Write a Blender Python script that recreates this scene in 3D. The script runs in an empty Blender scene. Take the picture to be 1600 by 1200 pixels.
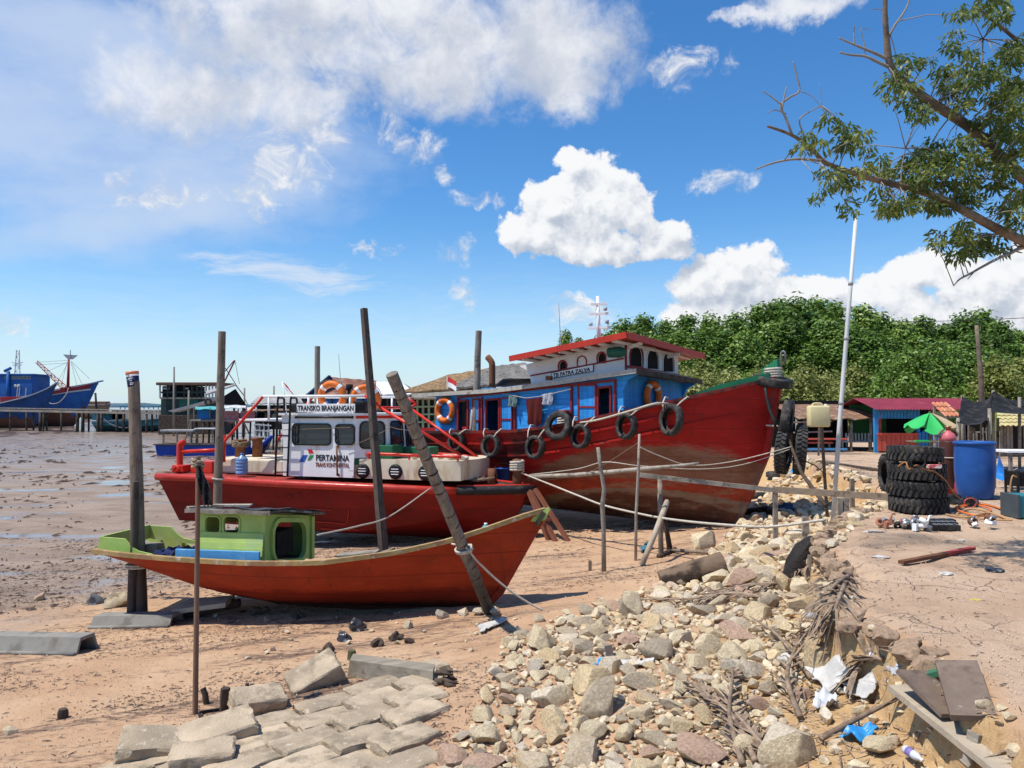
import bpy,bmesh,math,random
import numpy as np
from mathutils import Vector,Matrix,Euler
R = math.radians
SC = bpy.context.scene
COL = SC.collection
rng = random.Random(7)
# ------------------------------------------------------------------ camera
CZ,FPX,PITCH = 3.2,1200.0,math.atan(35.0 / 1200.0)
cam_d = bpy.data.cameras.new('camera')
cam = bpy.data.objects.new('camera',cam_d)
COL.objects.link(cam)
cam.location = (0,0,CZ)
cam.rotation_euler = (R(90) + PITCH,0,0)
cam_d.sensor_fit = 'HORIZONTAL'
cam_d.sensor_width = 36.0
cam_d.lens = 36.0 * FPX / 1600.0
cam_d.clip_start,cam_d.clip_end = 0.05,20000
SC.camera = cam
SC.view_settings.view_transform = 'Standard'
SC.view_settings.look = 'None'
SC.view_settings.gamma = 1
SC.view_settings.exposure = 0.12
SC.view_settings.use_curve_mapping = False
try:
 SC.cycles.max_bounces = 6
 SC.cycles.transparent_max_bounces = 8
 SC.cycles.use_adaptive_sampling = True
except Exception:
 pass
CP,SP = math.cos(PITCH),math.sin(PITCH)
def ray(px,py):
 a,b = (px - 800) / FPX,-(py - 600) / FPX
 return Vector((a,CP - SP * b,SP + CP * b))
def P(px,py,Y):                       # the point seen at a pixel, Y metres ahead
 d = ray(px,py)
 d = d * (Y / d.y)
 return Vector((d.x,d.y,d.z + CZ))
def W(npx,Y):                          # size of npx photo pixels at distance Y
 return npx * Y / FPX
# ------------------------------------------------------------------ sun
SUN_DIR = Vector((-0.41,-0.13,0.89)).normalized()      # towards the sun
sun_d = bpy.data.lights.new('sun','SUN')
sun_d.energy = 5.0
sun_d.angle = R(0.53)
sun_d.color = (1.0,0.945,0.855)
sun = bpy.data.objects.new('sun',sun_d)
COL.objects.link(sun)
sun.location = (-30,-20,60)
sun.rotation_euler = (-SUN_DIR).to_track_quat('-Z','Y').to_euler()
# ------------------------------------------------------------------ node helpers
class NT:
 def __init__(s,tree):
  s.t = tree
 def n(s,typ,**kw):
  nd = s.t.nodes.new(typ)
  for k,v in kw.items():
   setattr(nd,k,v)
  return nd
 def put(s,sock,val):
  if isinstance(val,bpy.types.NodeSocket):
   s.t.links.new(val,sock)
  elif val is not None:
   if hasattr(sock.default_value,'__len__') and not hasattr(val,'__len__'):
    val = (val,) * len(sock.default_value)
   if hasattr(sock.default_value,'__len__') and len(sock.default_value) == 4 and len(val) == 3:
    val = (*val,1)
   sock.default_value = val
 def m(s,op,a,b=None,c=None,clamp=False):
  nd = s.n('ShaderNodeMath',operation=op,use_clamp=clamp)
  for i,v in enumerate((a,b,c)):
   if v is not None:
    s.put(nd.inputs[i],v)
  return nd.outputs[0]
 def vm(s,op,a,b=None,scale=None):
  nd = s.n('ShaderNodeVectorMath',operation=op)
  s.put(nd.inputs[0],a)
  if b is not None:
   s.put(nd.inputs[1],b)
  if scale is not None:
   s.put(nd.inputs['Scale'],scale)
  return nd.outputs['Value'] if op in ('DOT_PRODUCT','LENGTH','DISTANCE') else nd.outputs[0]
 def ss(s,x,lo,hi,to0=0.0,to1=1.0):
  nd = s.n('ShaderNodeMapRange',interpolation_type='SMOOTHSTEP')
  for k,v in zip(('Value','From Min','From Max','To Min','To Max'),(x,lo,hi,to0,to1)):
   s.put(nd.inputs[k],v)
  return nd.outputs[0]
 def noise(s,vec,scale,detail=4,rough=0.55,dist=0.0,color=False):
  nd = s.n('ShaderNodeTexNoise')
  s.put(nd.inputs['Vector'],vec)
  for k,v in (('Scale',scale),('Detail',detail),('Roughness',rough),('Distortion',dist)):
   s.put(nd.inputs[k],v)
  return nd.outputs['Color' if color else 'Fac']
 def voro(s,vec,scale,feature='F1',detail=0,rough=0.5,out='Distance',rnd=1.0):
  nd = s.n('ShaderNodeTexVoronoi',feature=feature)
  s.put(nd.inputs['Vector'],vec)
  s.put(nd.inputs['Scale'],scale)
  if 'Detail' in nd.inputs and feature != 'DISTANCE_TO_EDGE':
   s.put(nd.inputs['Detail'],detail); s.put(nd.inputs['Roughness'],rough)
  s.put(nd.inputs['Randomness'],rnd)
  return nd.outputs[out]
 def mix(s,fac,a,b,blend='MIX'):
  nd = s.n('ShaderNodeMix',data_type='RGBA',blend_type=blend)
  s.put(nd.inputs[0],fac)
  s.put(nd.inputs[6],a); s.put(nd.inputs[7],b)
  return nd.outputs[2]
 def xyz(s,v):
  nd = s.n('ShaderNodeSeparateXYZ'); s.put(nd.inputs[0],v)
  return nd.outputs
 def comb(s,x,y,z):
  nd = s.n('ShaderNodeCombineXYZ')
  for i,v in enumerate((x,y,z)):
   s.put(nd.inputs[i],v)
  return nd.outputs[0]
 def bump(s,h,strength=0.5,dist=0.02,normal=None):
  nd = s.n('ShaderNodeBump')
  s.put(nd.inputs['Strength'],strength); s.put(nd.inputs['Distance'],dist)
  s.put(nd.inputs['Height'],h)
  if normal is not None:
   s.put(nd.inputs['Normal'],normal)
  return nd.outputs[0]
# ------------------------------------------------------------------ sky with clouds
world = bpy.data.worlds.new('World')
SC.world = world
world.use_nodes = True
wt = world.node_tree
wt.nodes.clear()
N = NT(wt)
sky = N.n('ShaderNodeTexSky',sky_type='NISHITA')
sky.sun_disc = False
sky.sun_elevation = math.asin(SUN_DIR.z)
sky.sun_rotation = math.atan2(SUN_DIR.x,SUN_DIR.y)
sky.air_density,sky.dust_density,sky.ozone_density = 1.0,0.35,2.2
hs = N.n('ShaderNodeHueSaturation')
hs.inputs['Saturation'].default_value = 1.28
hs.inputs['Value'].default_value = 1.62
wt.links.new(sky.outputs[0],hs.inputs['Color'])
D = N.n('ShaderNodeTexCoord').outputs['Generated']
dx,dy,dz = N.xyz(D)
AZ = N.m('ARCTAN2',dx,dy)
EL = N.m('ARCSINE',dz)
AE = N.comb(AZ,EL,0.0)
def azel(px,py):
 d = ray(px,py).normalized()
 return math.atan2(d.x,d.y),math.asin(d.z)
def lobes(p,lst,k=0.12):
 """smooth union of 1 - d^2 over elliptical lobes given by photo position and radii"""
 acc = None
 for px,py,rx,ry in lst:
  a,e = azel(px,py)
  q = N.vm('MULTIPLY',N.vm('SUBTRACT',p,(a,e,0)),(FPX / rx,FPX / ry,0))
  v = N.m('SUBTRACT',1.0,N.vm('DOT_PRODUCT',q,q))
  acc = v if acc is None else N.m('SMOOTH_MAX',acc,v,k)
 return N.m('MAXIMUM',acc,-3.0)
CB,CW0,CW1,CW2,CS0,CS1,CS2 = 10.2,5.2,5.9,7.1,6.2,6.7,7.7      # cloud radiance: lit, heaped shade, soft shade
# coarse and fine warps, shared by all clouds
wn1 = N.vm('SUBTRACT',N.noise(D,9.0,3,0.5,color=True),(0.5,0.5,0.5))
wn2 = N.vm('SUBTRACT',N.noise(D,42.0,6,0.6,color=True),(0.5,0.5,0.5))
pw = N.vm('ADD',AE,N.vm('ADD',N.vm('MULTIPLY',wn1,(0.035,0.03,0)),N.vm('MULTIPLY',wn2,(0.016,0.016,0))))
bil = N.voro(N.vm('ADD',D,N.vm('SCALE',wn2,scale=0.02)),25.0,'F1',3,0.55)      # cauliflower cells
LUP = Vector((-0.012,0.0,0.030))
bil2 = N.voro(N.vm('ADD',N.vm('ADD',D,N.vm('SCALE',wn2,scale=0.02)),tuple(LUP * 0.45)),25.0,'F1',3,0.55)
fb = N.noise(D,20.0,8,0.62)
# heaped clouds
CUM = [(925,290,75,62),(870,320,80,60),(835,365,80,45),(960,330,90,70),(1030,375,68,38),(925,372,130,42),(900,250,40,30),(900,338,70,50),(945,385,90,36),
       (1145,430,75,62),(1190,420,52,48),(1100,450,62,48),(1210,465,95,45),(1270,455,45,30),(1150,490,130,50),
       (1450,425,85,42),(1560,440,120,52),(1390,460,90,40),(1500,480,230,55),(1640,420,120,55)]
cumA = lobes(pw,CUM)
cumB = lobes(N.vm('ADD',pw,(-0.014,0.028,0)),CUM)
bump_a = N.m('MULTIPLY',N.m('SUBTRACT',0.42,bil),0.62)
dens = N.m('ADD',cumA,N.m('ADD',bump_a,N.m('MULTIPLY',N.m('SUBTRACT',fb,0.5),1.5)))
a_cum = N.ss(dens,-0.08,0.20)
# light: where the cloud is thinner towards the sun it is bright
sh1 = N.m('MULTIPLY',N.m('SUBTRACT',bil2,bil),1.0)
sh2 = N.m('SUBTRACT',cumA,cumB)
lit = N.m('ADD',N.m('ADD',0.66,N.m('MULTIPLY',sh2,0.46)),N.m('MULTIPLY',sh1,0.6))
lit = N.m('ADD',lit,N.m('MULTIPLY',N.m('SUBTRACT',N.noise(D,14.0,5,0.55),0.5),0.8))
lit = N.m('MINIMUM',N.m('MAXIMUM',lit,0.2),1.0)
col_cum = N.mix(N.ss(lit,0.2,1.0),(CW0,CW1,CW2),(CB,CB * 1.01,CB * 1.03))
# ragged, softer clouds of the upper left
SOFT = [(470,60,250,75),(290,140,130,62),(650,90,260,80),(830,70,170,90),(900,130,70,55),(440,150,110,55),(560,20,330,60),(1250,8,95,26),(1180,22,60,14)]
PUFF = [(430,255,85,48),(485,205,70,36),(395,298,55,24),(235,300,75,27),(598,195,58,30),(640,225,52,28),(665,252,34,24),
  (715,393,36,26),(728,462,28,26),(1135,286,55,22),(905,485,70,24),(1066,112,75,30),(0,512,30,22),(692,280,20,17),(405,336,18,15),(600,390,60,14),(750,315,60,14)]
pw3 = N.vm('ADD',pw,N.vm('MULTIPLY',wn2,(0.03,0.03,0)))
sfA = lobes(pw3,SOFT,0.2)
sfB = lobes(N.vm('ADD',pw3,(-0.02,0.045,0)),SOFT,0.2)
fb2 = N.noise(D,15.0,10,0.66,0.4)
sd = N.m('ADD',sfA,N.m('MULTIPLY',N.m('SUBTRACT',fb2,0.52),2.6))
a_soft = N.m('MULTIPLY',N.ss(sd,-0.45,1.0),0.94)
lit_s = N.m('ADD',0.42,N.m('ADD',N.m('MULTIPLY',N.m('SUBTRACT',sfA,sfB),0.22),N.m('MULTIPLY',N.m('SUBTRACT',N.noise(D,11.0,7,0.62),0.47),2.6)))
col_soft = N.mix(N.ss(lit_s,0.1,1.0),(CS0,CS1,CS2),(CB * 0.96,CB * 0.97,CB))
pfA = N.m('MINIMUM',lobes(pw3,PUFF),0.75)
fb3 = N.noise(N.vm('MULTIPLY',D,(1,1,1.25)),24.0,10,0.68,0.6)
pd = N.m('ADD',pfA,N.m('MULTIPLY',N.m('SUBTRACT',fb3,0.565),5.0))
a_puff = N.m('MULTIPLY',N.ss(pd,-0.3,1.5),0.95)
# thin veils
pv = N.vm('ADD',AE,N.vm('MULTIPLY',wn1,(0.08,0.035,0)))
VEIL = [(60,190,330,150),(150,60,200,60),(300,250,260,120)]
ca,ce = azel(455,432)
cq = N.vm('SUBTRACT',pv,(ca,ce,0))
cq_x,cq_y,_ = N.xyz(cq)
rot = 0.12
st_u = N.m('ADD',N.m('MULTIPLY',cq_x,math.cos(rot)),N.m('MULTIPLY',cq_y,-math.sin(rot)))
st_v = N.m('ADD',N.m('MULTIPLY',cq_x,math.sin(rot)),N.m('MULTIPLY',cq_y,math.cos(rot)))
st = N.m('SUBTRACT',1.0,N.m('ADD',N.m('POWER',N.m('DIVIDE',st_u,0.15),2.0),N.m('POWER',N.m('DIVIDE',st_v,0.021),2.0)))
streak = N.noise(N.vm('MULTIPLY',N.vm('ADD',AE,N.vm('MULTIPLY',wn1,(0.05,0.05,0))),(9.0,60.0,1)),1.6,8,0.68)
a_st = N.m('MULTIPLY',N.ss(N.m('ADD',st,N.m('MULTIPLY',N.m('SUBTRACT',streak,0.5),2.8)),0.05,1.3),0.7)
ba,be = azel(180,352)
bq = N.vm('SUBTRACT',pv,(ba,be,0))
bx_,by_,_ = N.xyz(bq)
rb = -0.28
b_v = N.m('ADD',N.m('MULTIPLY',bx_,math.sin(rb)),N.m('MULTIPLY',by_,math.cos(rb)))
b_u = N.m('ADD',N.m('MULTIPLY',bx_,math.cos(rb)),N.m('MULTIPLY',by_,-math.sin(rb)))
bd = N.m('SUBTRACT',1.0,N.m('ADD',N.m('POWER',N.m('DIVIDE',b_u,0.22),2.0),N.m('POWER',N.m('DIVIDE',b_v,0.030),2.0)))
a_bd = N.m('MULTIPLY',N.ss(N.m('ADD',bd,N.m('MULTIPLY',N.m('SUBTRACT',fb2,0.5),1.6)),0.0,1.2),0.42)
vl = N.m('ADD',lobes(pv,VEIL,0.5),N.m('MULTIPLY',N.m('SUBTRACT',N.noise(N.vm('MULTIPLY',D,(1,1,2.2)),5.0,8,0.62),0.5),2.6))
a_vl = N.m('MULTIPLY',N.ss(vl,-0.6,1.2),0.72)
# streaky thin cloud and the pale band above the horizon, all the way round
low = N.ss(EL,0.0,0.30,1.0,0.0)
a_low = N.m('MULTIPLY',N.m('MULTIPLY',low,low),N.ss(streak,0.28,0.75,0.45,0.85))
# scattered clouds over the rest of the sky, outside the picture
front = N.ss(N.m('ABSOLUTE',AZ),0.62,0.80)
over = N.ss(EL,0.52,0.66)
outm = N.m('MAXIMUM',front,over)
gn = N.m('ADD',N.noise(N.vm('MULTIPLY',D,(1,1,1.7)),3.2,9,0.6),N.m('MULTIPLY',N.m('SUBTRACT',0.42,bil),0.08))
a_out = N.m('MULTIPLY',N.ss(gn,0.55,0.66),outm)
c = N.mix(1.0,hs.outputs['Color'],(0.80,0.98,1.10),'MULTIPLY')
c = N.mix(a_low,c,(7.2,8.7,10.4))
c = N.mix(a_vl,c,(7.0,8.0,9.8))
c = N.mix(a_bd,c,(6.8,7.9,9.6))
c = N.mix(a_st,c,(8.2,8.8,9.8))
c = N.mix(a_out,c,(8.6,8.9,9.4))
c = N.mix(a_soft,c,col_soft)
c = N.mix(a_puff,c,N.mix(N.ss(fb3,0.4,0.68),(CS0,CS1,CS2),(CB,CB,CB)))
c = N.mix(a_cum,c,col_cum)
# below the horizon the sea and land take over; keep the sky's own colour there
bg = N.n('ShaderNodeBackground')
N.put(bg.inputs['Color'],c)
bg.inputs['Strength'].default_value = 0.085
wo = N.n('ShaderNodeOutputWorld')
wt.links.new(bg.outputs[0],wo.inputs[0])
world.cycles.sampling_method = 'MANUAL'
world.cycles.sample_map_resolution = 512
# ------------------------------------------------------------------ materials
def new_mat(name):
 m_ = bpy.data.materials.new(name)
 m_.use_nodes = True
 t = m_.node_tree
 t.nodes.clear()
 n = NT(t)
 out = n.n('ShaderNodeOutputMaterial')
 b = n.n('ShaderNodeBsdfPrincipled')
 t.links.new(b.outputs[0],out.inputs[0])
 return m_,n,b
def mat(name,col,rough=0.7,var=0.18,vscale=3.0,col2=None,c2scale=6.0,c2lo=0.55,c2hi=0.7,col3=None,c3scale=14.0,c3lo=0.62,c3hi=0.72,
  bump=0.25,bscale=40.0,stretch=(1,1,1),metal=0.0,rnd=0.0,spec=0.25,bdist=0.01,alpha=None):
 """weathered paint / wood / stone: a base colour, broad variation, two kinds of patches and a fine relief"""
 m_,n,b = new_mat(name)
 co = n.n('ShaderNodeTexCoord').outputs['Object']
 oi = n.n('ShaderNodeObjectInfo').outputs['Random']
 co = n.vm('ADD',co,n.vm('SCALE',(13.1,7.7,3.3),scale=oi)) if rnd else co
 v = n.vm('MULTIPLY',co,stretch)
 f = n.noise(v,vscale,5,0.6)
 k = n.ss(f,0.25,0.75,1 - var,1 + var)
 if rnd:
  k = n.m('MULTIPLY',k,n.m('ADD',1 - rnd,n.m('MULTIPLY',oi,2 * rnd)))
 c_ = n.mix(1.0,col,n.comb(k,k,k),'MULTIPLY')
 f2 = n.noise(v,c2scale,8,0.62)
 rg = rough
 if col2 is not None:
  c_ = n.mix(n.ss(f2,c2lo,c2hi),c_,col2)
 if col3 is not None:
  c_ = n.mix(n.ss(n.noise(v,c3scale,8,0.7),c3lo,c3hi),c_,col3)
 n.put(b.inputs['Base Color'],c_)
 n.put(b.inputs['Roughness'],n.ss(f2,0.3,0.7,max(rg - 0.12,0.02),min(rg + 0.1,1)))
 n.put(b.inputs['Metallic'],metal)
 n.put(b.inputs['Specular IOR Level'],spec)
 if bump:
  h = n.m('ADD',n.noise(v,bscale,6,0.6),n.m('MULTIPLY',f2,0.8))
  n.put(b.inputs['Normal'],n.bump(h,bump,bdist))
 return m_
MT = {}
def lib(key,*a,**k):
 MT[key] = mat(key,*a,**k)
 return MT[key]
# ------------------------------------------------------------------ mesh builder
class MB:
 def __init__(s):
  s.v,s.f,s.mi,s.sm = [],[],[],[]
  s.cm,s.cs = 0,False
 def use(s,mi=0,smooth=False):
  s.cm,s.cs = mi,smooth
  return s
 def add(s,vs,fs):
  o = len(s.v)
  s.v.extend([tuple(p) for p in vs])
  for f in fs:
   s.f.append([i + o for i in f]); s.mi.append(s.cm); s.sm.append(s.cs)
  return s
 def quad(s,a,b,c,d):
  return s.add([a,b,c,d],[(0,1,2,3)])
 def box(s,c,size,rot=None,taper=1.0):
  hx,hy,hz = size[0] / 2,size[1] / 2,size[2] / 2
  vs = []
  for z in (-1,1):
   t = taper if z > 0 else 1
   for x,y in ((-1,-1),(1,-1),(1,1),(-1,1)):
    vs.append(Vector((x * hx * t,y * hy * t,z * hz)))
  if rot is not None:
   M = rot if isinstance(rot,Matrix) else Euler(rot).to_matrix()
   vs = [M @ q for q in vs]
  c = Vector(c)
  return s.add([q + c for q in vs],[(0,3,2,1),(4,5,6,7),(0,1,5,4),(1,2,6,5),(2,3,7,6),(3,0,4,7)])
 def rbox(s,lo,hi,b=0.01):
  """axis box with chamfered edges"""
  lo,hi = Vector(lo),Vector(hi)
  bm = bmesh.new()
  bmesh.ops.create_cube(bm,size=1.0)
  for q in bm.verts:
   q.co = Vector([(lo[i] + hi[i]) / 2 + q.co[i] * (hi[i] - lo[i]) for i in range(3)])
  bmesh.ops.bevel(bm,geom=list(bm.edges),offset=b,segments=2,affect='EDGES',profile=0.5)
  s.bm(bm)
  return s
 def bm(s,bm):
  bm.verts.index_update()
  s.add([q.co for q in bm.verts],[[q.index for q in f.verts] for f in bm.faces])
  bm.free()
  return s
 def beam(s,p0,p1,w,h,up=(0,0,1),w1=None,h1=None):
  p0,p1 = Vector(p0),Vector(p1)
  d = (p1 - p0).normalized()
  up = Vector(up)
  if abs(d.dot(up)) > 0.98:
   up = Vector((0,1,0))
  sd = d.cross(up).normalized()
  u = sd.cross(d).normalized()
  vs = []
  for p,ww,hh in ((p0,w,h),(p1,w1 or w,h1 or h)):
   for a,b in ((-1,-1),(1,-1),(1,1),(-1,1)):
    vs.append(p + sd * (a * ww / 2) + u * (b * hh / 2))
  return s.add(vs,[(0,1,2,3),(7,6,5,4),(0,4,5,1),(1,5,6,2),(2,6,7,3),(3,7,4,0)])
 def tube(s,pts,r,seg=8,caps=True,closed=False,wob=0.0):
  pts = [Vector(p) for p in pts]
  n = len(pts)
  rr = r if hasattr(r,'__len__') else [r] * n
  rings,ref = [],None
  for i,p in enumerate(pts):
   if closed:
    t = pts[(i + 1) % n] - pts[i - 1]
   else:
    t = pts[min(i + 1,n - 1)] - pts[max(i - 1,0)]
   t = t.normalized() if t.length > 1e-9 else Vector((0,0,1))
   if ref is None:
    ref = Vector((0,0,1)) if abs(t.z) < 0.9 else Vector((0,1,0))
   a = (ref - t * ref.dot(t)).normalized()
   b = t.cross(a)
   ref = a
   ring = []
   for k in range(seg):
    an = 2 * math.pi * k / seg
    q = rr[i] * (1 + (rng.uniform(-wob,wob) if wob else 0))
    ring.append(p + a * (math.cos(an) * q) + b * (math.sin(an) * q))
   rings.append(ring)
  vs = [q for rg_ in rings for q in rg_]
  fs = []
  for i in range(n if closed else n - 1):
   j = (i + 1) % n
   for k in range(seg):
    l = (k + 1) % seg
    fs.append((i * seg + k,i * seg + l,j * seg + l,j * seg + k))
  if caps and not closed:
   fs.append(tuple(range(seg))[::-1])
   fs.append(tuple((n - 1) * seg + k for k in range(seg)))
  return s.add(vs,fs)
 def lathe(s,prof,c=(0,0,0),seg=24,axis='z',M=None,closed=False):
  """prof: (radius, height) pairs"""
  vs,n = [],len(prof)
  for r_,h in prof:
   for k in range(seg):
    a = 2 * math.pi * k / seg
    q = Vector((r_ * math.cos(a),r_ * math.sin(a),h))
    if axis == 'y':
     q = Vector((q.x,q.z,q.y))
    elif axis == 'x':
     q = Vector((q.z,q.x,q.y))
    if M is not None:
     q = M @ q
    vs.append(q + Vector(c))
  fs = []
  for i in range(n if closed else n - 1):
   j = (i + 1) % n
   for k in range(seg):
    l = (k + 1) % seg
    fs.append((i * seg + k,i * seg + l,j * seg + l,j * seg + k))
  if not closed:
   if prof[0][0] > 1e-6:
    fs.append(tuple(range(seg))[::-1])
   if prof[-1][0] > 1e-6:
    fs.append(tuple((n - 1) * seg + k for k in range(seg)))
  return s.add(vs,fs)
 def prism(s,poly,off):
  """polygon of 3-D points pushed along off"""
  n = len(poly)
  off = Vector(off)
  a = [Vector(p) for p in poly]
  return s.add(a + [p + off for p in a],[tuple(range(n)),tuple(range(2 * n - 1,n - 1,-1))] + [(i,i + n,(i + 1) % n + n,(i + 1) % n) for i in range(n)])
 def grid(s,rows):
  """surface through equal-length rows of points"""
  n,m_ = len(rows),len(rows[0])
  return s.add([p for r_ in rows for p in r_],[(i * m_ + k,i * m_ + k + 1,(i + 1) * m_ + k + 1,(i + 1) * m_ + k) for i in range(n - 1) for k in range(m_ - 1)])
 def shell(s,rows,t):
  """a sheet with thickness: rows plus the same rows moved by t"""
  t = Vector(t)
  s.grid(rows)
  s.grid([[Vector(p) + t for p in r_][::-1] for r_ in rows])
  def strip(e):
   s.grid([e,[Vector(p) + t for p in e]])
  strip(rows[0][::-1]); strip(rows[-1])
  strip([r_[0] for r_ in rows]); strip([r_[-1] for r_ in rows][::-1])
  return s
 def mesh(s,name,mats,org=(0,0,0)):
  me = bpy.data.meshes.new(name)
  o = Vector(org)
  me.from_pydata([tuple(Vector(p) - o) for p in s.v],[],s.f)
  for m_ in (mats if isinstance(mats,(list,tuple)) else [mats]):
   me.materials.append(m_)
  me.polygons.foreach_set('material_index',s.mi)
  me.polygons.foreach_set('use_smooth',s.sm)
  me.update()
  return me
 def build(s,name,mats,parent=None,org=None,fix=True,auto=None):
  """one mesh object; a child's points are in its thing's own frame, a top-level object's points are in the world"""
  if parent is None and org is None:
   xs = [p[0] for p in s.v]; ys = [p[1] for p in s.v]; zs = [p[2] for p in s.v]
   org = ((min(xs) + max(xs)) / 2,(min(ys) + max(ys)) / 2,min(zs))
  org = org if (parent is None and org is not None) else (0,0,0)
  me = s.mesh(name,mats,org)
  if fix:
   bm = bmesh.new(); bm.from_mesh(me)
   bmesh.ops.recalc_face_normals(bm,faces=bm.faces)
   bm.to_mesh(me); bm.free()
  if auto:
   me.polygons.foreach_set('use_smooth',[True] * len(me.polygons))
   try:
    me.set_sharp_from_angle(angle=R(auto))
   except Exception:
    pass
  o = bpy.data.objects.new(name,me)
  COL.objects.link(o)
  o.location = org
  if parent is not None:
   o.parent = parent
  return o
def SM():
 return MB().use(0,True)
def tag(o,label=None,cat=None,group=None,kind=None):
 for k,v in (('label',label),('category',cat),('group',group),('kind',kind)):
  if v:
   o[k] = v
 return o
def thing(name,label,cat,loc=(0,0,0),rz=0.0,group=None):
 o = bpy.data.objects.new(name,None)
 o.empty_display_size = 0.2
 COL.objects.link(o)
 o.location = loc
 o.rotation_euler = (0,0,rz)
 return tag(o,label,cat,group)
def dup(o,loc=None,rot=None,label=None,group=None,scale=None,parent=None):
 c_ = o.copy()
 COL.objects.link(c_)
 if parent is not None:
  c_.parent = parent
 if loc is not None:
  c_.location = loc
 if rot is not None:
  c_.rotation_euler = rot
 if scale is not None:
  c_.scale = scale if hasattr(scale,'__len__') else (scale,) * 3
 if label:
  c_['label'] = label
 if group:
  c_['group'] = group
 for ch in list(o.children):
  dup(ch,parent=c_)
 return c_
class Frame:
 """a thing's own frame: x along its length, -y towards the viewer's side; px() finds the point of a long-side plane seen at a pixel"""
 def __init__(s,org,heading):
  s.o,s.h = Vector(org),heading
  s.M = Matrix.Rotation(heading,3,'Z')
  s.Mi = s.M.transposed()
 def px(s,px,py,off=0.0):
  d = s.Mi @ ray(px,py)
  c_ = s.Mi @ (Vector((0,0,CZ)) - s.o)
  t = (-off - c_.y) / d.y
  return c_ + d * t
 def pxx(s,px,py,x):
  d = s.Mi @ ray(px,py)
  c_ = s.Mi @ (Vector((0,0,CZ)) - s.o)
  return c_ + d * ((x - c_.x) / d.x)
 def pxz(s,px,py,z):
  d = s.Mi @ ray(px,py)
  c_ = s.Mi @ (Vector((0,0,CZ)) - s.o)
  return c_ + d * ((z - c_.z) / d.z)
 def w(s,p):
  return s.M @ Vector(p) + s.o
 def loc(s,p):
  return s.Mi @ (Vector(p) - s.o)
def sag(a,b,s_,n=14):
 a,b = Vector(a),Vector(b)
 return [a.lerp(b,i / n) - Vector((0,0,4 * s_ * (i / n) * (1 - i / n))) for i in range(n + 1)]
def smooth_path(pts,n=6):
 """Catmull-Rom through the points"""
 pts = [Vector(p) for p in pts]
 out = []
 for i in range(len(pts) - 1):
  p0,p1,p2,p3 = pts[max(i - 1,0)],pts[i],pts[i + 1],pts[min(i + 2,len(pts) - 1)]
  for k in range(n):
   t = k / n
   out.append(0.5 * ((2 * p1) + (p2 - p0) * t + (2 * p0 - 5 * p1 + 4 * p2 - p3) * t * t + (3 * p1 - p0 - 3 * p2 + p3) * t ** 3))
 return out + [pts[-1]]
def text_mb(txt,height,depth=0.004,widthscale=1.0,bold=0.0,spacing=1.0):
 """built-in lettering as a mesh in the x-z plane, lower left corner at the origin, facing -y"""
 cu = bpy.data.curves.new('lettering','FONT')
 cu.body = txt
 cu.size = height / 0.70
 cu.extrude = depth / 2
 cu.offset = bold
 cu.space_character = spacing
 cu.resolution_u = 3
 o = bpy.data.objects.new('lettering',cu)
 COL.objects.link(o)
 dg = bpy.context.evaluated_depsgraph_get()
 me = bpy.data.meshes.new_from_object(o.evaluated_get(dg))
 mb = MB()
 xs = [v.co.x for v in me.vertices]
 x0 = min(xs) if xs else 0
 mb.add([((v.co.x - x0) * widthscale,-v.co.z,v.co.y) for v in me.vertices],[list(p.vertices) for p in me.polygons])
 bpy.data.objects.remove(o); bpy.data.curves.remove(cu); bpy.data.meshes.remove(me)
 mb.w = (max(xs) - x0) * widthscale if xs else 0
 return mb
# ------------------------------------------------------------------ terrain
def vnoise(x,y,seed=0):
 xi,yi = np.floor(x).astype(np.int64),np.floor(y).astype(np.int64)
 xf,yf = x - xi,y - yi
 u,v = xf * xf * (3 - 2 * xf),yf * yf * (3 - 2 * yf)
 def h(a,b):
  q = (a * 374761393 + b * 668265263 + seed * 974634777) & 0xffffffff
  q = ((q ^ (q >> 13)) * 1274126177) & 0xffffffff
  return ((q ^ (q >> 16)) & 0xffff) / 65535.0
 return (h(xi,yi) * (1 - u) + h(xi + 1,yi) * u) * (1 - v) + (h(xi,yi + 1) * (1 - u) + h(xi + 1,yi + 1) * u) * v
def fbm(x,y,seed=0,oct=4):
 s_,a,t = 0,1.0,0
 for i in range(oct):
  s_ = s_ + a * vnoise(x * 2 ** i,y * 2 ** i,seed + i); t += a; a *= 0.5
 return s_ / t - 0.5
def sstep(x,a,b):
 t = np.clip((x - a) / (b - a),0,1)
 return t * t * (3 - 2 * t)
EDGE = np.array([(2.2,-30),(2.3,0),(2.48,3.6),(2.62,4.4),(2.62,4.95),(2.5,5.7),(3.1,7.0),(3.42,8.4),(4.25,10),(6.2,12.6),(6.8,13.8),(7.4,17.1),(8.25,22.5),
                 (8.3,27),(6.5,36),(4,48),(3,60),(3,100),(20,400),(20,9000)],float)
def edge_d(x,y):
 """signed distance to the lip of the bank, positive towards the water"""
 best = np.full(np.shape(x),1e9)
 for (ax,ay),(bx,by) in zip(EDGE[:-1],EDGE[1:]):
  t = np.clip(((x - ax) * (bx - ax) + (y - ay) * (by - ay)) / ((bx - ax) ** 2 + (by - ay) ** 2),0,1)
  best = np.minimum(best,np.hypot(x - ax - t * (bx - ax),y - ay - t * (by - ay)))
 ex = np.interp(y,EDGE[:,1],EDGE[:,0])
 return np.where(x < ex,best,-best)
PD = [-1e4,0,.20,2,4,6.5,9,12,16,30,60,1e5]
PZ = [1.7,1.7,1.24,0.93,0.67,0.50,0.34,0.17,0.07,-0.02,-0.12,-6]
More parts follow.
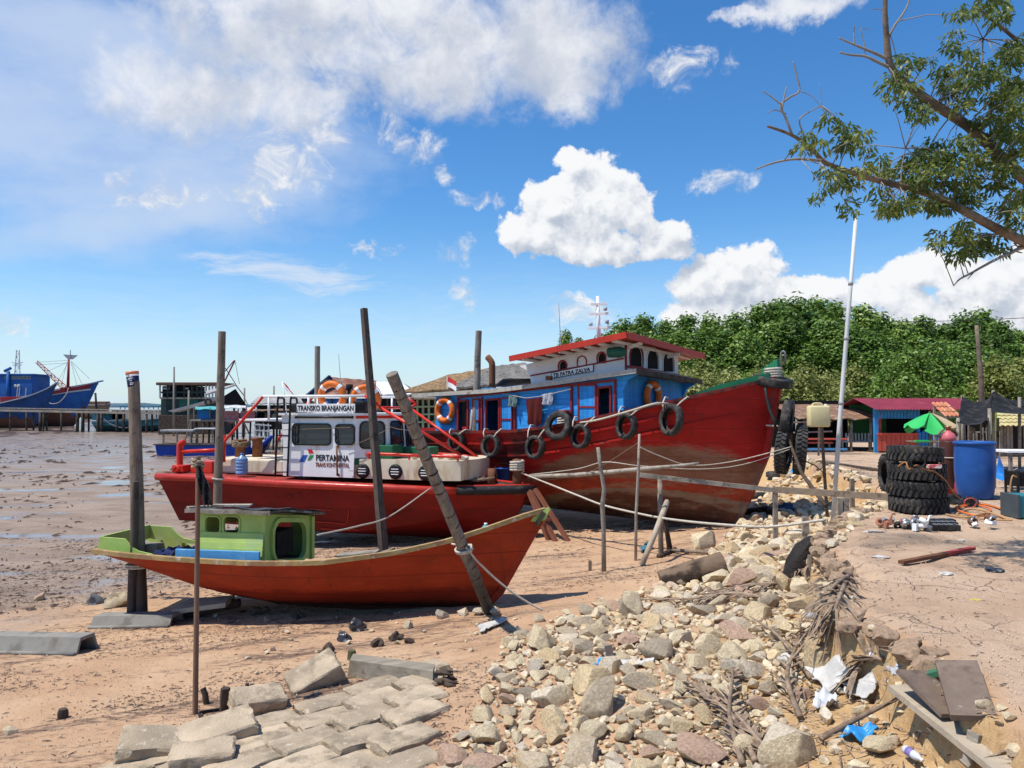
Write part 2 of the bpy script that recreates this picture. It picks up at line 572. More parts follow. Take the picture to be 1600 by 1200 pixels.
def height(x,y,fine=False):
 x,y = np.asarray(x,float),np.asarray(y,float)
 d = edge_d(x,y)
 if fine:
  nb = sstep(-d,-1.2,0.1) * sstep(d,-1.0,0.0) if False else np.exp(-(d / 0.6) ** 2)
  lump = np.abs(fbm(x * 3.1,y * 3.1,3,3)) * 2
  d = d + nb * ((lump - 0.25) * 0.34 + fbm(x * 1.1,y * 1.1,5,2) * 0.45)
 z = np.interp(d,PD,PZ)
 z = z - 0.013 * np.clip(y - 6,0,14) * sstep(d,0.05,1.2) * sstep(-d,-22,-8)
 if fine:
  near = 1 - sstep(y,14,40)
  z = z + np.where(d > 0.3,fbm(x * 0.9,y * 0.9,11,4) * 0.07 + fbm(x * 5,y * 5,12,3) * 0.022 * near,0)
  z = z + np.where(d < 0.1,fbm(x * 1.3,y * 1.3,21,4) * 0.06 - 0.05 * np.exp(-((d + 0.02) / 0.1) ** 2),0)
  z = z + np.exp(-((d - 0.15) / 0.3) ** 2) * fbm(x * 6,y * 6,31,3) * 0.10 * near
  z = z + sstep(d,12,17) * fbm(x * 0.35,y * 1.1,41,5) * 0.055
 return z
GX0,GY0,GSTEP = -14.0,2.0,0.03
_gx,_gy = np.meshgrid(np.arange(GX0,16.0,GSTEP),np.arange(GY0,29.0,GSTEP))
_GZ = height(_gx,_gy,True)
del _gx,_gy
def hgrid(x,y):
 u,v = (np.asarray(x) - GX0) / GSTEP,(np.asarray(y) - GY0) / GSTEP
 u,v = np.clip(u,0,_GZ.shape[1] - 1.01),np.clip(v,0,_GZ.shape[0] - 1.01)
 i,j = u.astype(int),v.astype(int)
 a,b = u - i,v - j
 return (_GZ[j,i] * (1 - a) + _GZ[j,i + 1] * a) * (1 - b) + (_GZ[j + 1,i] * (1 - a) + _GZ[j + 1,i + 1] * a) * b
def hz(x,y,fine=True):
 if fine and GX0 < x < 15.9 and GY0 < y < 28.9:
  return float(hgrid(x,y))
 return float(height(np.array([x]),np.array([y]),fine)[0])
_T = np.linspace(2.5,28.5,3200)
_T2 = np.linspace(28.5,160,1500)
def G(px,py,fine=True,dz=0.0):
 """the ground point seen at a pixel"""
 d = ray(px,py)
 d = d / d.y
 h = hgrid(d.x * _T,_T) + dz
 z = CZ + d.z * _T
 T = _T
 if not (z <= h).any():
  T = _T2; z = CZ + d.z * T; h = height(d.x * T,T,fine) + dz
 i = int(np.argmax(z <= h))
 t = T[i]
 return Vector((d.x * t,t,float(h[i])))
def build_ground():
 ys = np.concatenate([np.linspace(-12,2.2,30),2.2 * (22 / 2.2) ** (np.arange(1,431) / 430),22 * (9000 / 22) ** (np.arange(1,221) / 220)])
 us = np.concatenate([np.linspace(-2.6,-0.95,60,endpoint=False),np.linspace(-0.95,-0.1,190,endpoint=False),np.linspace(-0.1,0.62,300,endpoint=False),np.linspace(0.62,2.6,80)])
 Y,U = np.meshgrid(ys,us,indexing='ij')
 X = U * (np.maximum(Y,0) + 3.0)
 Z = height(X,Y,True)
 d = edge_d(X,Y)
 n,m_ = X.shape
 me = bpy.data.meshes.new('ground')
 co = np.stack([X,Y,Z],-1).reshape(-1,3)
 me.vertices.add(n * m_)
 me.vertices.foreach_set('co',co.ravel())
 I = (np.arange(n - 1)[:,None] * m_ + np.arange(m_ - 1)[None]).ravel()
 q = np.stack([I,I + 1,I + m_ + 1,I + m_],-1)
 me.loops.add(q.size); me.polygons.add(len(q))
 me.loops.foreach_set('vertex_index',q.ravel())
 me.polygons.foreach_set('loop_start',np.arange(len(q)) * 4)
 me.polygons.foreach_set('use_smooth',np.ones(len(q),bool))
 me.update(calc_edges=True)
 for nm,val in (('shore',d),):
  at = me.attributes.new(nm,'FLOAT','POINT')
  at.data.foreach_set('value',val.ravel().astype(np.float32))
 return me
def ground_mat():
 m_,n,b = new_mat('shore ground')
 co = n.n('ShaderNodeTexCoord').outputs['Object']
 at = n.n('ShaderNodeAttribute',attribute_name='shore').outputs['Fac']
 nz = n.n('ShaderNodeNewGeometry').outputs['Normal']
 up = n.xyz(nz)[2]
 x,y,z = n.xyz(co)
 wob = n.m('MULTIPLY',n.m('SUBTRACT',n.noise(co,0.5,6,0.62),0.5),6.0)
 d = n.m('ADD',at,wob)
 big = n.noise(co,0.9,6,0.6)
 fine = n.noise(co,14.0,8,0.7)
 grit = n.noise(co,90.0,4,0.75)
 # sand, red brown with pale and dark grains
 sand = n.mix(n.ss(big,0.3,0.7),(0.46,0.28,0.165),(0.55,0.365,0.225))
 sand = n.mix(n.ss(fine,0.56,0.72,0,0.55),sand,(0.20,0.105,0.065))
 sand = n.mix(n.ss(grit,0.62,0.75,0,0.6),sand,(0.62,0.5,0.38))
 # dark tide wrack lies in bands along the beach
 bandv = n.vm('ADD',n.vm('MULTIPLY',co,(0.55,0.55,1)),n.comb(n.m('MULTIPLY',y,-0.25),n.m('MULTIPLY',x,-0.1),0.0))
 wr = n.m('ADD',n.noise(n.vm('MULTIPLY',bandv,(0.6,2.4,1)),1.5,6,0.66),n.m('MULTIPLY',n.m('SUBTRACT',n.noise(n.vm('MULTIPLY',co,(7,22,7)),1.0,4,0.7),0.5),0.7))
 wrack = n.m('MULTIPLY',n.ss(wr,0.47,0.68),n.ss(at,1.8,4.0,0.0,0.78))
 sand = n.mix(wrack,sand,(0.085,0.055,0.048))
 # mud, grey brown, wet in pools
 mudn = n.noise(n.vm('MULTIPLY',co,(0.5,1.0,1)),1.1,7,0.66)
 mud = n.mix(n.ss(mudn,0.3,0.7),(0.225,0.16,0.115),(0.34,0.255,0.19))
 mud = n.mix(n.ss(n.noise(n.vm('MULTIPLY',co,(2.0,5.0,1)),1.2,8,0.72),0.58,0.72,0,0.6),mud,(0.14,0.10,0.08))
 kmud = n.ss(d,9.0,12.5)
 pool = n.m('MULTIPLY',n.ss(n.noise(n.vm('MULTIPLY',co,(0.22,0.6,1)),1.0,6,0.58),0.51,0.63),n.ss(d,9.0,13.0))
 far = n.ss(y,24.0,55.0)
 pool = n.m('MAXIMUM',pool,n.m('MULTIPLY',n.m('MULTIPLY',far,n.ss(mudn,0.36,0.58)),n.ss(at,10.0,16.0)))
 mud = n.mix(n.m('MULTIPLY',pool,0.45),mud,(0.17,0.125,0.10))
 # bank top: trodden pink-grey earth with cracks; its cut face is raw yellow clay
 top = n.mix(n.ss(big,0.3,0.7),(0.45,0.305,0.20),(0.55,0.40,0.28))
 top = n.mix(n.ss(fine,0.56,0.72,0,0.45),top,(0.28,0.19,0.14))
 ash = n.noise(co,0.55,5,0.6)
 top = n.mix(n.m('MULTIPLY',n.ss(ash,0.50,0.66,0,0.75),n.ss(y,6.5,8.5)),top,(0.13,0.11,0.095))
 top = n.mix(n.ss(n.noise(co,2.3,7,0.7),0.50,0.66,0,0.6),top,(0.34,0.225,0.155))
 top = n.mix(n.ss(n.noise(co,55.0,4,0.8),0.64,0.74,0,0.7),top,(0.62,0.56,0.48))
 crack = n.voro(n.vm('ADD',co,n.vm('SCALE',n.noise(co,2.2,4,0.6,color=True),scale=0.35)),2.6,'DISTANCE_TO_EDGE')
 ck = n.ss(crack,0.0,0.03,1.0,0.0)
 ck = n.m('MULTIPLY',ck,n.ss(n.noise(co,1.5,3,0.5),0.45,0.6))
 top = n.mix(n.m('MULTIPLY',ck,0.7),top,(0.22,0.15,0.11))
 clay = n.mix(n.ss(fine,0.35,0.65),(0.46,0.285,0.13),(0.56,0.39,0.20))
 ktop = n.ss(at,-0.12,0.10,1.0,0.0)
 kcl = n.m('MULTIPLY',n.ss(at,0.02,0.14),n.ss(at,0.7,1.6,1.0,0.0))
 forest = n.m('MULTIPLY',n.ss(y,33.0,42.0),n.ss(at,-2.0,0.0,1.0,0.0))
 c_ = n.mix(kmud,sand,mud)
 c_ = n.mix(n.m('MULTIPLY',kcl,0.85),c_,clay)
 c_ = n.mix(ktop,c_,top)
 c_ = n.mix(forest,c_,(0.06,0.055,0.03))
 n.put(b.inputs['Base Color'],c_)
 notpool = n.m('SUBTRACT',1.0,pool)
 damp = n.m('MULTIPLY',kmud,n.ss(fine,0.35,0.6,0.5,0.2))
 rough = n.m('SUBTRACT',0.92,damp)
 rough = n.m('ADD',n.m('MULTIPLY',rough,notpool),n.m('MULTIPLY',pool,n.ss(y,15.0,60.0,0.06,0.16)))
 n.put(b.inputs['Roughness'],rough)
 n.put(b.inputs['Specular IOR Level'],n.m('ADD',0.12,n.m('MULTIPLY',pool,0.38)))
 h = n.m('ADD',n.m('MULTIPLY',fine,1.0),n.m('ADD',n.m('MULTIPLY',grit,0.35),n.m('MULTIPLY',n.noise(co,4.0,6,0.6),1.6)))
 h = n.m('SUBTRACT',h,n.m('MULTIPLY',ck,n.m('MULTIPLY',ktop,0.9)))
 n.put(b.inputs['Normal'],n.bump(h,n.m('MULTIPLY',notpool,0.75),0.035))
 return m_
gm = build_ground()
gm.materials.append(ground_mat())
ground = bpy.data.objects.new('ground',gm)
COL.objects.link(ground)
tag(ground,kind='structure')
def water_mat():
 m_,n,b = new_mat('tidal water')
 co = n.n('ShaderNodeTexCoord').outputs['Object']
 x,y,z = n.xyz(co)
 f = n.noise(n.vm('MULTIPLY',co,(0.05,0.2,1)),1.0,5,0.6)
 n.put(b.inputs['Base Color'],n.mix(n.ss(f,0.3,0.7),(0.17,0.125,0.10),(0.24,0.19,0.155)))
 n.put(b.inputs['Roughness'],0.12)
 n.put(b.inputs['Specular IOR Level'],0.5)
 h = n.noise(n.vm('MULTIPLY',co,(0.8,2.2,1)),1.0,4,0.6)
 n.put(b.inputs['Normal'],n.bump(h,0.25,0.06))
 return m_
wmb = MB()
wmb.quad((-9000,55,-0.12),(9000,55,-0.12),(9000,12000,-0.12),(-9000,12000,-0.12))
tag(wmb.build('water',water_mat(),org=(0,55,-0.12),fix=False),kind='structure')
# ------------------------------------------------------------------ shape helpers for boats and huts
from mathutils.geometry import tessellate_polygon
def rrect(x0,z0,x1,z1,r,n=4):
 out = []
 for cx,cz,a0 in ((x1 - r,z0 + r,-90),(x1 - r,z1 - r,0),(x0 + r,z1 - r,90),(x0 + r,z0 + r,180)):
  for k in range(n + 1):
   a = R(a0 + 90 * k / n)
   out.append((cx + r * math.cos(a),cz + r * math.sin(a)))
 return out
def arch(x0,z0,x1,z1,n=10,rise=None):
 r = (x1 - x0) / 2
 rise = rise or r
 return [(x0,z0),(x1,z0)] + [((x0 + x1) / 2 + r * math.cos(math.pi * k / n),z1 - rise + rise * math.sin(math.pi * k / n)) for k in range(n + 1)]
def panel(mb,outer,holes,fn,t):
 """a plate with holes: fn(a, b, depth) places it"""
 loops = [outer] + list(holes)
 tris = tessellate_polygon([[Vector((a,b,0)) for a,b in l] for l in loops])
 flat = [p for l in loops for p in l]
 n = len(flat)
 vs = [fn(a,b,0.0) for a,b in flat] + [fn(a,b,t) for a,b in flat]
 fs = [tuple(x) for x in tris] + [tuple(i + n for i in x[::-1]) for x in tris]
 o = 0
 for l in loops:
  k = len(l)
  for i in range(k):
   j = (i + 1) % k
   fs.append((o + i,o + j,o + j + n,o + i + n))
  o += k
 return mb.add(vs,fs)
def ringplate(mb,loop_in,grow,fn,t0,t1,n=None):
 """a flat frame round a loop, grow wide, from depth t0 to t1"""
 cx = sum(p[0] for p in loop_in) / len(loop_in); cz = sum(p[1] for p in loop_in) / len(loop_in)
 out = []
 m_ = len(loop_in)
 for i,p in enumerate(loop_in):
  a,b = loop_in[i - 1],loop_in[(i + 1) % m_]
  tx,tz = b[0] - a[0],b[1] - a[1]
  l = math.hypot(tx,tz) or 1
  nx,nz_ = tz / l,-tx / l
  if (p[0] - cx) * nx + (p[1] - cz) * nz_ < 0:
   nx,nz_ = -nx,-nz_
  out.append((p[0] + nx * grow,p[1] + nz_ * grow))
 return panel(mb,out,[loop_in],lambda a,b,d: fn(a,b,t0 + d),t1 - t0)
def sweep(mb,pts,w,h,side=None):
 """a rectangular bar swept along a path, w across (level), h high"""
 pts = [Vector(p) for p in pts]
 rings = []
 for i,p in enumerate(pts):
  t = (pts[min(i + 1,len(pts) - 1)] - pts[max(i - 1,0)]).normalized()
  sd = Vector(side) if side is not None else t.cross(Vector((0,0,1))).normalized()
  u = sd.cross(t).normalized()
  rings.append([p + sd * (a * w / 2) + u * (b * h / 2) for a,b in ((-1,-1),(1,-1),(1,1),(-1,1))])
 vs = [q for r_ in rings for q in r_]
 fs = [(0,1,2,3),tuple((len(rings) - 1) * 4 + k for k in (3,2,1,0))]
 for i in range(len(rings) - 1):
  for k in range(4):
   l = (k + 1) % 4
   fs.append((i * 4 + k,i * 4 + l,i * 4 + 4 + l,i * 4 + 4 + k))
 return mb.add(vs,fs)
def interp(tab,x):
 return float(np.interp(x,[a for a,*_ in tab],[b for _,b in tab]))
def hull_rows(st,nt=12,side=-1,inset=0.0,top=0.0):
 """stations (xs, zs, b, xk, zk, v): sheer point, half beam, keel point, 0 = round bilge .. 1 = straight sides"""
 rows = []
 for xs,zs,b,xk,zk,v in st:
  r_ = []
  for k in range(nt + 1):
   t = k / nt
   th = t * math.pi / 2
   y = (1 - v) * math.sin(th) ** 0.85 + v * t
   h = (1 - v) * (1 - math.cos(th)) + v * t
   r_.append(Vector((xk + (xs - xk) * h,side * max(b - inset,0.0) * y,zk + (zs + top - zk) * h)))
  rows.append(r_)
 return rows
def sheer_from_px(F,pix,bfun,n=24):
 """near-side sheer seen at the pixels -> even stations of (x, z)"""
 pts = []
 for px,py in pix:
  x = F.px(px,py,0.5).x
  for _ in range(6):
   q = F.px(px,py,bfun(x)); x = q.x
  pts.append((q.x,q.z))
 return pts
WOOD = lib('weathered wood',(0.23,0.175,0.125),0.85,0.25,4,(0.11,0.08,0.06),5,0.5,0.66,(0.36,0.31,0.26),20,bump=0.5,bscale=30,stretch=(1,1,1))
DKWOOD = lib('dark wet wood',(0.075,0.052,0.038),0.8,0.35,5,(0.03,0.022,0.018),4,0.5,0.65,(0.19,0.14,0.10),16,0.6,0.75,bump=0.6,bscale=24)
GREYWOOD = lib('grey driftwood',(0.30,0.26,0.21),0.88,0.25,5,(0.14,0.115,0.09),6,0.5,0.66,bump=0.6,bscale=35,rnd=0.15)
BLACK = lib('black rubber',(0.018,0.018,0.019),0.62,0.3,6,(0.055,0.05,0.045),5,0.52,0.7,bump=0.2,bscale=60)
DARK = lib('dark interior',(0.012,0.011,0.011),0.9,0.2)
ROPE = lib('pale rope',(0.50,0.45,0.37),0.9,0.25,30,bump=0.6,bscale=120)
DKROPE = lib('brown rope',(0.20,0.15,0.10),0.9,0.25,30,bump=0.6,bscale=120)
STEELW = lib('white enamel steel',(0.76,0.77,0.76),0.38,0.06,2,(0.60,0.54,0.44),3,0.54,0.76,(0.24,0.11,0.045),5,0.66,0.78,bump=0.08,bscale=20,stretch=(1.6,1.6,.4))
CREAM = lib('cream steel with rust',(0.66,0.58,0.43),0.5,0.12,2,(0.47,0.34,0.20),2.2,0.50,0.70,(0.20,0.075,0.03),5,0.63,0.74,bump=0.15,bscale=20,stretch=(1.3,1.3,0.45))
GLASS = lib('dark window glass',(0.022,0.03,0.034),0.08,0.2,2,spec=0.6,bump=0)
GASKET = lib('black gasket',(0.012,0.012,0.013),0.45,0.1,bump=0)
REDPIPE = lib('red pipe paint',(0.56,0.035,0.02),0.35,0.12,4,(0.30,0.03,0.02),8,0.6,0.75,bump=0.1)
ORANGE = lib('orange buoy',(0.72,0.16,0.025),0.5,0.12,6,(0.50,0.13,0.05),6,0.55,0.75,bump=0.2,bscale=40)
WHITE = lib('white paint',(0.78,0.78,0.76),0.5,0.06,3,(0.6,0.58,0.53),5,0.6,0.75,bump=0.1)
INK = lib('black lettering',(0.015,0.015,0.018),0.6,0.1,bump=0)
LIME = lib('lime green paint',(0.36,0.48,0.13),0.62,0.14,3,(0.36,0.47,0.20),4,0.52,0.7,(0.12,0.10,0.05),9,0.66,0.74,bump=0.3,bscale=30)
SKYBLUE = lib('sky blue paint',(0.10,0.33,0.62),0.65,0.14,3,(0.22,0.42,0.62),5,0.55,0.7,(0.12,0.09,0.06),9,0.66,0.75,bump=0.3)
GUNWALE = lib('worn yellow wood rail',(0.36,0.245,0.10),0.75,0.3,4,(0.28,0.16,0.08),5,0.48,0.62,(0.52,0.47,0.38),9,0.55,0.68,bump=0.4)
TARP = lib('black tarpaulin',(0.03,0.03,0.032),0.55,0.3,5,(0.11,0.105,0.10),5,0.55,0.7,bump=0.4,bscale=14)
REDCLOTH = lib('red cloth',(0.55,0.03,0.035),0.8,0.1)
WHITECLOTH = lib('white cloth',(0.75,0.75,0.74),0.85,0.06)
RUST = lib('rusty iron',(0.16,0.065,0.032),0.8,0.3,6,(0.07,0.035,0.025),8,bump=0.4)
def hull_paint(name,top,low=None,zfun=None,rough=0.55,seams=0.0,chalk=None,streak=0.5,bands=None):
 """boat paint: bands is a list of (height function offset, colour, ragged) from the bottom; z is the hull's own height"""
 m_,n,b = new_mat(name)
 co = n.n('ShaderNodeTexCoord').outputs['Object']
 x,y,z = n.xyz(co)
 f = n.noise(n.vm('MULTIPLY',co,(0.7,0.7,1.6)),2.0,8,0.62)
 g = n.noise(n.vm('MULTIPLY',co,(1,1,4)),6.0,8,0.7)
 k = n.ss(f,0.25,0.75,0.72,1.2)
 c_ = n.mix(1.0,top,n.comb(k,k,k),'MULTIPLY')
 for edge,colr,ragged in (bands or []):
  e = edge(n,x) if callable(edge) else edge
  lv = n.m('SUBTRACT',e,n.m('ADD',z,n.m('MULTIPLY',n.m('SUBTRACT',g,0.5),ragged)))
  cc = n.mix(1.0,colr,n.comb(k,k,k),'MULTIPLY')
  c_ = n.mix(n.ss(lv,-0.012,0.012 + ragged * 0.15),c_,cc)
 if seams:
  sw = n.m('PINGPONG',n.m('ADD',z,n.m('MULTIPLY',n.m('SUBTRACT',n.noise(n.vm('MULTIPLY',co,(.4,.4,.1)),1.0,2,0.5),0.5),0.05)),seams)
  c_ = n.mix(n.m('MULTIPLY',n.ss(sw,0.0,0.009,1.0,0.0),n.ss(f,.35,.6,.15,.6)),c_,(0.05,0.012,0.008))
 if chalk:
  c_ = n.mix(n.ss(n.noise(n.vm('MULTIPLY',co,(0.6,0.6,7)),4.0,8,0.7),0.62,0.74,0,streak),c_,chalk)
 c_ = n.mix(n.ss(n.noise(n.vm('MULTIPLY',co,(3,3,1.2)),1.6,9,0.72),0.57,0.70,0,0.6),c_,(0.07,0.03,0.02))
 c_ = n.mix(n.ss(n.noise(n.vm('MULTIPLY',co,(5,5,.5)),1.5,6,.65),.56,.72,0,.45),c_,(0.075,0.03,0.018))
 n.put(b.inputs['Base Color'],c_)
 n.put(b.inputs['Roughness'],n.ss(f,0.3,0.7,rough - 0.12,rough + 0.15))
 n.put(b.inputs['Specular IOR Level'],0.14)
 h = n.m('ADD',n.m('MULTIPLY',g,0.3),f)
 if seams:
  sw = n.m('PINGPONG',n.m('ADD',z,n.m('MULTIPLY',n.m('SUBTRACT',n.noise(n.vm('MULTIPLY',co,(.4,.4,.1)),1.0,2,0.5),0.5),0.05)),seams)
  h = n.m('SUBTRACT',h,n.m('MULTIPLY',n.ss(sw,0.0,0.010,1.0,0.0),0.9))
 n.put(b.inputs['Normal'],n.bump(h,0.35,0.02))
 return m_
def life_ring(name,label,loc,rot,Rr=0.29,r=0.085,group='orange lifebuoys on the boats'):
 t = thing(name,label,'lifebuoy',loc,0,group)
 t.rotation_euler = rot
 mb = SM()
 pts = [(Rr * math.cos(2 * math.pi * k / 36),0,Rr * math.sin(2 * math.pi * k / 36)) for k in range(36)]
 mb.tube(pts,r,12,closed=True)
 mb.build('ring',ORANGE,t)
 for q in range(4):
  b = MB()
  a0 = math.pi / 4 + q * math.pi / 2
  b.use(0,True)
  b.tube([((Rr) * math.cos(a0 + d),0,Rr * math.sin(a0 + d)) for d in (-0.13,-0.05,0.05,0.13)],r * 1.03,12,caps=False)
  b.build('reflective_band',WHITE,t)
 g = MB(); g.use(0,True)
 gp = []
 for k in range(48):
  a = 2 * math.pi * k / 48
  gp.append(((Rr + r * (1.03 + 0.35 * abs(math.sin(2 * a)))) * math.cos(a),-0.01,(Rr + r * (1.03 + 0.35 * abs(math.sin(2 * a)))) * math.sin(a)))
 g.tube(gp,0.008,5,closed=True)
 g.build('grab_line',DKROPE,t)
 return t
# ================================================================== SMALL RED FISHING BOAT
foot = G(765,946)
SF = Frame(foot + Vector((0,0,-0.06)),-math.asin(0.17))
sm = thing('fishing_boat','small red wooden boat with lime green cabin, nearest of the beached boats','boat',SF.o,SF.h)
SB = [(-6.6,.52),(-5.9,.60),(-5,.78),(-4,.9),(-3,.95),(-2,.93),(-1.2,.74),(-.5,.48),(0.1,.27),(.5,.13),(.72,.03),(.85,.025)]
sb = lambda x: interp(SB,x)
shpx = [(145,861),(200,868),(300,876),(400,881),(500,880),(560,872),(620,864),(700,846),(760,827),(820,806),(852,797)]
shp = sheer_from_px(SF,shpx,sb)
xs_tip,zs_tip = shp[-1]
x_st = shp[0][0]
st = []
NST = 26
for i in range(NST):
 u = i / (NST - 1)
 xs = x_st + (xs_tip - x_st) * (1 - (1 - u) ** 1.25)
 zs = float(np.interp(xs,[p[0] for p in shp],[p[1] for p in shp]))
 if u < 0.90:
  xk = x_st + 0.35 + (0.0 - x_st - 0.35) * (u / 0.90)
  zk = float(np.interp(xk,[x_st,x_st + .35,x_st + .9,x_st + 1.5,x_st + 2.2,-3,-1.5,0],[.62,.50,.30,.13,.05,0.02,0,0]))
 else:
  q = (u - 0.90) / 0.10
  xk,zk = xs_tip * q,zs_tip * q
 v = float(np.interp(u,[0,.3,.7,.9,1],[.35,.12,.2,.72,1]))
 st.append((xs,zs,sb(xs),xk,zk,v))
RED_S = hull_paint('red orange boat paint',(0.36,0.044,0.014),seams=0.13,chalk=(0.46,0.13,0.07),streak=0.6,bands=[(0.34,(0.22,0.024,0.010),0.30),(0.13,(0.055,0.014,0.008),0.25)],rough=0.6)  # bands darken the red towards the keel, painting in shade under the hull
mb = SM()
stf = [(a,z - .46 * b / .95,b,c,d,v) for a,z,b,c,d,v in st]
near,farr = hull_rows(st),hull_rows(stf,side=1)
mb.grid(near); mb.grid([r_[::-1] for r_ in farr])
mb.use(0,False)
mb.add(near[0] + farr[0][::-1][:-1],[tuple(range(2 * len(near[0]) - 1))])
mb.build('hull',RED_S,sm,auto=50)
def inside(s_,drop,side):
 r_ = hull_rows([s_],40,side)[0]
 q = min(r_,key=lambda p: abs(p.z - (s_[1] - drop)))
 return Vector((s_[0] * .5 + q.x * .5,side * max(abs(q.y) - .045,.003),q.z))
# keel and stem timber
mb = MB()
sweep(mb,[(r_[0].x,0,r_[0].z - 0.02) for r_ in near],0.07,0.09,side=(0,1,0))
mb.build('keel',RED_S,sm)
for side in (-1,1):
 mb = MB()
 sweep(mb,[(x,side * (b + 0.0),z + 0.005) for x,z,b,*_ in (st if side < 0 else stf)],0.07,0.055)
 mb.build('gunwale',GUNWALE,sm)
 # inside planking
 mb = SM()
 mb.grid([[Vector((s_[0],side * max(s_[2] - .04,.005),s_[1])),inside(s_,.2,side)] for s_ in (st if side < 0 else stf)])
 mb.build('inner_planking',LIME,sm)
mb = MB()
rows = [[inside(s_,.17,-1),Vector((s_[0],0,s_[1] - .24)),inside(f_,.17,1)] for s_,f_ in list(zip(st,stf))[:-2]]
mb.grid(rows)
mb.build('deck',WOOD,sm)
# stern box of low green boards with cut-away corners
zst = shp[0][1]
def sq(px,py,off):
 return SF.px(px,py,off)
mb = MB()
a,b = sq(152,860,.52),sq(200,866,.58)
out = [(sq(x,y,.53).x,sq(x,y,.53).z) for x,y in ((152,860),(156,839),(194,842),(203,852),(215,861),(245,868),(245,872),(200,868))]
for sy,nm in ((-.53,'near'),(.50,'far')):
 q = MB()
 panel(q,out,[],lambda a_,b_,d,sy=sy: (a_,sy + d,b_),0.03)
 q.build('side_board',LIME,sm)
q = MB(); q.beam((out[1][0] + .02,-.5,out[1][1] - .09),(out[1][0] + .02,.5,out[1][1] - .09),0.03,0.2)
q.build('stern_board',LIME,sm)
far_pts = [(sq(x,y,-.72).x,sq(x,y,-.72).z) for x,y in ((205,852),(205,838),(284,842),(290,848),(305,858),(305,866))]
q = MB(); panel(q,far_pts,[],lambda a_,b_,d: (a_,.72 + d,b_),0.03)
q.build('side_board',LIME,sm)
for px in (222,250,283):
 e = sq(px,846,-.70)
 q = MB(); q.beam((e.x,.70,e.z - .22),(e.x,.70,e.z + .03),0.05,0.05)
 q.build('rib',LIME,sm)
# engine box timber and blue cloth in the stern
q = MB(); e0,e1 = sq(225,848,.1),sq(262,866,.25)
q.beam(e0,e1,0.09,0.05); q.build('tiller_board',GREYWOOD,sm)
q = MB(); e0 = sq(242,858,.2); q.rbox((e0.x - .09,-.3,e0.z - .1),(e0.x + .08,-.1,e0.z + .08),0.015); q.build('mooring_post',WOOD,sm)
q = MB(); q.use(0,True)
rows = []
for i in range(9):
 r_ = []
 for k in range(7):
  e = sq(247 + i * 4,862,.42)
  r_.append(Vector((e.x,-.55 + k * .09,e.z - .02 + .07 * math.sin(i * 1.7 + k) * math.sin(k * 1.1 + .4))))
 rows.append(r_)
q.shell(rows,(0,0,-.012)); q.build('crumpled_cloth',lib('navy cloth',(0.02,0.03,0.10),0.9),sm)
# cabin: side walls with two windows and an arched doorway each side
OFF = .60
def c2(px,py,off=OFF):
 p = SF.px(px,py,off); return (p.x,p.z)
def poly(pixs,off=OFF):
 return [c2(x,y,off) for x,y in pixs]
wall_o = poly([(311,880),(311,801),(410,801),(410,880)])
def boxpx(x0,y0,x1,y1,off=OFF):
 a_,b_ = c2(x0,y1,off),c2(x1,y0,off)
 return a_[0],a_[1],b_[0],b_[1]
win1 = rrect(*boxpx(321,808,344,832),.05)
win2 = rrect(*boxpx(350,808,374,832),.05)
FOF,LK = .92,.15
lz = lambda y: -LK * (y + OFF)
x0,zt = wall_o[1]; x1,zb = wall_o[3]
for sy in (-OFF,FOF - .03):
 q = MB()
 panel(q,wall_o,[win1,win2],lambda a_,b_,d,sy=sy: (a_,sy + d,b_ + lz(sy)),.03)
 w = q.build('cabin_wall',LIME,sm)
 if sy < 0:
  for wn in (win1,win2):
   q = MB()
   ringplate(q,wn,.018,lambda a_,b_,d: (a_,-OFF + d,b_),-.015,-.003)
   q.build('window_frame',LIME,w)
# end walls; the one towards the bow has the arched doorway
o_ = [(-OFF + .032,zb),(FOF - .032,zb),(FOF - .032,zt),(-OFF + .032,zt)]
dr = rrect(-OFF + .27,zb + .02,FOF - .28,zt - .10,.17)
q = MB(); panel(q,o_,[dr],lambda a_,b_,d: (x1 - .03 + d,a_,b_ + lz(a_)),.03); ew = q.build('cabin_end',LIME,sm)
q = MB(); ringplate(q,dr,.06,lambda a_,b_,d: (x1 + .002 + d,a_,b_ + lz(a_)),0,.035); q.build('door_frame',LIME,ew)
q = MB(); panel(q,o_,[rrect(-OFF + .5,zb + .4,FOF - .5,zt - .12,.1)],lambda a_,b_,d: (x0 + d,a_,b_ + lz(a_)),.03); q.build('cabin_end',LIME,sm)
q = MB(); q.box(((x0 + x1) / 2 + .1,.25,zb + .12),(.5,.5,.35)); q.build('shade_box',DARK,sm)  # near-black box added to darken the cabin inside seen through the doorway
q = MB(); q.prism([(x0 + .02,-OFF + .05,zb + .02),(x1 - .04,-OFF + .05,zb + .02),(x1 - .04,FOF - .05,zb + .02 + lz(FOF)),(x0 + .02,FOF - .05,zb + .02 + lz(FOF))],(0,0,.03)); q.build('cabin_floor',DARK,sm)  # floor coloured near-black to paint in the shade inside the cabin
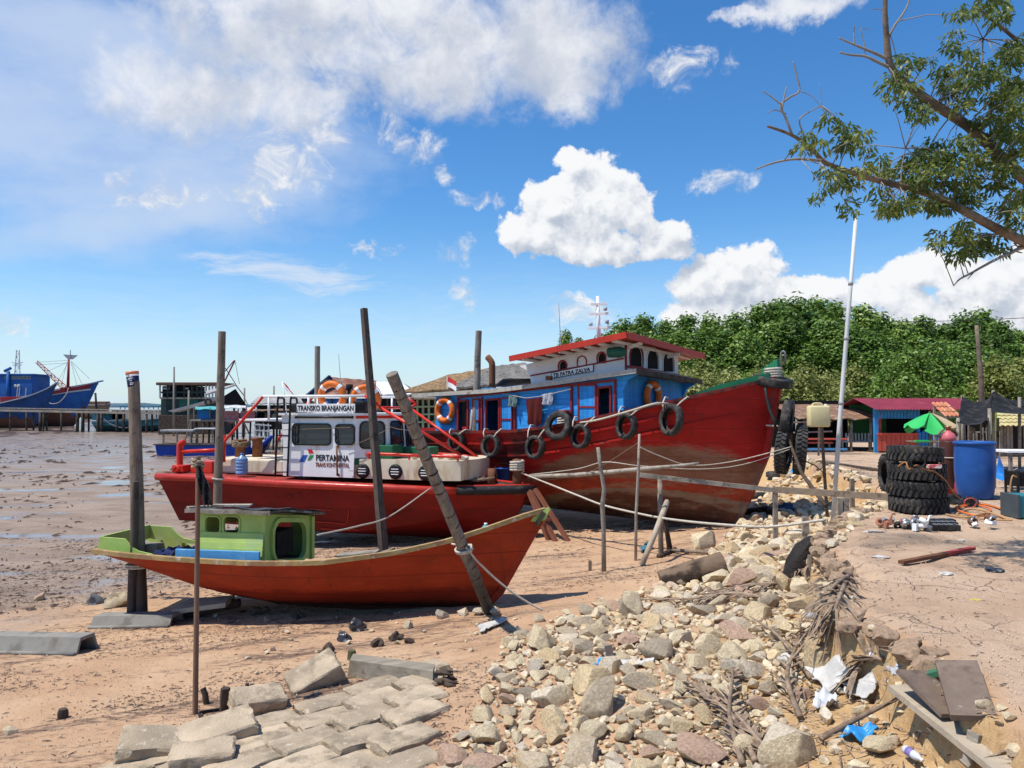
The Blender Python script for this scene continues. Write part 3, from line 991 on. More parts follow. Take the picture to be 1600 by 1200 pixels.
# overlapping planks under the windows, leaning out a little
pl = [(834,840),(841,848),(849,857),(858,866)]
for i,(ya,yb) in enumerate(pl):
 a_,b_ = c2(312,yb,.64 + i * .012),c2(411,ya,.64 + i * .012)
 q = MB()
 y_t,y_b = -(.625 + i * .022),-(.645 + i * .022)
 q.prism([(a_[0],y_t,b_[1]),(b_[0],y_t,b_[1]),(b_[0],y_b,a_[1] + .004),(a_[0],y_b,a_[1] + .004)],(0,.02,0))
 q.build('plank',LIME,sm)
q = MB(); a_,b_ = c2(275,872,.76),c2(406,862,.76)
q.rbox((a_[0],-.78,a_[1]),(b_[0],-.74,b_[1]),.006); q.build('blue_coaming',SKYBLUE,sm)
q = MB(); q.rbox((x1 - .03,-OFF - .012,zb),(x1 + .04,-OFF + .06,zt),.008); q.build('corner_post',LIME,sm)
q = MB(); q.rbox((x1 - .03,FOF - .08,zb + lz(FOF)),(x1 + .035,FOF + .01,zt + lz(FOF)),.008); q.build('corner_post',LIME,sm)
# roof, almost flat, dark with a ragged front edge, tilted with the boat
ra = c2(290,803,.7)
xr1 = x1 + .16
rows = []
for i in range(15):
 u = i / 14
 x = ra[0] + (xr1 - ra[0]) * u
 rows.append([Vector((x + (.02 * math.sin(k * 2.3) if i in (0,14) else 0),y,zt + .012 + .03 * (1 - ((k - 4) / 4) ** 2) + lz(y) + .006 * math.sin(i * .9 + k))) for k in range(9) for y in [-.70 + (FOF + .12 + .70) * k / 8]])
q = MB(); q.shell(rows,(0,0,.03)); rf = q.build('roof',lib('weathered roof felt',(0.085,0.08,0.078),0.8,0.35,4,(0.24,0.225,0.21),4,0.5,0.62,bump=0.5,bscale=20),sm)
q = MB(); sweep(q,[(r_[0].x,-.715,r_[0].z + .01) for r_ in rows],.02,.05); q.build('roof_edge',GREYWOOD,rf)
q = MB(); q.shell([[p + Vector((0,-.015,.04 + .010 * math.sin(i * 1.4 + k * 2))) for k,p in enumerate(r_)] for i,r_ in enumerate(rows[8:])],(0,0,.012)); q.build('loose_tarpaulin',TARP,rf)
q = MB(); e0 = SF.px(330,795,.4); q.beam((e0.x,-.35,zt + .065),(e0.x + .5,-.25,zt + .065),.14,.025); q.build('loose_board',GREYWOOD,rf)
q = MB(); e0 = SF.px(300,796,.4); q.beam((e0.x,-.5,zt + .05),(e0.x + .3,-.1,zt + .03),.1,.025); q.build('loose_board',GREYWOOD,rf)
# thwart boards forward
q = MB(); e0,e1 = SF.px(527,868,.55),SF.px(588,864,.5); q.beam(e0 + Vector((0,.05,-.01)),e1 + Vector((0,.05,.0)),.22,.035); q.build('thwart_board',GREYWOOD,sm)
q = MB(); e0,e1 = SF.px(592,865,.5),SF.px(611,861,.5); q.beam(e0 + Vector((0,.05,-.01)),e1 + Vector((0,.05,.0)),.22,.035); q.build('thwart_board',WOOD,sm)
# green bow piece
tip = Vector((xs_tip,0,zs_tip))
q = MB()
e = [(SF.px(x,y,0).x,SF.px(x,y,0).z) for x,y in ((824,813),(836,806),(856,793),(859,797),(852,812),(842,814))]
panel(q,e,[],lambda a_,b_,d: (a_,-.075 + d,b_),.15)
q.build('stem_head',LIME,sm)
q = MB(); q.beam(tip * .985 + Vector((.0,-.085,.0)),Vector((xs_tip * .86,-.085,zs_tip * .86)),.03,.06); q.build('stem_cap',lib('dark olive wood',(0.05,0.055,0.03),0.8),sm)
# things lying in the bow
bl = thing('plastic_bottle','small turquoise plastic lid end lying in the bow of the small red boat','bottle',SF.w(SF.px(759,828,.1) + Vector((0,0,-.04))))
q = SM(); q.lathe([(.0,-.02),(.05,-.02),(.055,0),(.055,.07),(.03,.1),(.0,.1)],seg=12); q.build('body',lib('turquoise plastic',(0.02,0.33,0.42),0.4),bl)
q = SM(); q.lathe([(.02,.1),(.022,.13),(0,.13)],seg=10); q.build('cap',WHITE,bl)
# ================================================================== RED STEEL WORK BOAT WITH WHITE WHEELHOUSE
tfoot = G(792,842)
TF = Frame(tfoot + Vector((0,0,-0.08)),-math.asin(0.30))
tk = thing('crew_boat','red steel work boat with white wheelhouse and raking red pipe stays','boat',TF.o,TF.h)
TBm = [(-10.6,1.15),(-9.5,1.38),(-8,1.5),(-4,1.5),(-2.5,1.4),(-1.4,1.12),(-.6,.75),(0.1,.34),(.5,.10),(.62,.05)]
tb = lambda x: interp(TBm,x)
tpx = [(246,746),(300,748),(400,755),(500,760),(600,764),(700,768),(760,768),(832,766)]
tsh = sheer_from_px(TF,tpx,tb)
t_tip = tsh[-1]; t_st = tsh[0][0]
TZ = lambda x: float(np.interp(x,[p[0] for p in tsh],[p[1] for p in tsh]))
# hard chine: px of the chine line on the near side
cpx = [(300,812),(480,826),(560,829),(620,824),(700,810),(760,797),(808,784)]
csh = [(TF.px(x,y,1.12 if x < 650 else 0.9 - .6 * (x - 650) / 158)) for x,y in cpx]
CZf = lambda x: float(np.interp(x,[p.x for p in csh],[p.z for p in csh]))
stt = []
for i in range(25):
 u = i / 24
 xs = t_st + (t_tip[0] - t_st) * u
 b = tb(xs)
 xc = t_st + .45 + (t_tip[0] - .22 - t_st - .45) * u
 zc = CZf(xc)
 bc = b * float(np.interp(u,[0,.6,.85,1],[.86,.84,.72,.55]))
 xk = t_st + .8 + (0.0 - t_st - .8) * min(u / .93,1) + max(u - .93,0) / .07 * (t_tip[0] - .35)
 zk = float(np.interp(u,[0,.08,.3,.93,1],[.55,.35,.05,0,.62]))
 stt.append((xs,TZ(xs),b,xc,zc,bc,xk,zk))
RED_T = hull_paint('deep red steel paint',(0.215,0.014,0.010),rough=0.42,chalk=(0.36,0.05,0.035),streak=0.3,bands=[(lambda n,x: n.m('ADD',0.80,n.m('MULTIPLY',x,0.0)),(0.17,0.011,0.008),0.05)])
mb = SM()
for side in (-1,1):
 top = [[Vector((xs,side * b,z)),Vector((xs + (xc - xs) * .5,side * (b * .55 + bc * .45),(z + zc) / 2 + .03)),Vector((xc,side * bc,zc))] for xs,z,b,xc,zc,bc,xk,zk in stt]
 bot = [[Vector((xc,side * bc,zc)),Vector((xc * .5 + xk * .5,side * bc * .55,zk + (zc - zk) * .42)),Vector((xk,0,zk))] for xs,z,b,xc,zc,bc,xk,zk in stt]
 for g_ in (top,bot):
  mb.grid(g_ if side < 0 else [r_[::-1] for r_ in g_])
s0 = stt[0]
mb.use(0,False)
mb.add([(s0[0],-s0[2],s0[1]),(s0[0],s0[2],s0[1]),(s0[3],s0[5],s0[4]),(s0[6],0,s0[7]),(s0[3],-s0[5],s0[4])],[(0,1,2,3,4)])
s1 = stt[-1]
mb.add([(s1[0],-s1[2],s1[1]),(s1[0],s1[2],s1[1]),(s1[3],s1[5],s1[4]),(s1[6],0,s1[7]),(s1[3],-s1[5],s1[4])],[(4,3,2,1,0)])
mb.build('hull',RED_T,tk,auto=38)
RAIL_T = lib('glossy red fender paint',(0.42,0.034,0.022),0.30,0.12,4,(0.34,0.03,0.022),6,0.55,0.72,bump=0.12,bscale=25)
for side in (-1,1):
 pts = [Vector((xs,side * (b + .02),z + .02)) for xs,z,b,*_ in stt]
 cut = int(len(pts) * .80)
 q = SM(); q.tube(pts[:cut + 1],.085,10); q.build('fender_belt',RAIL_T,tk)
 q = SM(); q.tube(pts[cut:],.095,10); q.build('rubber_fender',BLACK,tk)
 q = SM(); q.tube([p + Vector((0,-side * .03,.09)) for p in pts[cut:]],.03,6); q.build('deck_edge',RAIL_T,tk)
q = SM(); q.tube([(t_st - .02,-1.2,s0[1] + .02),(t_st - .05,0,s0[1] + .02),(t_st - .02,1.2,s0[1] + .02)],.1,10); q.build('stern_fender',lib('worn tan rubber',(0.20,0.13,0.08),0.8),tk)
q = SM(); e = TF.px(258,744,1.24); q.tube([(e.x - .18,-1.22,s0[1] + .02),(e.x + .14,-1.36,s0[1] + .02)],.115,12); q.build('stern_fender',MT['worn tan rubber'],tk)
q = MB(); q.grid([[Vector((xs,-b,z + .06)),Vector((xs,0,z + .09)),Vector((xs,b,z + .06))] for xs,z,b,*_ in stt]); q.build('deck',lib('red deck paint',(0.26,0.035,0.025),0.7,0.2),tk)
# raised welded marks on the hull side
def hullpt(px,py):
 p = TF.px(px,py,1.45)
 for _ in range(3):
  f_ = max(0,min(1,(p.z - CZf(p.x)) / max(TZ(p.x) - CZf(p.x),.01)))
  p = TF.px(px,py,tb(p.x) * (.86 + .14 * f_) + .004)
 return p
for pts in ([(486,795),(500,796),(518,797)],[(490,815),(512,816),(540,819),(543,814),(545,797)],[(502,826),(520,827),(560,828)]):
 q = MB(); q.tube([hullpt(*p) for p in pts],.012,5); q.build('weld_bead',RAIL_T,tk)
for p in ((453,775),(467,772),(574,778),(618,802)):
 q = MB(); q.lathe([(.0,-.012),(.04,-.012),(.055,0),(.055,.02)],hullpt(*p),12,'y'); q.build('hull_boss',RED_T,tk)
# ---- wheelhouse
HO = 1.08
dk = TZ(-6) + .08
def tp(px,py,off=HO):
 p = TF.px(px,py,off); return (p.x,p.z)
xA,zR = tp(440,649); xB,_ = tp(556,649)
xB0,_ = tp(552,742)
zD = tp(500,745)[1]
o_ = [(tp(444,745)[0],zD),(xB0,zD),(xB,zR),(xA,zR)]
w1 = rrect(*(lambda a,b: (a[0],a[1],b[0],b[1]))(tp(459,693),tp(516,664)),.07)
w2 = rrect(*(lambda a,b: (a[0],a[1],b[0],b[1]))(tp(526,693),tp(553,665)),.07)
for sy in (-1,1):
 q = MB()
 panel(q,o_,[w1,w2],lambda a,b,d,sy=sy: (a,sy * (HO - d),b),.04)
 wl = q.build('side_wall',STEELW,tk)
 for wn in (w1,w2):
  q = MB(); ringplate(q,wn,.035,lambda a,b,d,sy=sy: (a,sy * (HO - d),b),-.03,.02)
  fr = q.build('window_gasket',GASKET,wl)
  q = MB(); panel(q,wn,[],lambda a,b,d,sy=sy: (a,sy * (HO - .025 - d),b),.008); q.build('pane',GLASS,fr)
# faceted front: three panes on the near quarter, front and far quarter
fpx = [(xB,-HO),(xB + .52,-.58),(xB + .62,0),(xB + .52,.58),(xB,HO)]
fbx = [(xB0 + .03,-HO),(xB0 + .62,-.60),(xB0 + .75,0),(xB0 + .62,.60),(xB0 + .03,HO)]
zF = tp(560,716)[1]
for i in range(4):
 T0,T1 = Vector((*fpx[i],zR)),Vector((*fpx[i + 1],zR))
 B0,B1 = Vector((*fbx[i],zF)),Vector((*fbx[i + 1],zF))
 nrm = (T1 - T0).cross(B0 - T0).normalized()
 if nrm.x < 0:
  nrm = -nrm
 fn = lambda a,b,d,T0=T0,T1=T1,B0=B0,B1=B1,nrm=nrm: (B0.lerp(B1,a)).lerp(T0.lerp(T1,a),b) - nrm * d
 hole = [(a,b) for a,b in rrect(.16,.24,.86,.84,.13)]
 q = MB(); panel(q,[(0,0),(1,0),(1,1),(0,1)],[hole],fn,.04); fw = q.build('front_wall',STEELW,tk)
 q = MB()
 big = [(.5 + (a - .5) * 1.13,.54 + (b - .54) * 1.1) for a,b in hole]
 panel(q,big,[hole],lambda a,b,d,fn=fn: fn(a,b,-.022 + d),.045); fr = q.build('window_gasket',GASKET,fw)
 q = MB(); panel(q,hole,[],lambda a,b,d,fn=fn: fn(a,b,.018 + d),.008); q.build('pane',GLASS,fr)
 q = MB(); panel(q,[(0,-.16),(1,-.16),(1,0),(0,0)],[],lambda a,b,d,fn=fn: fn(a,b,-.004 + d),.03); q.build('green_dado',lib('dark green paint',(0.02,0.09,0.045),0.5),fw)
 q = MB(); panel(q,[(0,.93),(1,.93),(1,1.0),(0,1.0)],[],lambda a,b,d,fn=fn: fn(a,b,-.012 + d),.01); q.build('red_band',REDPIPE,fw)
q = MB(); panel(q,[(-HO + .042,zD),(HO - .042,zD),(HO - .042,zR),(-HO + .042,zR)],[rrect(-.3,zD + .1,.35,zR - .2,.08)],lambda a,b,d: (xA + .02 + d,a,b),.04); q.build('aft_wall',STEELW,tk)
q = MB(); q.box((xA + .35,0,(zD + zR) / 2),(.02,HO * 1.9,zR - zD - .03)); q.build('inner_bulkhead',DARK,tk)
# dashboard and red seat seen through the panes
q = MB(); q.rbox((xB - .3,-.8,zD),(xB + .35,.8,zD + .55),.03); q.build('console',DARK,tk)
q = MB(); q.rbox((xB - .75,-.5,zD),(xB - .55,.1,zR - .45),.05); q.build('seat',REDPIPE,tk)
# roof slab
q = MB()
roof = [(xA - .08,-HO - .05),(xB + .02,-HO - .05),(xB + .58,-.62),(xB + .69,0),(xB + .58,.62),(xB + .02,HO + .05),(xA - .08,HO + .05)]
q.prism([(x,y,zR + .002) for x,y in roof],(0,0,.05)); rfo = q.build('roof',STEELW,tk)
zT = zR + .052
q = MB()
p0,p1 = tp(412,664,.3),tp(437,664,.3)
q.rbox((p0[0] - .25,-.9,zR - .14),(xA - .09,.9,zR - .09),.01); q.build('aft_awning',STEELW,tk)
q = MB(); q.rbox((p0[0] - .27,-.92,zR - .145),(p0[0] - .252,.92,zR - .085),.004); q.build('awning_edge',REDPIPE,tk)
# name board with lettering
nb0,nb1 = tp(464,644,HO + .06),tp(555,631,HO + .06)
q = MB(); q.rbox((nb0[0],-HO - .075,nb0[1]),(nb1[0],-HO - .055,nb1[1]),.004); nbd = q.build('name_board',WHITE,tk)
def letter(txt,x0,x1,z0,hgt,y,parent,m_=None,bold=.012,name='lettering',tilt=0.0,seg=None):
 l = text_mb(txt,hgt,.004,1.0,hgt * .035)
 k = (x1 - x0) / max(l.w,.01)
 l.v = [(x0 + p[0] * k,y + p[1],z0 + p[2] + p[0] * k * tilt) for p in l.v]
 return l.build(name,m_ or INK,parent,fix=False)
hN = (nb1[1] - nb0[1])
letter('TRANSKO BRANJANGAN',nb0[0] + .03,nb1[0] - .03,nb0[1] + hN * .2,hN * .6,-HO - .079,nbd)
# company mark: three leaning bars and the words
def lean(pixs,key,colr):
 q = MB(); panel(q,[tp(x,y,HO + .01) for x,y in pixs],[],lambda a,b,d: (a,-HO - .006 + d,b),.004)
 q.build('company_mark',lib(key,colr,0.45,0.05,bump=0),tk)
lean([(480,702),(487,702),(490,708),(483,709)],'mark red',(0.52,0.02,0.025))
lean([(467,722),(473,711),(480.5,711),(475,722)],'mark blue',(0.02,0.09,0.42))
lean([(480,719),(484,711),(490,711),(487,717),(483,719.5)],'mark green',(0.03,0.24,0.06))
a,b = tp(494,719.5),tp(546,711.5)
letter('PERTAMINA',a[0],b[0],a[1],b[1] - a[1],-HO - .006,tk)
a,b = tp(493,729),tp(546,724)
letter('TRANS KONTINENTAL',a[0],b[0],a[1],b[1] - a[1],-HO - .006,tk,lib('faded rust lettering',(0.20,0.06,0.04),0.7),.006)
# grab bars
for pts in ([(462,652),(549,652)],):
 q = SM(); e = [TF.px(x,y,HO + .05) for x,y in pts]; q.tube(e,.022,8)
 for x in e:
  q.tube([x,x + Vector((0,.06,0))],.03,8)
 q.build('grab_bar',GASKET,tk)
q = SM(); e = [TF.px(x,y,HO + .06) for x,y in ((526,698),(527,742))]; q.tube(e,.02,7)
for x in e:
 q.tube([x,x + Vector((0,.07,0))],.028,7)
q.build('grab_bar',RUST,tk)
# ladder
ld = MB(); ld.use(0,True)
a0,a1,b0,b1 = TF.px(430,745,HO + .16),TF.px(434,622,HO + .16),TF.px(449,745,HO + .16),TF.px(454,622,HO + .16)
for lo,hi,px in ((a0,a1,444),(b0,b1,464)):
 back = TF.px(px,622,HO - .15); back.z = hi.z; dn = Vector(back); dn.z = zT
 ld.tube(smooth_path([lo,lo.lerp(hi,.5),hi - Vector((0,0,.06)),hi + Vector((0,.06,.0)),back + Vector((0,-.05,0)),back - Vector((0,0,.06)),dn],4),.024,7)
ldo = ld.build('ladder',GASKET,tk)
for k in range(6):
 f_ = .06 + k * .155
 q = MB(); q.tube([a0.lerp(a1,f_),b0.lerp(b1,f_)],.014,6); q.build('rung',GASKET,ldo)
# white roof rail and its red raking stays
RY = HO - .05
rl = MB(); rl.use(0,True)
zr = TF.px(500,619,RY).z
x_a,x_b = TF.px(411,619,RY).x,TF.px(570,619,RY).x
for y in (-RY,RY):
 rl.tube([(x_a,y,zr),(x_b,y,zr)],.03,8)
rl.tube([(x_a,-RY,zr),(x_a,RY,zr)],.03,8)
rlo = rl.build('roof_rail',WHITE,tk)
for px in (420,482,547):
 for y in (-RY,RY):
  x = TF.px(px,630,RY).x
  q = SM(); q.tube([(x,y,zr),(x,y,zT if x > xA else zR - .1)],.026,7); q.build('stanchion',WHITE,rlo)
for y in (-RY,RY):
 q = MB(); q.use(0,True)
 q.tube([(x_a,y,zr)] + [Vector((TF.px(px,py,RY).x,y * 1.05,TF.px(px,py,RY).z)) for px,py in ((380,658),(350,693),(346,722))],.036,8)
 q.build('red_stay',REDPIPE,rlo)
 q = MB(); q.use(0,True)
 off = RY if y < 0 else -RY
 q.tube([(x_b,y,zr),(x_b + .3,y,zr - .17)],.032,8); q.build('red_stay',REDPIPE,rlo)
j0 = TF.px(594,637,RY * .9); j1 = TF.px(742,716,.55)
q = MB(); q.use(0,True)
q.tube([(x_b + .3,-RY,zr - .17),j0],.032,8); q.tube([j0,TF.px(722,712,.62)],.034,8); q.build('red_stay',REDPIPE,rlo)
k0 = TF.px(640,637,-RY * .9)
q = SM(); q.tube([j0,k0],.03,8); q.tube([(x_b + .3,RY,zr - .17),k0],.03,8); q.tube([k0,TF.px(746,714,-.45)],.034,8); q.build('red_stay',REDPIPE,rlo)
# fore trunk: rusty cream coaming with portholes
xt0,zt0 = tp(551,747,1.02); xt1,_ = tp(700,747,1.02)
ztop = tp(600,718,1.02)[1]; zlow = zt0
xn = TF.px(748,735,.2).x
ol = [(xt0,-1.02),(xt1 - .1,-1.02),(xt1 + .25,-.93),(xn - .12,-.62),(xn,-.25),(xn + .02,.25),(xn - .12,.62),(xt1 + .25,.93),(xt1 - .1,1.02),(xt0,1.02)]
q = MB()
n_ = len(ol)
q.prism([(x,y,zlow) for x,y in ol],(0,0,ztop - zlow)); tr = q.build('fore_trunk',CREAM,tk,auto=32)
for px,py in ((567,736),(618,737),(664.5,739)):
 c_ = TF.px(px,py,1.03)
 q = SM(); q.lathe([(.11,-.035),(.155,-.03),(.165,0),(.155,.02)],c_,20,'y'); pr = q.build('porthole',GASKET,tr)
 q = MB(); q.lathe([(0,-.012),(.125,-.012),(.125,.0),(0,0)],c_,20,'y'); q.build('pane',GLASS,pr)
 for dz in (-.055,0.0,.055):
  w_ = math.sqrt(max(.11 ** 2 - dz ** 2,0)) * .9
  q = MB(); q.rbox((c_.x - w_,c_.y - .045,c_.z + dz - .009),(c_.x + w_,c_.y - .028,c_.z + dz + .009),.003); q.build('slat',WHITE,pr)
# low red hand rail on the trunk
hr = MB(); hr.use(0,True)
pA,pB = TF.px(576,709,.95),TF.px(720,714,.95)
hr.tube(smooth_path([pA + Vector((0,0,-.14)),pA + Vector((0,0,-.04)),pA + Vector((.05,0,0)),pA.lerp(pB,.5),pB],4),.034,8)
hro = hr.build('hand_rail',REDPIPE,tk)
for f_ in (.45,.97):
 p_ = pA.lerp(pB,f_)
 q = MB(); q.tube([p_,(p_.x,p_.y,ztop)],.024,6); q.build('post',REDPIPE,hro)
pA2,pB2 = TF.px(655,707,-.9),TF.px(745,713,-.5)
q = SM(); q.tube([pA2,pB2],.03,7); q.tube([pA2,(pA2.x,pA2.y,ztop)],.024,6); q.tube([pB2,(pB2.x,pB2.y,ztop - .1)],.024,6); q.build('hand_rail',REDPIPE,tk)
# aft coaming, bollards, pipe frame, winch
a0_ = TF.px(356,716,.75); a1_ = TF.px(440,716,.75)
zdk = TZ(-8) + .07
q = MB(); q.rbox((a0_.x - .4,-.75,zdk),(a1_.x + .05,.75,a0_.z),.05); q.build('aft_coaming',CREAM,tk)
q = MB(); q.use(0,True)
def tq(px,py,off=.9):
 return TF.px(px,py,off)
f0 = tq(281,738); f1 = tq(281,702); f2 = tq(290,691)
q.tube(smooth_path([f0,f1,f1 + Vector((.02,0,.13)),f1 + Vector((.12,0,.17))],4),.075,9)
q.tube([tq(281,706),tq(345,703)],.045,8)
q.build('aft_frame',REDPIPE,tk)
q = SM(); q.tube([tq(348,722),tq(349,680)],.065,9); q.build('aft_post',REDPIPE,tk)
q = MB(); q.rbox(tq(268,738,1.1),tq(286,727,1.1) + Vector((0,.3,0)),.02); q.build('fairlead',REDPIPE,tk)
q = SM(); e = tq(276,735,1.15); q.tube([e + Vector((.075 * math.cos(k * math.pi / 8),0,.09 * math.sin(k * math.pi / 8))) for k in range(9)],.03,7); q.build('fairlead_loop',REDPIPE,tk)
q = MB(); e = tq(302,735,.8); q.rbox((e.x,-.9,zdk),(e.x + .62,-.35,tq(302,720,.8).z),.02); q.build('deck_locker',REDPIPE,tk)
for px,py0,py1,off,m_ in ((375,728,690,.2,RUST),(402,722,687,.1,RUST)):
 q = SM(); e0,e1 = tq(px,py0,off),tq(px,py1,off); q.lathe([(.13,e0.z - .1),(.12,e1.z),(.16,e1.z),(.16,e1.z + .05),(0,e1.z + .05)],(e0.x,e0.y,0),14); q.build('bollard',m_,tk)
q = MB(); q.use(0,True)
e = tq(376,694,.2)
q.tube([(e.x + (.17 + .03 * math.sin(k * .7)) * math.cos(k * .8),e.y + .17 * math.sin(k * .8),e.z - .05 + .02 * (k % 7)) for k in range(50)],.028,6)
q.build('rope_turns',DKROPE,tk)
# fore deck: green boxes, coils, post
for px0,py0,px1,py1,off,nm in ((583,709,614,696,.85,'green_box'),(628,712,672,699,.2,'green_box')):
 a,b = tq(px0,py0,off),tq(px1,py1,off)
 q = MB(); q.rbox((a.x,a.y,ztop + .005),(b.x,a.y + .5,b.z),.02); q.build(nm,lib('green plastic',(0.02,0.12,0.055),0.5),tk)
for px,py,off in ((700,714,.5),(715,715,.6),(660,716,.7)):
 e = tq(px,py,off); q = MB(); q.use(0,True)
 q.tube([(e.x + .22 * math.cos(k * .6) * (1 + .1 * math.sin(k)),e.y + .14 * math.sin(k * .6),ztop + .03 + .012 * (k % 5)) for k in range(34)],.026,6)
 q.build('coiled_rope',ROPE,tk)
e = tq(768,757,.15); e1 = tq(768,732,.15)
q = SM(); q.lathe([(.09,e.z - .1),(.085,e1.z),(0,e1.z)],(e.x,e.y,0),12); q.build('bow_bollard',RUST,tk)
q = SM(); e = tq(752,752,.3); q.tube([(e.x + .3 * math.cos(k * .55) * (.6 + .4 * math.sin(k * .21)),e.y + .2 * math.sin(k * .55),e.z + .02 + .012 * (k % 6)) for k in range(44)],.025,6); q.build('coiled_rope',DKROPE,tk)
e,e1 = tq(808,766,.05),tq(808,718,.05)
q = SM(); q.lathe([(.12,e.z - .1),(.10,e.z + .3),(.10,e1.z),(0,e1.z + .02)],(e.x,e.y,0),12); q.build('bow_post',RUST,tk)
q = SM(); em = tq(808,729,.05); q.tube([(em.x + .14 * math.cos(k * .7),em.y + .14 * math.sin(k * .7),em.z - .1 + .006 * k) for k in range(40)],.028,6); q.build('rope_turns',ROPE,tk)
# roof fittings: search light, flag, aerial, radio boxes
fl = MB(); fl.use(0,True); e = tq(448,622,.5); fl.tube([(e.x,e.y,zT),(e.x - .12,e.y,zr + .36)],.012,6); fs = fl.build('flag_staff',WHITE,tk)
top_ = Vector((e.x - .12,e.y,zr + .36))
for m0,nm,o0 in ((REDCLOTH,'red_stripe',0),(WHITECLOTH,'white_stripe',1)):
 q = MB(); q.use(0,True)
 rows = []
 for i in range(7):
  u = i / 6
  rows.append([top_ + Vector((.02 + u * .26 + .06 * k + .03 * o0,.03 * math.sin(u * 5 + k),-.02 - u * .24 - (o0 + k) * (.11) * (1 - .3 * u))) for k in (0,.5,1)])
 q.shell(rows,(0,.004,0)); q.build(nm,m0,fs)
q = MB(); q.tube([(tq(536,620,0).x,0,zT),(tq(529,553,0).x,0,tq(529,553,0).z)],[.012,.005],5); q.build('aerial',lib('grey aerial',(0.35,0.36,0.37),0.5),tk)
e = tq(566,632,.75); q = MB(); q.rbox((e.x - .13,-.95,zT),(e.x + .16,-.6,e.z + .08),.03); q.build('search_light',GASKET,tk)
e = tq(468,640,.3); q = MB(); q.rbox((e.x - .2,-.4,zT),(e.x + .2,0,zT + .2),.04); q.build('roof_box',DARK,tk)
e = tq(546,610,.1); q = SM(); q.lathe([(.05,zT),(.05,e.z),(.09,e.z),(.08,e.z + .14),(0,e.z + .15)],(e.x,-.1,0),10); q.build('horn',DARK,tk)
# loose wires looping on the side
for a,b,s_ in (((436,672),(548,668),.0),((540,700),(610,668),.03),((600,662),(640,672),.04),((545,735),(572,716),.1)):
 q = MB(); q.tube(sag(tq(*a,HO + .04),tq(*b,HO + .04),s_),.006,4); q.build('loose_wire',DKROPE,tk)
# life rings and the water jug are things of their own
life_ring('lifebuoy','larger orange lifebuoy standing on the white wheelhouse roof above the name board',TF.w(tq(519,619,.55)),(0.12,0,TF.h),.285,.08)
life_ring('lifebuoy','orange lifebuoy partly hidden by the dark leaning post on the white wheelhouse roof',TF.w(tq(571,624,.3)),(0.1,0.1,TF.h + .5),.28,.075)
jl = tq(378,741,1.1)
jg = thing('water_jug','big translucent blue water jug on the red work boat aft deck','jug',TF.w((jl.x,jl.y,zdk + .02)))
q = MB(); q.use(0,True)
prof = [(0,0),(.12,0),(.135,.02)]
for k in range(4):
 z0 = .03 + k * .075
 prof += [(.137,z0),(.137,z0 + .05),(.128,z0 + .058),(.128,z0 + .068)]
prof += [(.135,.335),(.10,.39),(.045,.42),(.038,.46)]
q.lathe(prof,seg=20); q.build('body',lib('blue jug plastic',(0.16,0.27,0.48),0.25,0.05,bump=0),jg)
q = SM(); q.lathe([(.042,.455),(.042,.49),(0,.49)],seg=14); q.build('cap',lib('mid blue cap',(0.06,0.16,0.42),0.4),jg)
bk = tq(786,745,-.9)
bu = thing('plastic_bucket','blue plastic bucket standing on the red work boat bow deck','bucket',TF.w((bk.x,bk.y,TZ(bk.x) + .07)))
q = SM(); q.lathe([(0,0),(.14,0),(.18,.30),(.195,.30),(.195,.32),(.17,.32),(.13,.02),(0,.02)],seg=18); q.build('pail',lib('blue bucket plastic',(0.025,0.075,0.30),0.4),bu)
q = SM(); q.tube([(.19 * math.cos(math.pi * k / 10),-.02,.31 + .12 * math.sin(math.pi * k / 10)) for k in range(11)],.006,5); q.build('handle',RUST,bu)
# ================================================================== BIG WOODEN TUG, RED HULL AND BLUE DECKHOUSE
bfoot = G(1147,818)
BF = Frame(bfoot + Vector((0,0,-0.08)),-R(40))
bt = thing('wooden_tugboat','big red wooden tugboat with blue deckhouse and tyres hung along its side','boat',BF.o,BF.h)
BBm = [(-13,1.35),(-11.5,1.6),(-9,1.9),(-6,2.0),(-4,1.95),(-2.5,1.75),(-1.2,1.38),(-.3,.98),(.4,.58),(.9,.2),(1.1,.07),(1.3,.06)]
bb = lambda x: interp(BBm,x)
bpx = [(640,676),(700,676),(760,676),(810,674),(860,668),(905,660),(950,650),(1000,639),(1060,626),(1130,611),(1185,598),(1212,592)]
bsh = sheer_from_px(BF,bpx,bb)
b_tip = bsh[-1]
b_st = bsh[0][0] - 1.4
BZ = lambda x: float(np.interp(x,[b_st] + [p[0] for p in bsh],[bsh[0][1] + .06] + [p[1] for p in bsh]))
stb = []
for i in range(34):
 u = i / 33
 xs = b_st + (b_tip[0] - b_st) * (1 - (1 - u) ** 1.2)
 if u < .88:
  xk = b_st + .9 + (0 - b_st - .9) * u / .88
  zk = float(np.interp(u,[0,.1,.25,.88],[1.1,.6,.1,0]))
 else:
  q_ = (u - .88) / .12
  xk = float(np.interp(q_,[0,.45,1],[0,.68 * b_tip[0],b_tip[0]])); zk = b_tip[1] * q_
 stb.append((xs,BZ(xs),bb(xs),xk,zk,float(np.interp(u,[0,.3,.65,.88,1],[.3,.1,.2,.62,1]))))
def band_fit(pix,off=0.0):
 pts = []
 for px,py in pix:
  x = 0
  for _ in range(6):
   q = BF.px(px,py,max(bb(x) - off,.1)); x = q.x
  pts.append((q.x,q.z))
 return np.polyfit([p[0] for p in pts],[p[1] for p in pts],2 if len(pts) > 3 else 1)
def poly_edge(cf):
 def f(n,x):
  acc = float(cf[0])
  for c_ in cf[1:]:
   acc = n.m('ADD',n.m('MULTIPLY',acc,x),float(c_))
  return acc
 return f
e_red = band_fit([(860,722),(900,706),(950,697),(1004,695),(1054,698),(1136,714),(1176,722)],.12)
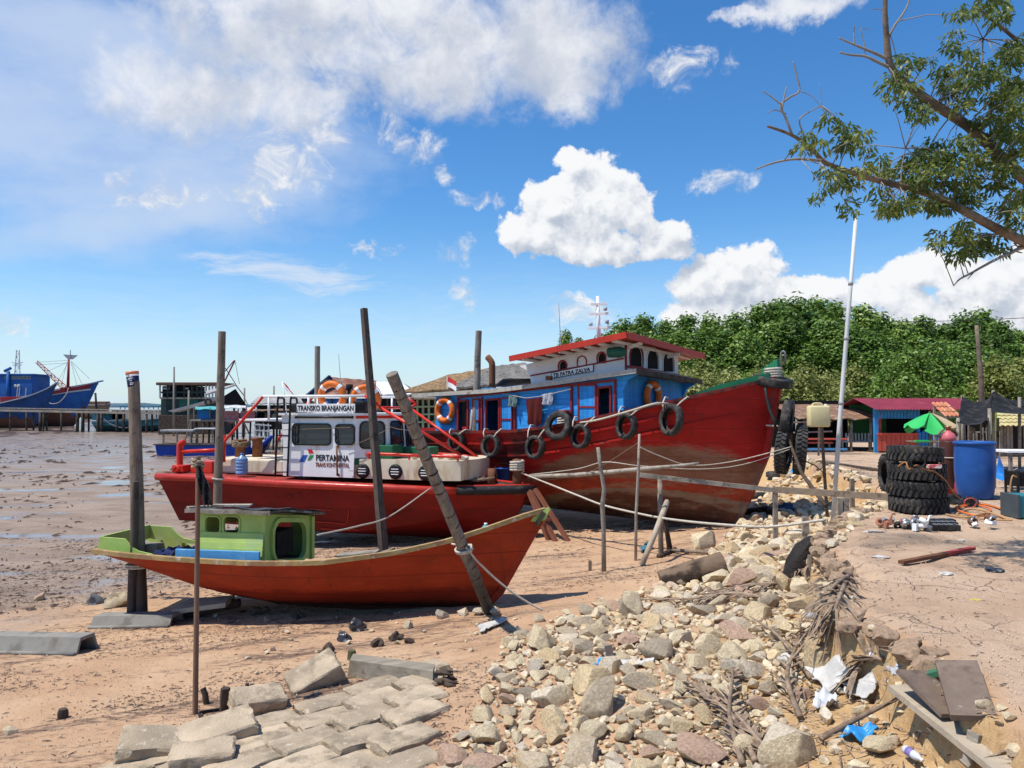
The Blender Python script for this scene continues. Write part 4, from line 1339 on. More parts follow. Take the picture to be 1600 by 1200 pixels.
e_strp = band_fit([(850,748),(1000,748),(1100,752),(1165,760)],.35)
e_grey = band_fit([(900,764),(1000,764),(1100,768),(1155,785)],.55)
e_low = band_fit([(900,772),(1000,772),(1100,778),(1150,806)],.7)
RED_B = hull_paint('crimson tug paint',(0.38,0.017,0.014),seams=0.15,chalk=(0.44,0.13,0.09),streak=0.7,rough=0.5,
                   bands=[(poly_edge(e_red),(0.235,0.105,0.062),0.30),(poly_edge(e_strp),(0.33,0.045,0.02),0.24),(poly_edge(e_grey),(0.235,0.165,0.115),0.22),(poly_edge(e_low),(0.115,0.05,0.032),0.3)])
nt_ = RED_B.node_tree
# soot where the tyres rub, amidships under the rail
_n = NT(nt_)
_b = [x for x in nt_.nodes if x.type == 'BSDF_PRINCIPLED'][0]
_src = _b.inputs['Base Color'].links[0].from_socket
_co = _n.n('ShaderNodeTexCoord').outputs['Object']
_x,_y,_z = _n.xyz(_co)
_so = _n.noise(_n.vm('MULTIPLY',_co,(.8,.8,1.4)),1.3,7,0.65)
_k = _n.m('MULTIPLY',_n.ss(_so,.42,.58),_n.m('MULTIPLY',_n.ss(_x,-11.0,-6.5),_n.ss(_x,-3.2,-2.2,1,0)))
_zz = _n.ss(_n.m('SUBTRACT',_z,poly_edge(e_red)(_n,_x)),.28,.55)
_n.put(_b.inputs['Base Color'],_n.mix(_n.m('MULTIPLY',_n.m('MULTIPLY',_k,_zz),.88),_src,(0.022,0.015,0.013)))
_src = _b.inputs['Base Color'].links[0].from_socket
_wn = _n.m('ADD',_n.noise(_n.vm('MULTIPLY',_co,(.7,.7,2.2)),1.4,8,.68),_n.m('MULTIPLY',_n.m('SUBTRACT',_n.noise(_n.vm('MULTIPLY',_co,(1,1,6)),5.0,6,.7),.5),.35))
_low = _n.ss(_n.m('SUBTRACT',_z,poly_edge(e_red)(_n,_x)),-.05,.22,1,0)
_n.put(_b.inputs['Base Color'],_n.mix(_n.m('MULTIPLY',_n.ss(_wn,.50,.64,0,.75),_low),_src,(0.27,0.155,0.10)))
_src = _b.inputs['Base Color'].links[0].from_socket
_n.put(_b.inputs['Base Color'],_n.mix(_n.m('MULTIPLY',_n.ss(_wn,.36,.46,.6,0),_low),_src,(0.20,0.035,0.02)))
mb = SM()
near = hull_rows(stb,14)
mb.grid(near); mb.grid([r_[::-1] for r_ in hull_rows(stb,14,side=1)])
mb.use(0,False)
mb.add(near[0] + [Vector((p.x,-p.y,p.z)) for p in near[0][::-1]],[tuple(range(2 * len(near[0])))])
mb.build('hull',RED_B,bt,auto=45)
mb = MB(); sweep(mb,[(r_[0].x,0,r_[0].z - .01) for r_ in near[:-1]] + [Vector((b_tip[0] + .04,0,b_tip[1]))],.12,.14,side=(0,1,0)); mb.build('keel',RED_B,bt)
CAPR = lib('dark red cap rail',(0.17,0.02,0.016),0.5,0.25,4,(0.03,0.018,0.016),3,0.48,0.62,bump=0.3)
for side in (-1,1):
 mb = MB(); sweep(mb,[(x,side * b,z + .015) for x,z,b,*_ in stb],.12,.07); mb.build('cap_rail',CAPR,bt)
 mb = SM(); mb.grid([[Vector((x,side * max(b - .07,.01),z)),Vector((x,side * max(b - .14,.01),z - .55))] for x,z,b,*_ in stb]); mb.build('inner_bulwark',lib('inside red paint',(0.24,0.03,0.022),0.6),bt)
 for dz in (.26,.55):
  mb = MB()
  pts = []
  for x,z,b,xk,zk,v in stb[:-7]:
   r_ = hull_rows([(x,z,b,xk,zk,v)],40,side)[0]
   q = min(r_,key=lambda p: abs(p.z - (z - dz)))
   pts.append(Vector((q.x,q.y + side * .01,z - dz - .00)))
  sweep(mb,pts,.05,.05); mb.build('rub_rail',RED_B,bt)
mb = MB(); mb.grid([[Vector((x,-max(b - .08,.01),z - .5)),Vector((x,0,z - .44)),Vector((x,max(b - .08,.01),z - .5))] for x,z,b,*_ in stb[:-3]]); mb.build('deck',WOOD,bt)
# green top strake at the bow, stem head, iron loop
GRN = lib('bow green paint',(0.02,0.18,0.085),0.6,0.2)
for side in (-1,1):
 xs_ = [BF.px(px,615,.9).x for px in (1082,1110,1140,1165,1192)]
 xs_ = [xs_[0] + (b_tip[0] - .1 - xs_[0]) * k / 8 for k in range(9)]
 mb = MB(); mb.grid([[Vector((x,side * (bb(x) + .01),BZ(x) + .045)),Vector((x,side * (bb(x) + .015),BZ(x) + .05 + .10 * min(1,k / 3))),Vector((x,side * max(bb(x) - .05,.0),BZ(x) + .05 + .10 * min(1,k / 3))),Vector((x,side * max(bb(x) - .05,0),BZ(x) + .045))] for k,x in enumerate(xs_)])
 mb.build('green_strake',GRN,bt)
mb = MB()
e = [(lambda p: (p.x,p.z))(BF.px(x,y,0)) for x,y in ((1190,590),(1193,577),(1217,561),(1218,592))]
panel(mb,e,[],lambda a,b,d: (a,-.1 + d,b),.2); mb.build('stem_head',GRN,bt)
mb = SM(); e0 = BF.px(1219,575,0); mb.tube([e0 + Vector((.02,0,-.35)),e0 + Vector((.02,0,.28))] + [e0 + Vector((.065 - .045 * math.cos(k * .52),0,.28 + .06 * math.sin(k * .52))) for k in range(1,6)] + [e0 + Vector((.11,0,.1))],.022,7); mb.build('stem_iron',lib('grey iron',(0.2,0.2,0.2),0.5,metal=0.4),bt)
mb = SM(); e0 = BF.px(1208,588,0); mb.tube([(e0.x + .17 * math.cos(k * .7),.17 * math.sin(k * .7),e0.z - .05 + .0058 * k) for k in range(40)],.026,6); mb.build('rope_turns',ROPE,bt)
mb = SM(); mb.tube([BF.px(x,y,.35) for x,y in ((1195,600),(1198,622),(1203,640),(1209,655),(1212,668))],.035,6,wob=.3); mb.build('bow_chain',lib('black iron',(0.03,0.028,0.027),0.6),bt)
# ---- deckhouse
BLUE = None
def plank_paint(name,colr,vertical=False,pitch=.13):
 m_,n,b = new_mat(name)
 co = n.n('ShaderNodeTexCoord').outputs['Object']
 x,y,z = n.xyz(co)
 ax = n.m('ADD',x,n.m('MULTIPLY',y,1.0)) if vertical else z
 f = n.noise(n.vm('MULTIPLY',co,(1,1,5) if vertical else (.8,.8,6)),3.0,8,0.66)
 row = n.m('FLOOR',n.m('DIVIDE',ax,pitch))
 rv = n.n('ShaderNodeTexWhiteNoise',noise_dimensions='1D'); n.put(rv.inputs['W'],row)
 k = n.m('MULTIPLY',n.ss(f,.2,.8,.8,1.18),n.m('ADD',.88,n.m('MULTIPLY',rv.outputs['Value'],.24)))
 c_ = n.mix(1.0,colr,n.comb(k,k,k),'MULTIPLY')
 c_ = n.mix(n.ss(n.noise(co,5.0,8,.7),.62,.74,0,.5),c_,(0.10,0.09,0.085))
 seam = n.m('PINGPONG',n.m('ADD',ax,pitch),pitch / 2)
 sk = n.ss(seam,0.0,.009,1,0)
 c_ = n.mix(n.m('MULTIPLY',sk,.45),c_,(0.02,0.03,0.05))
 n.put(b.inputs['Base Color'],c_); n.put(b.inputs['Roughness'],.6); n.put(b.inputs['Specular IOR Level'],.3)
 n.put(b.inputs['Normal'],n.bump(n.m('SUBTRACT',f,n.m('MULTIPLY',sk,1.5)),.4,.012))
 return m_
BLUE = plank_paint('blue house boards',(0.04,0.32,0.76))
BLUEV = plank_paint('blue upright boards',(0.035,0.29,0.70),True)
TRIM = lib('dark red trim',(0.24,0.02,0.02),0.55,0.2)
HB = 1.35
LIST = 0.05
def bx(px,py,off=HB):
 p = BF.px(px,py,off); return (p.x,p.z)
def bbox(x0,y0,x1,y1,off=HB):
 """an upright opening whose top and bottom follow the pixels"""
 return [bx(x0,y1[0],off),bx(x1,y1[1],off),bx(x1,y0[1],off),bx(x0,y0[0],off)]
xL,xR = bx(681,650)[0],bx(974,620)[0]
zl = lambda x: float(np.interp(x,[bx(690,617)[0],bx(970,583)[0]],[bx(690,617)[1],bx(970,583)[1]]))
zb_ = lambda x: BZ(x) - .5
outer = [(xL,zb_(xL)),(xR,zb_(xR)),(xR,zl(xR)),(xL,zl(xL))]
doors = [bbox(716,(627,625),732,(688,688)),bbox(760,(625,623),781,(686,685)),bbox(935,(606,604),955,(665,661))]
mb = MB(); panel(mb,outer,doors,lambda a,b,d: (a,-HB + d,b),.05); sw = mb.build('side_wall',BLUE,bt)
mb = MB(); panel(mb,outer,[],lambda a,b,d: (a,HB - d,b - LIST * 2 * HB),.05); mb.build('side_wall',BLUE,bt)
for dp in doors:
 mb = MB(); mb.prism([(p[0],-HB + .6,p[1]) for p in dp],(0,.02,0)); mb.build('dark_backing',DARK,sw)  # near-black plate behind the doorway stands in for the shade inside
 mb = MB()
 for i0,i1 in ((1,2),(2,3),(3,0)):
  mb.beam((dp[i0][0],-HB - .012,dp[i0][1]),(dp[i1][0],-HB - .012,dp[i1][1]),.05,.06,up=(0,1,0))
 mb.build('door_frame',TRIM,sw)
# shutters and battens between the doors
for x0,x1,yt,yb in ((739,749,624,678),(783,800,622,676),(904,931,602,657)):
 a = bx(x0,yt,HB + .03); b = bx(x1,yb,HB + .03)
 mb = MB(); mb.rbox((a[0],-HB - .035,b[1]),(b[0],-HB - .005,a[1]),.006); sh = mb.build('shutter',BLUEV,sw)
 mb = MB()
 zm = a[1] + (b[1] - a[1]) * .62
 for q0,q1 in (((a[0],a[1]),(a[0],b[1])),((b[0],a[1]),(b[0],b[1])),((a[0],a[1]),(b[0],a[1])),((a[0],zm),(b[0],zm))):
  mb.beam((q0[0],-HB - .03,q0[1]),(q1[0],-HB - .03,q1[1]),.04,.045,up=(0,1,0))
 mb.build('shutter_frame',TRIM,sh)
for px,y0,y1 in ((716,620,688),(805,620,680),(893,600,668),(961,592,650),(753,620,682)):
 a,b = bx(px,y0,HB + .02),bx(px,y1,HB + .02)
 mb = MB(); mb.beam((a[0],-HB - .02,a[1]),(a[0],-HB - .02,b[1]),.05,.055,up=(0,1,0)); mb.build('wall_batten',TRIM,sw)
mb = MB(); a,b = bx(716,621,HB + .02),bx(962,594,HB + .02); mb.beam((a[0],-HB - .025,a[1]),(b[0],-HB - .025,b[1]),.05,.07,up=(0,1,0)); mb.build('wall_batten',TRIM,sw)
# front wall of upright boards
mb = MB()
panel(mb,[(-HB + .052,zb_(xR)),(HB - .052,zb_(xR) - LIST * 2 * HB),(HB - .052,zl(xR) - LIST * 2 * HB),(-HB + .052,zl(xR))],[],lambda a,b,d: (xR - .05 + d,a,b),.05); mb.build('front_wall',BLUEV,bt)
mb = MB(); panel(mb,[(-HB + .052,zb_(xL)),(HB - .052,zb_(xL)),(HB - .052,zl(xL) - LIST * 2 * HB),(-HB + .052,zl(xL))],[[(-.4,zb_(xL) + .1),(.4,zb_(xL) + .1),(.4,zb_(xL) + 1.3),(-.4,zb_(xL) + 1.3)]],lambda a,b,d: (xL + d,a,b),.05); mb.build('aft_wall',BLUE,bt)
# deckhouse roof, thin weathered boards, running past the front and stern
RO = 1.50
ea,eb = bx(645,613,RO),bx(985,579,RO)
ev = [bx(px,py,RO) for px,py in ((644,615),(775,607),(887,592),(968,579),(985,576.5))]
zr_ = lambda x: float(np.interp(x,[p[0] for p in ev],[p[1] - .075 for p in ev])) if x <= ev[-1][0] else ev[-1][1] - .075 + (x - ev[-1][0]) * .06
x_f = BF.px(1075,606,-1.0).x
x_f = max(x_f,eb[0] + .15)
mb = MB()
xs_ = [ea[0] + (x_f - ea[0]) * k / 10 for k in range(11)]
mb.shell([[Vector((x,y,zr_(x) + .06 * (1 - (y / RO) ** 2) - LIST * (y + RO))) for y in (-RO,-.9,0,.9,RO)] for x in xs_],(0,0,.045))
rf2 = mb.build('deckhouse_roof',lib('grey roof boards',(0.24,0.22,0.19),0.8,0.25,4,(0.12,0.105,0.09),5,bump=.4),bt)
mb = MB(); sweep(mb,[(x,-RO - .02,zr_(x) + .02) for x in xs_],.04,.10); mb.build('eave_board',lib('bleached eave board',(0.42,0.39,0.33),0.8,0.25,5,(0.22,0.19,0.15),5),rf2)
mb = MB(); mb.beam((x_f + .01,-RO,zr_(x_f) + .01),(x_f + .01,RO,zr_(x_f) + .01 - LIST * 2 * RO),.04,.11); mb.build('eave_board',DKWOOD,rf2)
for sgn in (-1,1):
 dl = LIST * 2 * HB if sgn > 0 else 0
 mb = MB(); mb.prism([(xR,sgn * HB - .03,zl(xR) - dl),(xR,sgn * HB - .03,zl(xR) - .4 - dl),(xR + .12,sgn * HB - .03,zl(xR) - .16 - dl),(xR + .4,sgn * HB - .03,zl(xR) - .02 - dl)],(0,.06,0))
 mb.build('eave_bracket',BLUE,bt)
# ---- upper wheelhouse
HW = 1.22
WW = lib('white wheelhouse boards',(0.66,0.66,0.65),0.6,0.08,3,(0.45,0.40,0.34),4,0.58,0.74,bump=0.25)
xw0,xw1 = bx(829,590,HW)[0],bx(976,560,HW)[0]
zw_b = lambda x: zr_(x) + .05
zw_t = lambda x: float(np.interp(x,[bx(829,570,HW)[0],bx(976,533,HW)[0]],[bx(829,571,HW)[1],bx(976,532,HW)[1]]))
aft = [(xw0 + .22 * (1 - math.cos(k * math.pi / 2 / 5)) * 1.0 - .25,zw_b(xw0) + (zw_t(xw0) - zw_b(xw0)) * (1 - k / 5)) for k in range(6)]
aft = [(xw0 - .35,zw_t(xw0) + .0),(xw0 - .1,zw_t(xw0) - .12),(xw0,zw_t(xw0) - .32),(xw0 + .02,zw_b(xw0))]
outer = aft + [(xw1,zw_b(xw1)),(xw1,zw_t(xw1))]
wins = []
for x0,x1,y0,y1 in ((873.5,885,564,577),(934,946,551,566)):
 a,b = bx(x0,y1,HW),bx(x1,y0,HW)
 wins.append(arch(a[0],a[1],b[0],b[1]))
for sgn in (-1,1):
 mb = MB(); panel(mb,outer,wins,lambda a,b,d: (a,sgn * (HW - d),b - (LIST * 2 * HW if sgn > 0 else 0)),.05); ws = mb.build('wheelhouse_side',WW,bt)
 if sgn < 0:
  for wn in wins:
   mb = MB(); ringplate(mb,wn,.03,lambda a,b,d: (a,-HW + d,b),-.02,.0); wf = mb.build('arched_window_frame',TRIM,ws)
   mb = MB(); panel(mb,wn,[],lambda a,b,d: (a,-HW + .04 + d,b),.006); mb.build('pane',DARK,wf)  # open window: a near-black sheet painted in for the shade inside
  a,b = bx(903,573,HW),bx(916,557,HW)
  al = arch(a[0],a[1],b[0],b[1]); mb = MB(); ringplate(mb,al,.025,lambda a,b,d: (a,-HW + d,b),-.02,-.002); mb.build('blind_window_frame',TRIM,ws)
  # moulding and name board
  a,b = bx(829,587,HW + .02),bx(974,560,HW + .02)
  mb = MB(); mb.beam((a[0],-HW - .015,a[1]),(b[0],-HW - .015,b[1]),.03,.035,up=(0,1,0)); mb.build('red_moulding',TRIM,ws)
  a,b = bx(862,591,HW + .03),bx(927,580,HW + .03)
  a2,b2 = bx(862,582.5,HW + .03),bx(927,569.5,HW + .03)
  mb = MB(); panel(mb,[a,b,b2,a2],[],lambda p,q,d: (p,-HW - .035 + d,q),.02); nb_ = mb.build('name_board',WHITE,ws)
  til = (b[1] - a[1]) / (b[0] - a[0])
  hgt = (a2[1] - a[1])
  letter('TB PATRA ZALVA',a[0] + .05,b[0] - .08,a[1] + hgt * .16,hgt * .70,-HW - .038,nb_,tilt=til)
  mb = MB()
  c4 = [a,b,b2,a2]
  for i in range(4):
   mb.beam((c4[i][0],-HW - .03,c4[i][1]),(c4[(i + 1) % 4][0],-HW - .03,c4[(i + 1) % 4][1]),.012,.012,up=(0,1,0))
  mb.build('board_border',INK,nb_)
# front with three tall arches
zfb,zft = zw_b(xw1) + .0,zw_t(xw1)
def fw_(px,py):
 p = BF.pxx(px,py,xw1); return (p.y,p.z)
al3 = []
WID = 2 * HW
for k in range(3):
 yc = -HW + WID * (.2 + .3 * k)
 sl = -LIST * (yc + HW)
 al3.append(arch(yc - .27,zfb + (zft - zfb) * .26 + sl,yc + .27,zfb + (zft - zfb) * .93 + sl))
mb = MB(); panel(mb,[(-HW + .052,zfb),(HW - .052,zfb - LIST * WID),(HW - .052,zft - LIST * WID),(-HW + .052,zft)],al3,lambda a,b,d: (xw1 - .05 + d,a,b),.05); fwl = mb.build('wheelhouse_front',WW,bt)
for k,wn in enumerate(al3):
 mb = MB(); ringplate(mb,wn,.035,lambda a,b,d: (xw1 - .002 + d,a,b),0,.02); wf = mb.build('arched_window_frame',TRIM if k == 0 else WW,fwl)
 mb = MB(); panel(mb,wn,[],lambda a,b,d: (xw1 - .035 + d,a,b),.006); mb.build('pane',DARK,wf)  # no glass here, a near-black sheet standing in for inside shade
mb = MB(); mb.beam((xw1 + .02,-HW,zfb + .2 * (zft - zfb)),(xw1 + .02,HW,zfb + .2 * (zft - zfb) - LIST * WID),.035,.05); mb.build('red_moulding',TRIM,fwl)
mb = MB(); mb.beam((xw1 + .02,-HW + .02,zfb),(xw1 + .02,-HW + .02,zft),.04,.04); mb.build('red_moulding',TRIM,fwl)
mb = MB(); mb.box(((xw0 + xw1) / 2,0,zfb + .25),(xw1 - xw0 - .2,HW * 1.8,.03)); mb.build('wheelhouse_floor',DARK,bt)
mb = MB(); mb.box((xw0 + .6,0,zw_b(xw0) + .2),(.03,HW * 1.7,.45)); mb.build('inner_bulkhead',DARK,bt)
# wheelhouse roof with red fascia and white rafters
OV = 1.78
ra_,rb2 = bx(797,562,OV),bx(978,525,OV)
xrf = max(rb2[0],xw1 + .45)
zq = lambda x: ra_[1] + (rb2[1] - ra_[1]) * (x - ra_[0]) / (rb2[0] - ra_[0])
xs_ = [ra_[0] + (rb2[0] - ra_[0]) * k / 6 for k in range(7)]
RL = .075
mb = MB(); mb.shell([[Vector((x,y,zq(x) + .06 * (1 - (y / OV) ** 2) - RL * (y + OV))) for y in (-OV,-1,0,1,OV)] for x in xs_],(0,0,.05))
wr = mb.build('wheelhouse_roof',lib('red roof paint',(0.30,0.035,0.02),0.5,0.2),bt)
REDF = lib('bright red fascia',(0.44,0.035,0.018),0.45,0.15)
mb = MB(); mb.beam((xs_[0],-OV - .02,zq(xs_[0]) + .02),(xs_[-1] + .03,-OV - .02,zq(xs_[-1]) + .02),.045,.13); mb.build('fascia',REDF,wr)
mb = MB(); mb.beam((xs_[-1] + .02,-OV + .01,zq(xs_[-1]) + .02),(xs_[-1] + .02,OV,zq(xs_[-1]) + .02 - RL * 2 * OV),.045,.14); mb.build('fascia',REDF,wr)
for k in range(1,9):
 x = ra_[0] + (rb2[0] - ra_[0]) * k / 9
 mb = MB(); mb.beam((x,-OV + .03,zq(x) - .035),(x,OV - .03,zq(x) - .035 - RL * 2 * OV + .06),.05,.06); mb.build('rafter',WHITE,wr)
for y in (-1.1,.6):
 mb = MB(); mb.beam((xw1 + .05,y,zq(xw1) - .09 - RL * (y + OV)),(rb2[0] - .02,y,zq(rb2[0]) - .05 - RL * (y + OV)),.05,.07); mb.build('rafter',WHITE,wr)
mb = MB(); e0,e1 = BF.px(950,551,HW + .25),BF.px(972,541,HW + .25); mb.use(0,True); mb.lathe([(0,0),(.11,.03),(.12,.3),(.08,.42),(0,.44)],((e0.x + .0),-HW - .25,e0.z),12,'x'); mb.build('green_lamp_box',lib('dark green metal',(0.015,0.10,0.06),0.5),wr)
# mast, aerial, stove pipe, flag, clutter on the roof
mb = SM()
m0 = BF.px(936,523,0); m1 = BF.px(934,463,0)
mb.tube([m0 + Vector((0,0,-.3)),m1],[.055,.04],8); mo = mb.build('mast',WHITE,bt)
for py,w_ in ((475,.17),(490,.2),(512,.26)):
 e = BF.px(936,py,0); mb = MB(); mb.beam(e + Vector((-w_,-.1,0)),e + Vector((w_,.1,0)),.07,.05); mb.build('crosstree',WHITE,mo)
for dx_,py in ((.18,488),(-.24,510),(.23,508)):
 e = BF.px(936,py,0); mb = SM(); mb.lathe([(0,0),(.045,.01),(.045,.09),(0,.1)],e + Vector((dx_,0,.02)),10); mb.build('mast_lamp',lib('lamp grey',(0.35,0.36,0.37),0.4),mo)
mb = MB(); mb.tube([BF.px(876,540,.5),BF.px(873,474,.5)],[.014,.006],5); mb.build('aerial',MT['grey aerial'],bt)
mb = SM(); mb.tube(smooth_path([BF.px(769,604,.4),BF.px(769,572,.4),BF.px(767,564,.4),BF.px(762,558,.4)],4),.085,9); mb.build('stove_pipe',RUST,bt)
mb = MB(); e0,e1 = BF.px(699,608,.9),BF.px(699,588,.9); mb.tube([e0,e1],.014,5); fs = mb.build('flag_staff',WHITE,bt)
for m0_,nm,o0 in ((REDCLOTH,'red_stripe',0),(WHITECLOTH,'white_stripe',1)):
 mb = SM()
 mb.shell([[e1 + Vector((.02 + u * .34,.03 * math.sin(u * 5),-.02 - u * .13 - (o0 + k) * .13)) for k in (0,.5,1)] for u in [i / 5 for i in range(6)]],(0,.004,0)); mb.build(nm,m0_,fs)
for px,py,off,sz,m_ in ((778,605,.7,(.7,.5,.06),SKYBLUE),(795,603,.9,(.5,.4,.05),WHITE),(858,592,1.5,(.12,.12,.1),RUST)):
 e = BF.px(px,py,off); mb = MB(); mb.box((e.x,e.y,zr_(e.x) + .1 + sz[2] / 2 - LIST * (e.y + RO)),sz,(0.03,.05,.2)); mb.build('roof_clutter',m_,bt)
# canvas awning over the after part
a,b = BF.px(790,600,.6),BF.px(826,590,.6)
mb = MB(); mb.shell([[Vector((a.x + (b.x - a.x) * u,y,a.z + (b.z - a.z) * u + .06 * math.sin(u * 6 + y))) for y in (-1.0,-.3,.5,1.1)] for u in (0,.33,.66,1)],(0,0,.02)); mb.build('awning',TARP,bt)
# washing on the line: separate things
def cloth_item(nm,label,cat,pix,off,m_,drop=None):
 (x0,y0),(x1,y1),yb = pix
 rows = []
 for i in range(9):
  u = i / 8
  r_ = []
  for k in range(7):
   v = k / 6
   top = BF.px(x0 + (x1 - x0) * u,y0 + (y1 - y0) * u,off)
   bot = BF.px(x0 + (x1 - x0) * u,yb,off)
   p = top.lerp(bot,v * (1 - (drop or 0) * abs(math.sin(u * 7 + 1))))
   p.y += .05 * math.sin(u * 14 + v * 2) * (.3 + v)
   r_.append(BF.w(p))
  rows.append(r_)
 mb = SM(); mb.shell(rows,BF.M @ Vector((0,.008,0)))
 return tag(mb.build(nm,m_),label,cat)
cloth_item('hanging_cloth','long dark red cloth hanging on the washing line outside the blue deckhouse','cloth',((822,624),(846,621),667),HB + .14,lib('dark red cloth',(0.10,0.012,0.01),0.9),.15)
cloth_item('hanging_shirt','grey green shirt hanging on the washing line beside the second blue door','shirt',((793,616),(807,617),637),HB + .14,lib('grey green cloth',(0.16,0.24,0.23),0.9),.2)
cloth_item('hanging_shirt','pale shirt hanging on the washing line right of the dark red cloth','shirt',((846,616),(863,613),634),HB + .14,lib('pale cloth',(0.42,0.44,0.50),0.9),.2)
mb = SM(); mb.tube([BF.w(BF.px(*p,HB + .14)) for p in ((785,615),(822,622),(846,619),(892,608))],.008,5); tag(mb.build('washing_line',ROPE),'thin washing line strung along the blue deckhouse wall','line')
life_ring('lifebuoy','plain orange lifebuoy hanging on the after end of the blue deckhouse wall',BF.w(BF.px(695,641,HB + .09)),(0,0,BF.h),.27,.075)
lf = BF.pxx(1020,619,xR + .09)
life_ring('lifebuoy','orange lifebuoy hanging on the shaded blue front wall of the tugboat',BF.w(lf),(0,0,BF.h + R(90)),.27,.08)
# mooring post with rope on deck
e = BF.px(881,664,1.5)
mb = SM(); mb.lathe([(.11,-.5),(.11,.25),(.14,.25),(.13,.34),(0,.34)],e,12); mp = mb.build('mooring_post',CAPR,bt)
mb = SM(); mb.tube([e + Vector((.14 * math.cos(k * .7),.14 * math.sin(k * .7),.0 + .006 * k)) for k in range(26)],.026,6); mb.build('rope_turns',ROPE,mp)
# ================================================================== TYRES
TYRE = lib('worn tyre rubber',(0.030,0.029,0.029),0.72,0.3,5,(0.085,0.075,0.065),5,0.47,0.66,(0.17,0.125,0.085),6,0.57,0.72,bump=0.25,bscale=50,rnd=.25)
def tyre_mesh(Rr,wd,inner=.66,lugs=0,lug_h=.02):
 """axis along y"""
 h = wd / 2
 ri = Rr * inner
 mb = SM()
 prof = [(ri,-h * .70),(ri + (Rr - ri) * .25,-h * .93),(ri + (Rr - ri) * .6,-h),(Rr * .965,-h * .86),(Rr,-h * .66),(Rr,h * .66),(Rr * .965,h * .86),(ri + (Rr - ri) * .6,h),(ri + (Rr - ri) * .25,h * .93),(ri,h * .70),
   (ri + .015,h * .55),(Rr * .93,h * .6),(Rr * .93,-h * .6),(ri + .015,-h * .55)]
 mb.lathe(prof,seg=36,axis='y',closed=True)
 lm = MB()
 for k in range(lugs):
  a = 2 * math.pi * k / lugs
  for sgn in (-1,1):
   a2 = a + (math.pi / lugs if sgn > 0 else 0)
   c_,s_ = math.cos(a2),math.sin(a2)
   M = Matrix(((c_,0,-s_),(0,1,0),(s_,0,c_)))
   M = M @ Matrix.Rotation(sgn * .35,3,'X')
   lm.box((c_ * (Rr + lug_h * .3),sgn * h * .44,s_ * (Rr + lug_h * .3)),(lug_h * 1.6,h * .86,2 * math.pi * Rr / lugs * .55),M)
 return mb,lm
_tm = {}
def tyre(label,loc,rot,Rr,wd,inner=.66,group=None,lugs=0,cat='tyre',lug_h=.02):
 key = (round(Rr,2),round(wd,2),inner,lugs)
 t = thing('tyre',label,cat,loc,0,group)
 t.rotation_euler = rot
 if key not in _tm:
  a,b = tyre_mesh(Rr,wd,inner,lugs,lug_h)
  o = a.build('casing',TYRE,t,auto=45)
  o2 = b.build('tread_block',TYRE,t) if lugs else None
  if o2:
   o2['kind'] = 'stuff'
  _tm[key] = (o.data,o2.data if o2 else None)
 else:
  for nm,me in zip(('casing','tread_block'),_tm[key]):
   if me:
    o = bpy.data.objects.new(nm,me); COL.objects.link(o); o.parent = t
    if nm == 'tread_block':
     o['kind'] = 'stuff'
 return t
GT = 'tyres hung along the tugboat side'
tl = [(1049,656,51,'large tyre hanging nearest the bow on the clean red tug side'),(979,666,42,'tyre hanging on the red tug side, second from the bow'),
      (907,682,39,'tyre hanging by the sooty patch right of the small white-lined tyre'),(836,699,38,'tyre hanging below the dark red cloth on the tug side'),
      (767,697,36,'tyre hanging on the tug side just right of the tall thin post'),(713,691,31,'tyre hanging nearest the tug stern, behind the red stays')]
for px,py,hp,lab in tl:
 x = 0
 for _ in range(6):
  q = BF.px(px,py,bb(x) + .10 + .10 * (x > -4) + .06 * (x > -2.5)); x = q.x
 wpt = BF.w(q)
 Rr = hp / 2 * wpt.y / FPX
 slope = math.atan((bb(x + .3) - bb(x - .3)) / .6)
 tyre(lab,wpt,(R(-6),0,BF.h - slope * -1.0),Rr,.17,.68,GT)
 for s_ in (-.16,.14):
  mb = SM()
  a = BF.loc(wpt) + Vector((s_,-.06,Rr * .8)); b = Vector((q.x + s_ * 1.7,-bb(q.x) - .02,BZ(q.x) + .08))
  mb.tube([BF.w(a),BF.w(a.lerp(b,.5) + Vector((0,-.03,0))),BF.w(b),BF.w(b + Vector((0,.14,-.02)))],.017,6)
  tag(mb.build('tyre_lashing',ROPE),('left' if s_ < 0 else 'right') + ' one of two pale ropes tying ' + {1049: 'the largest bow tyre',979: 'the second tyre from the bow',907: 'the tyre at the sooty patch',836: 'the tyre below the red cloth',767: 'the tyre beside the thin post',713: 'the sternmost tug tyre'}[px],'rope','tyre lashings on the tugboat rail')
q = BF.px(871,664,1.75)
tyre('small tyre with pale worn rim hanging tilted against the tug mooring post',BF.w(BF.px(872,665,bb(-6) + .06)),(R(-15),R(12),BF.h),.33,.14,.6,GT)
e = BF.px(1207,596,0.0)
tyre('tyre lying flat round the stem head of the red tugboat',BF.w(e),(R(90 + 6),R(10),BF.h + .2),.40,.2,.55)
e = BF.px(1226,656,.05)
e.x = max(e.x,b_tip[0] + .1)
tyre('smooth tyre hanging edge on below the stem head of the tugboat',BF.w(e + Vector((0.05,0,0))),(R(8),R(0),R(64)),.42,.19,.62)
tyre('treaded tyre hanging at the tugboat stem, left one of the low pair',BF.w(BF.px(1202,702,.1) + Vector((.30,0,0))),(R(6),0,BF.h + R(100)),.47,.22,.6,None,34)
tyre('treaded tyre hanging at the tugboat stem, right one of the low pair',BF.w(BF.px(1221,702,.0) + Vector((.36,.05,0))),(R(5),R(4),BF.h + R(112)),.48,.23,.6,None,34)
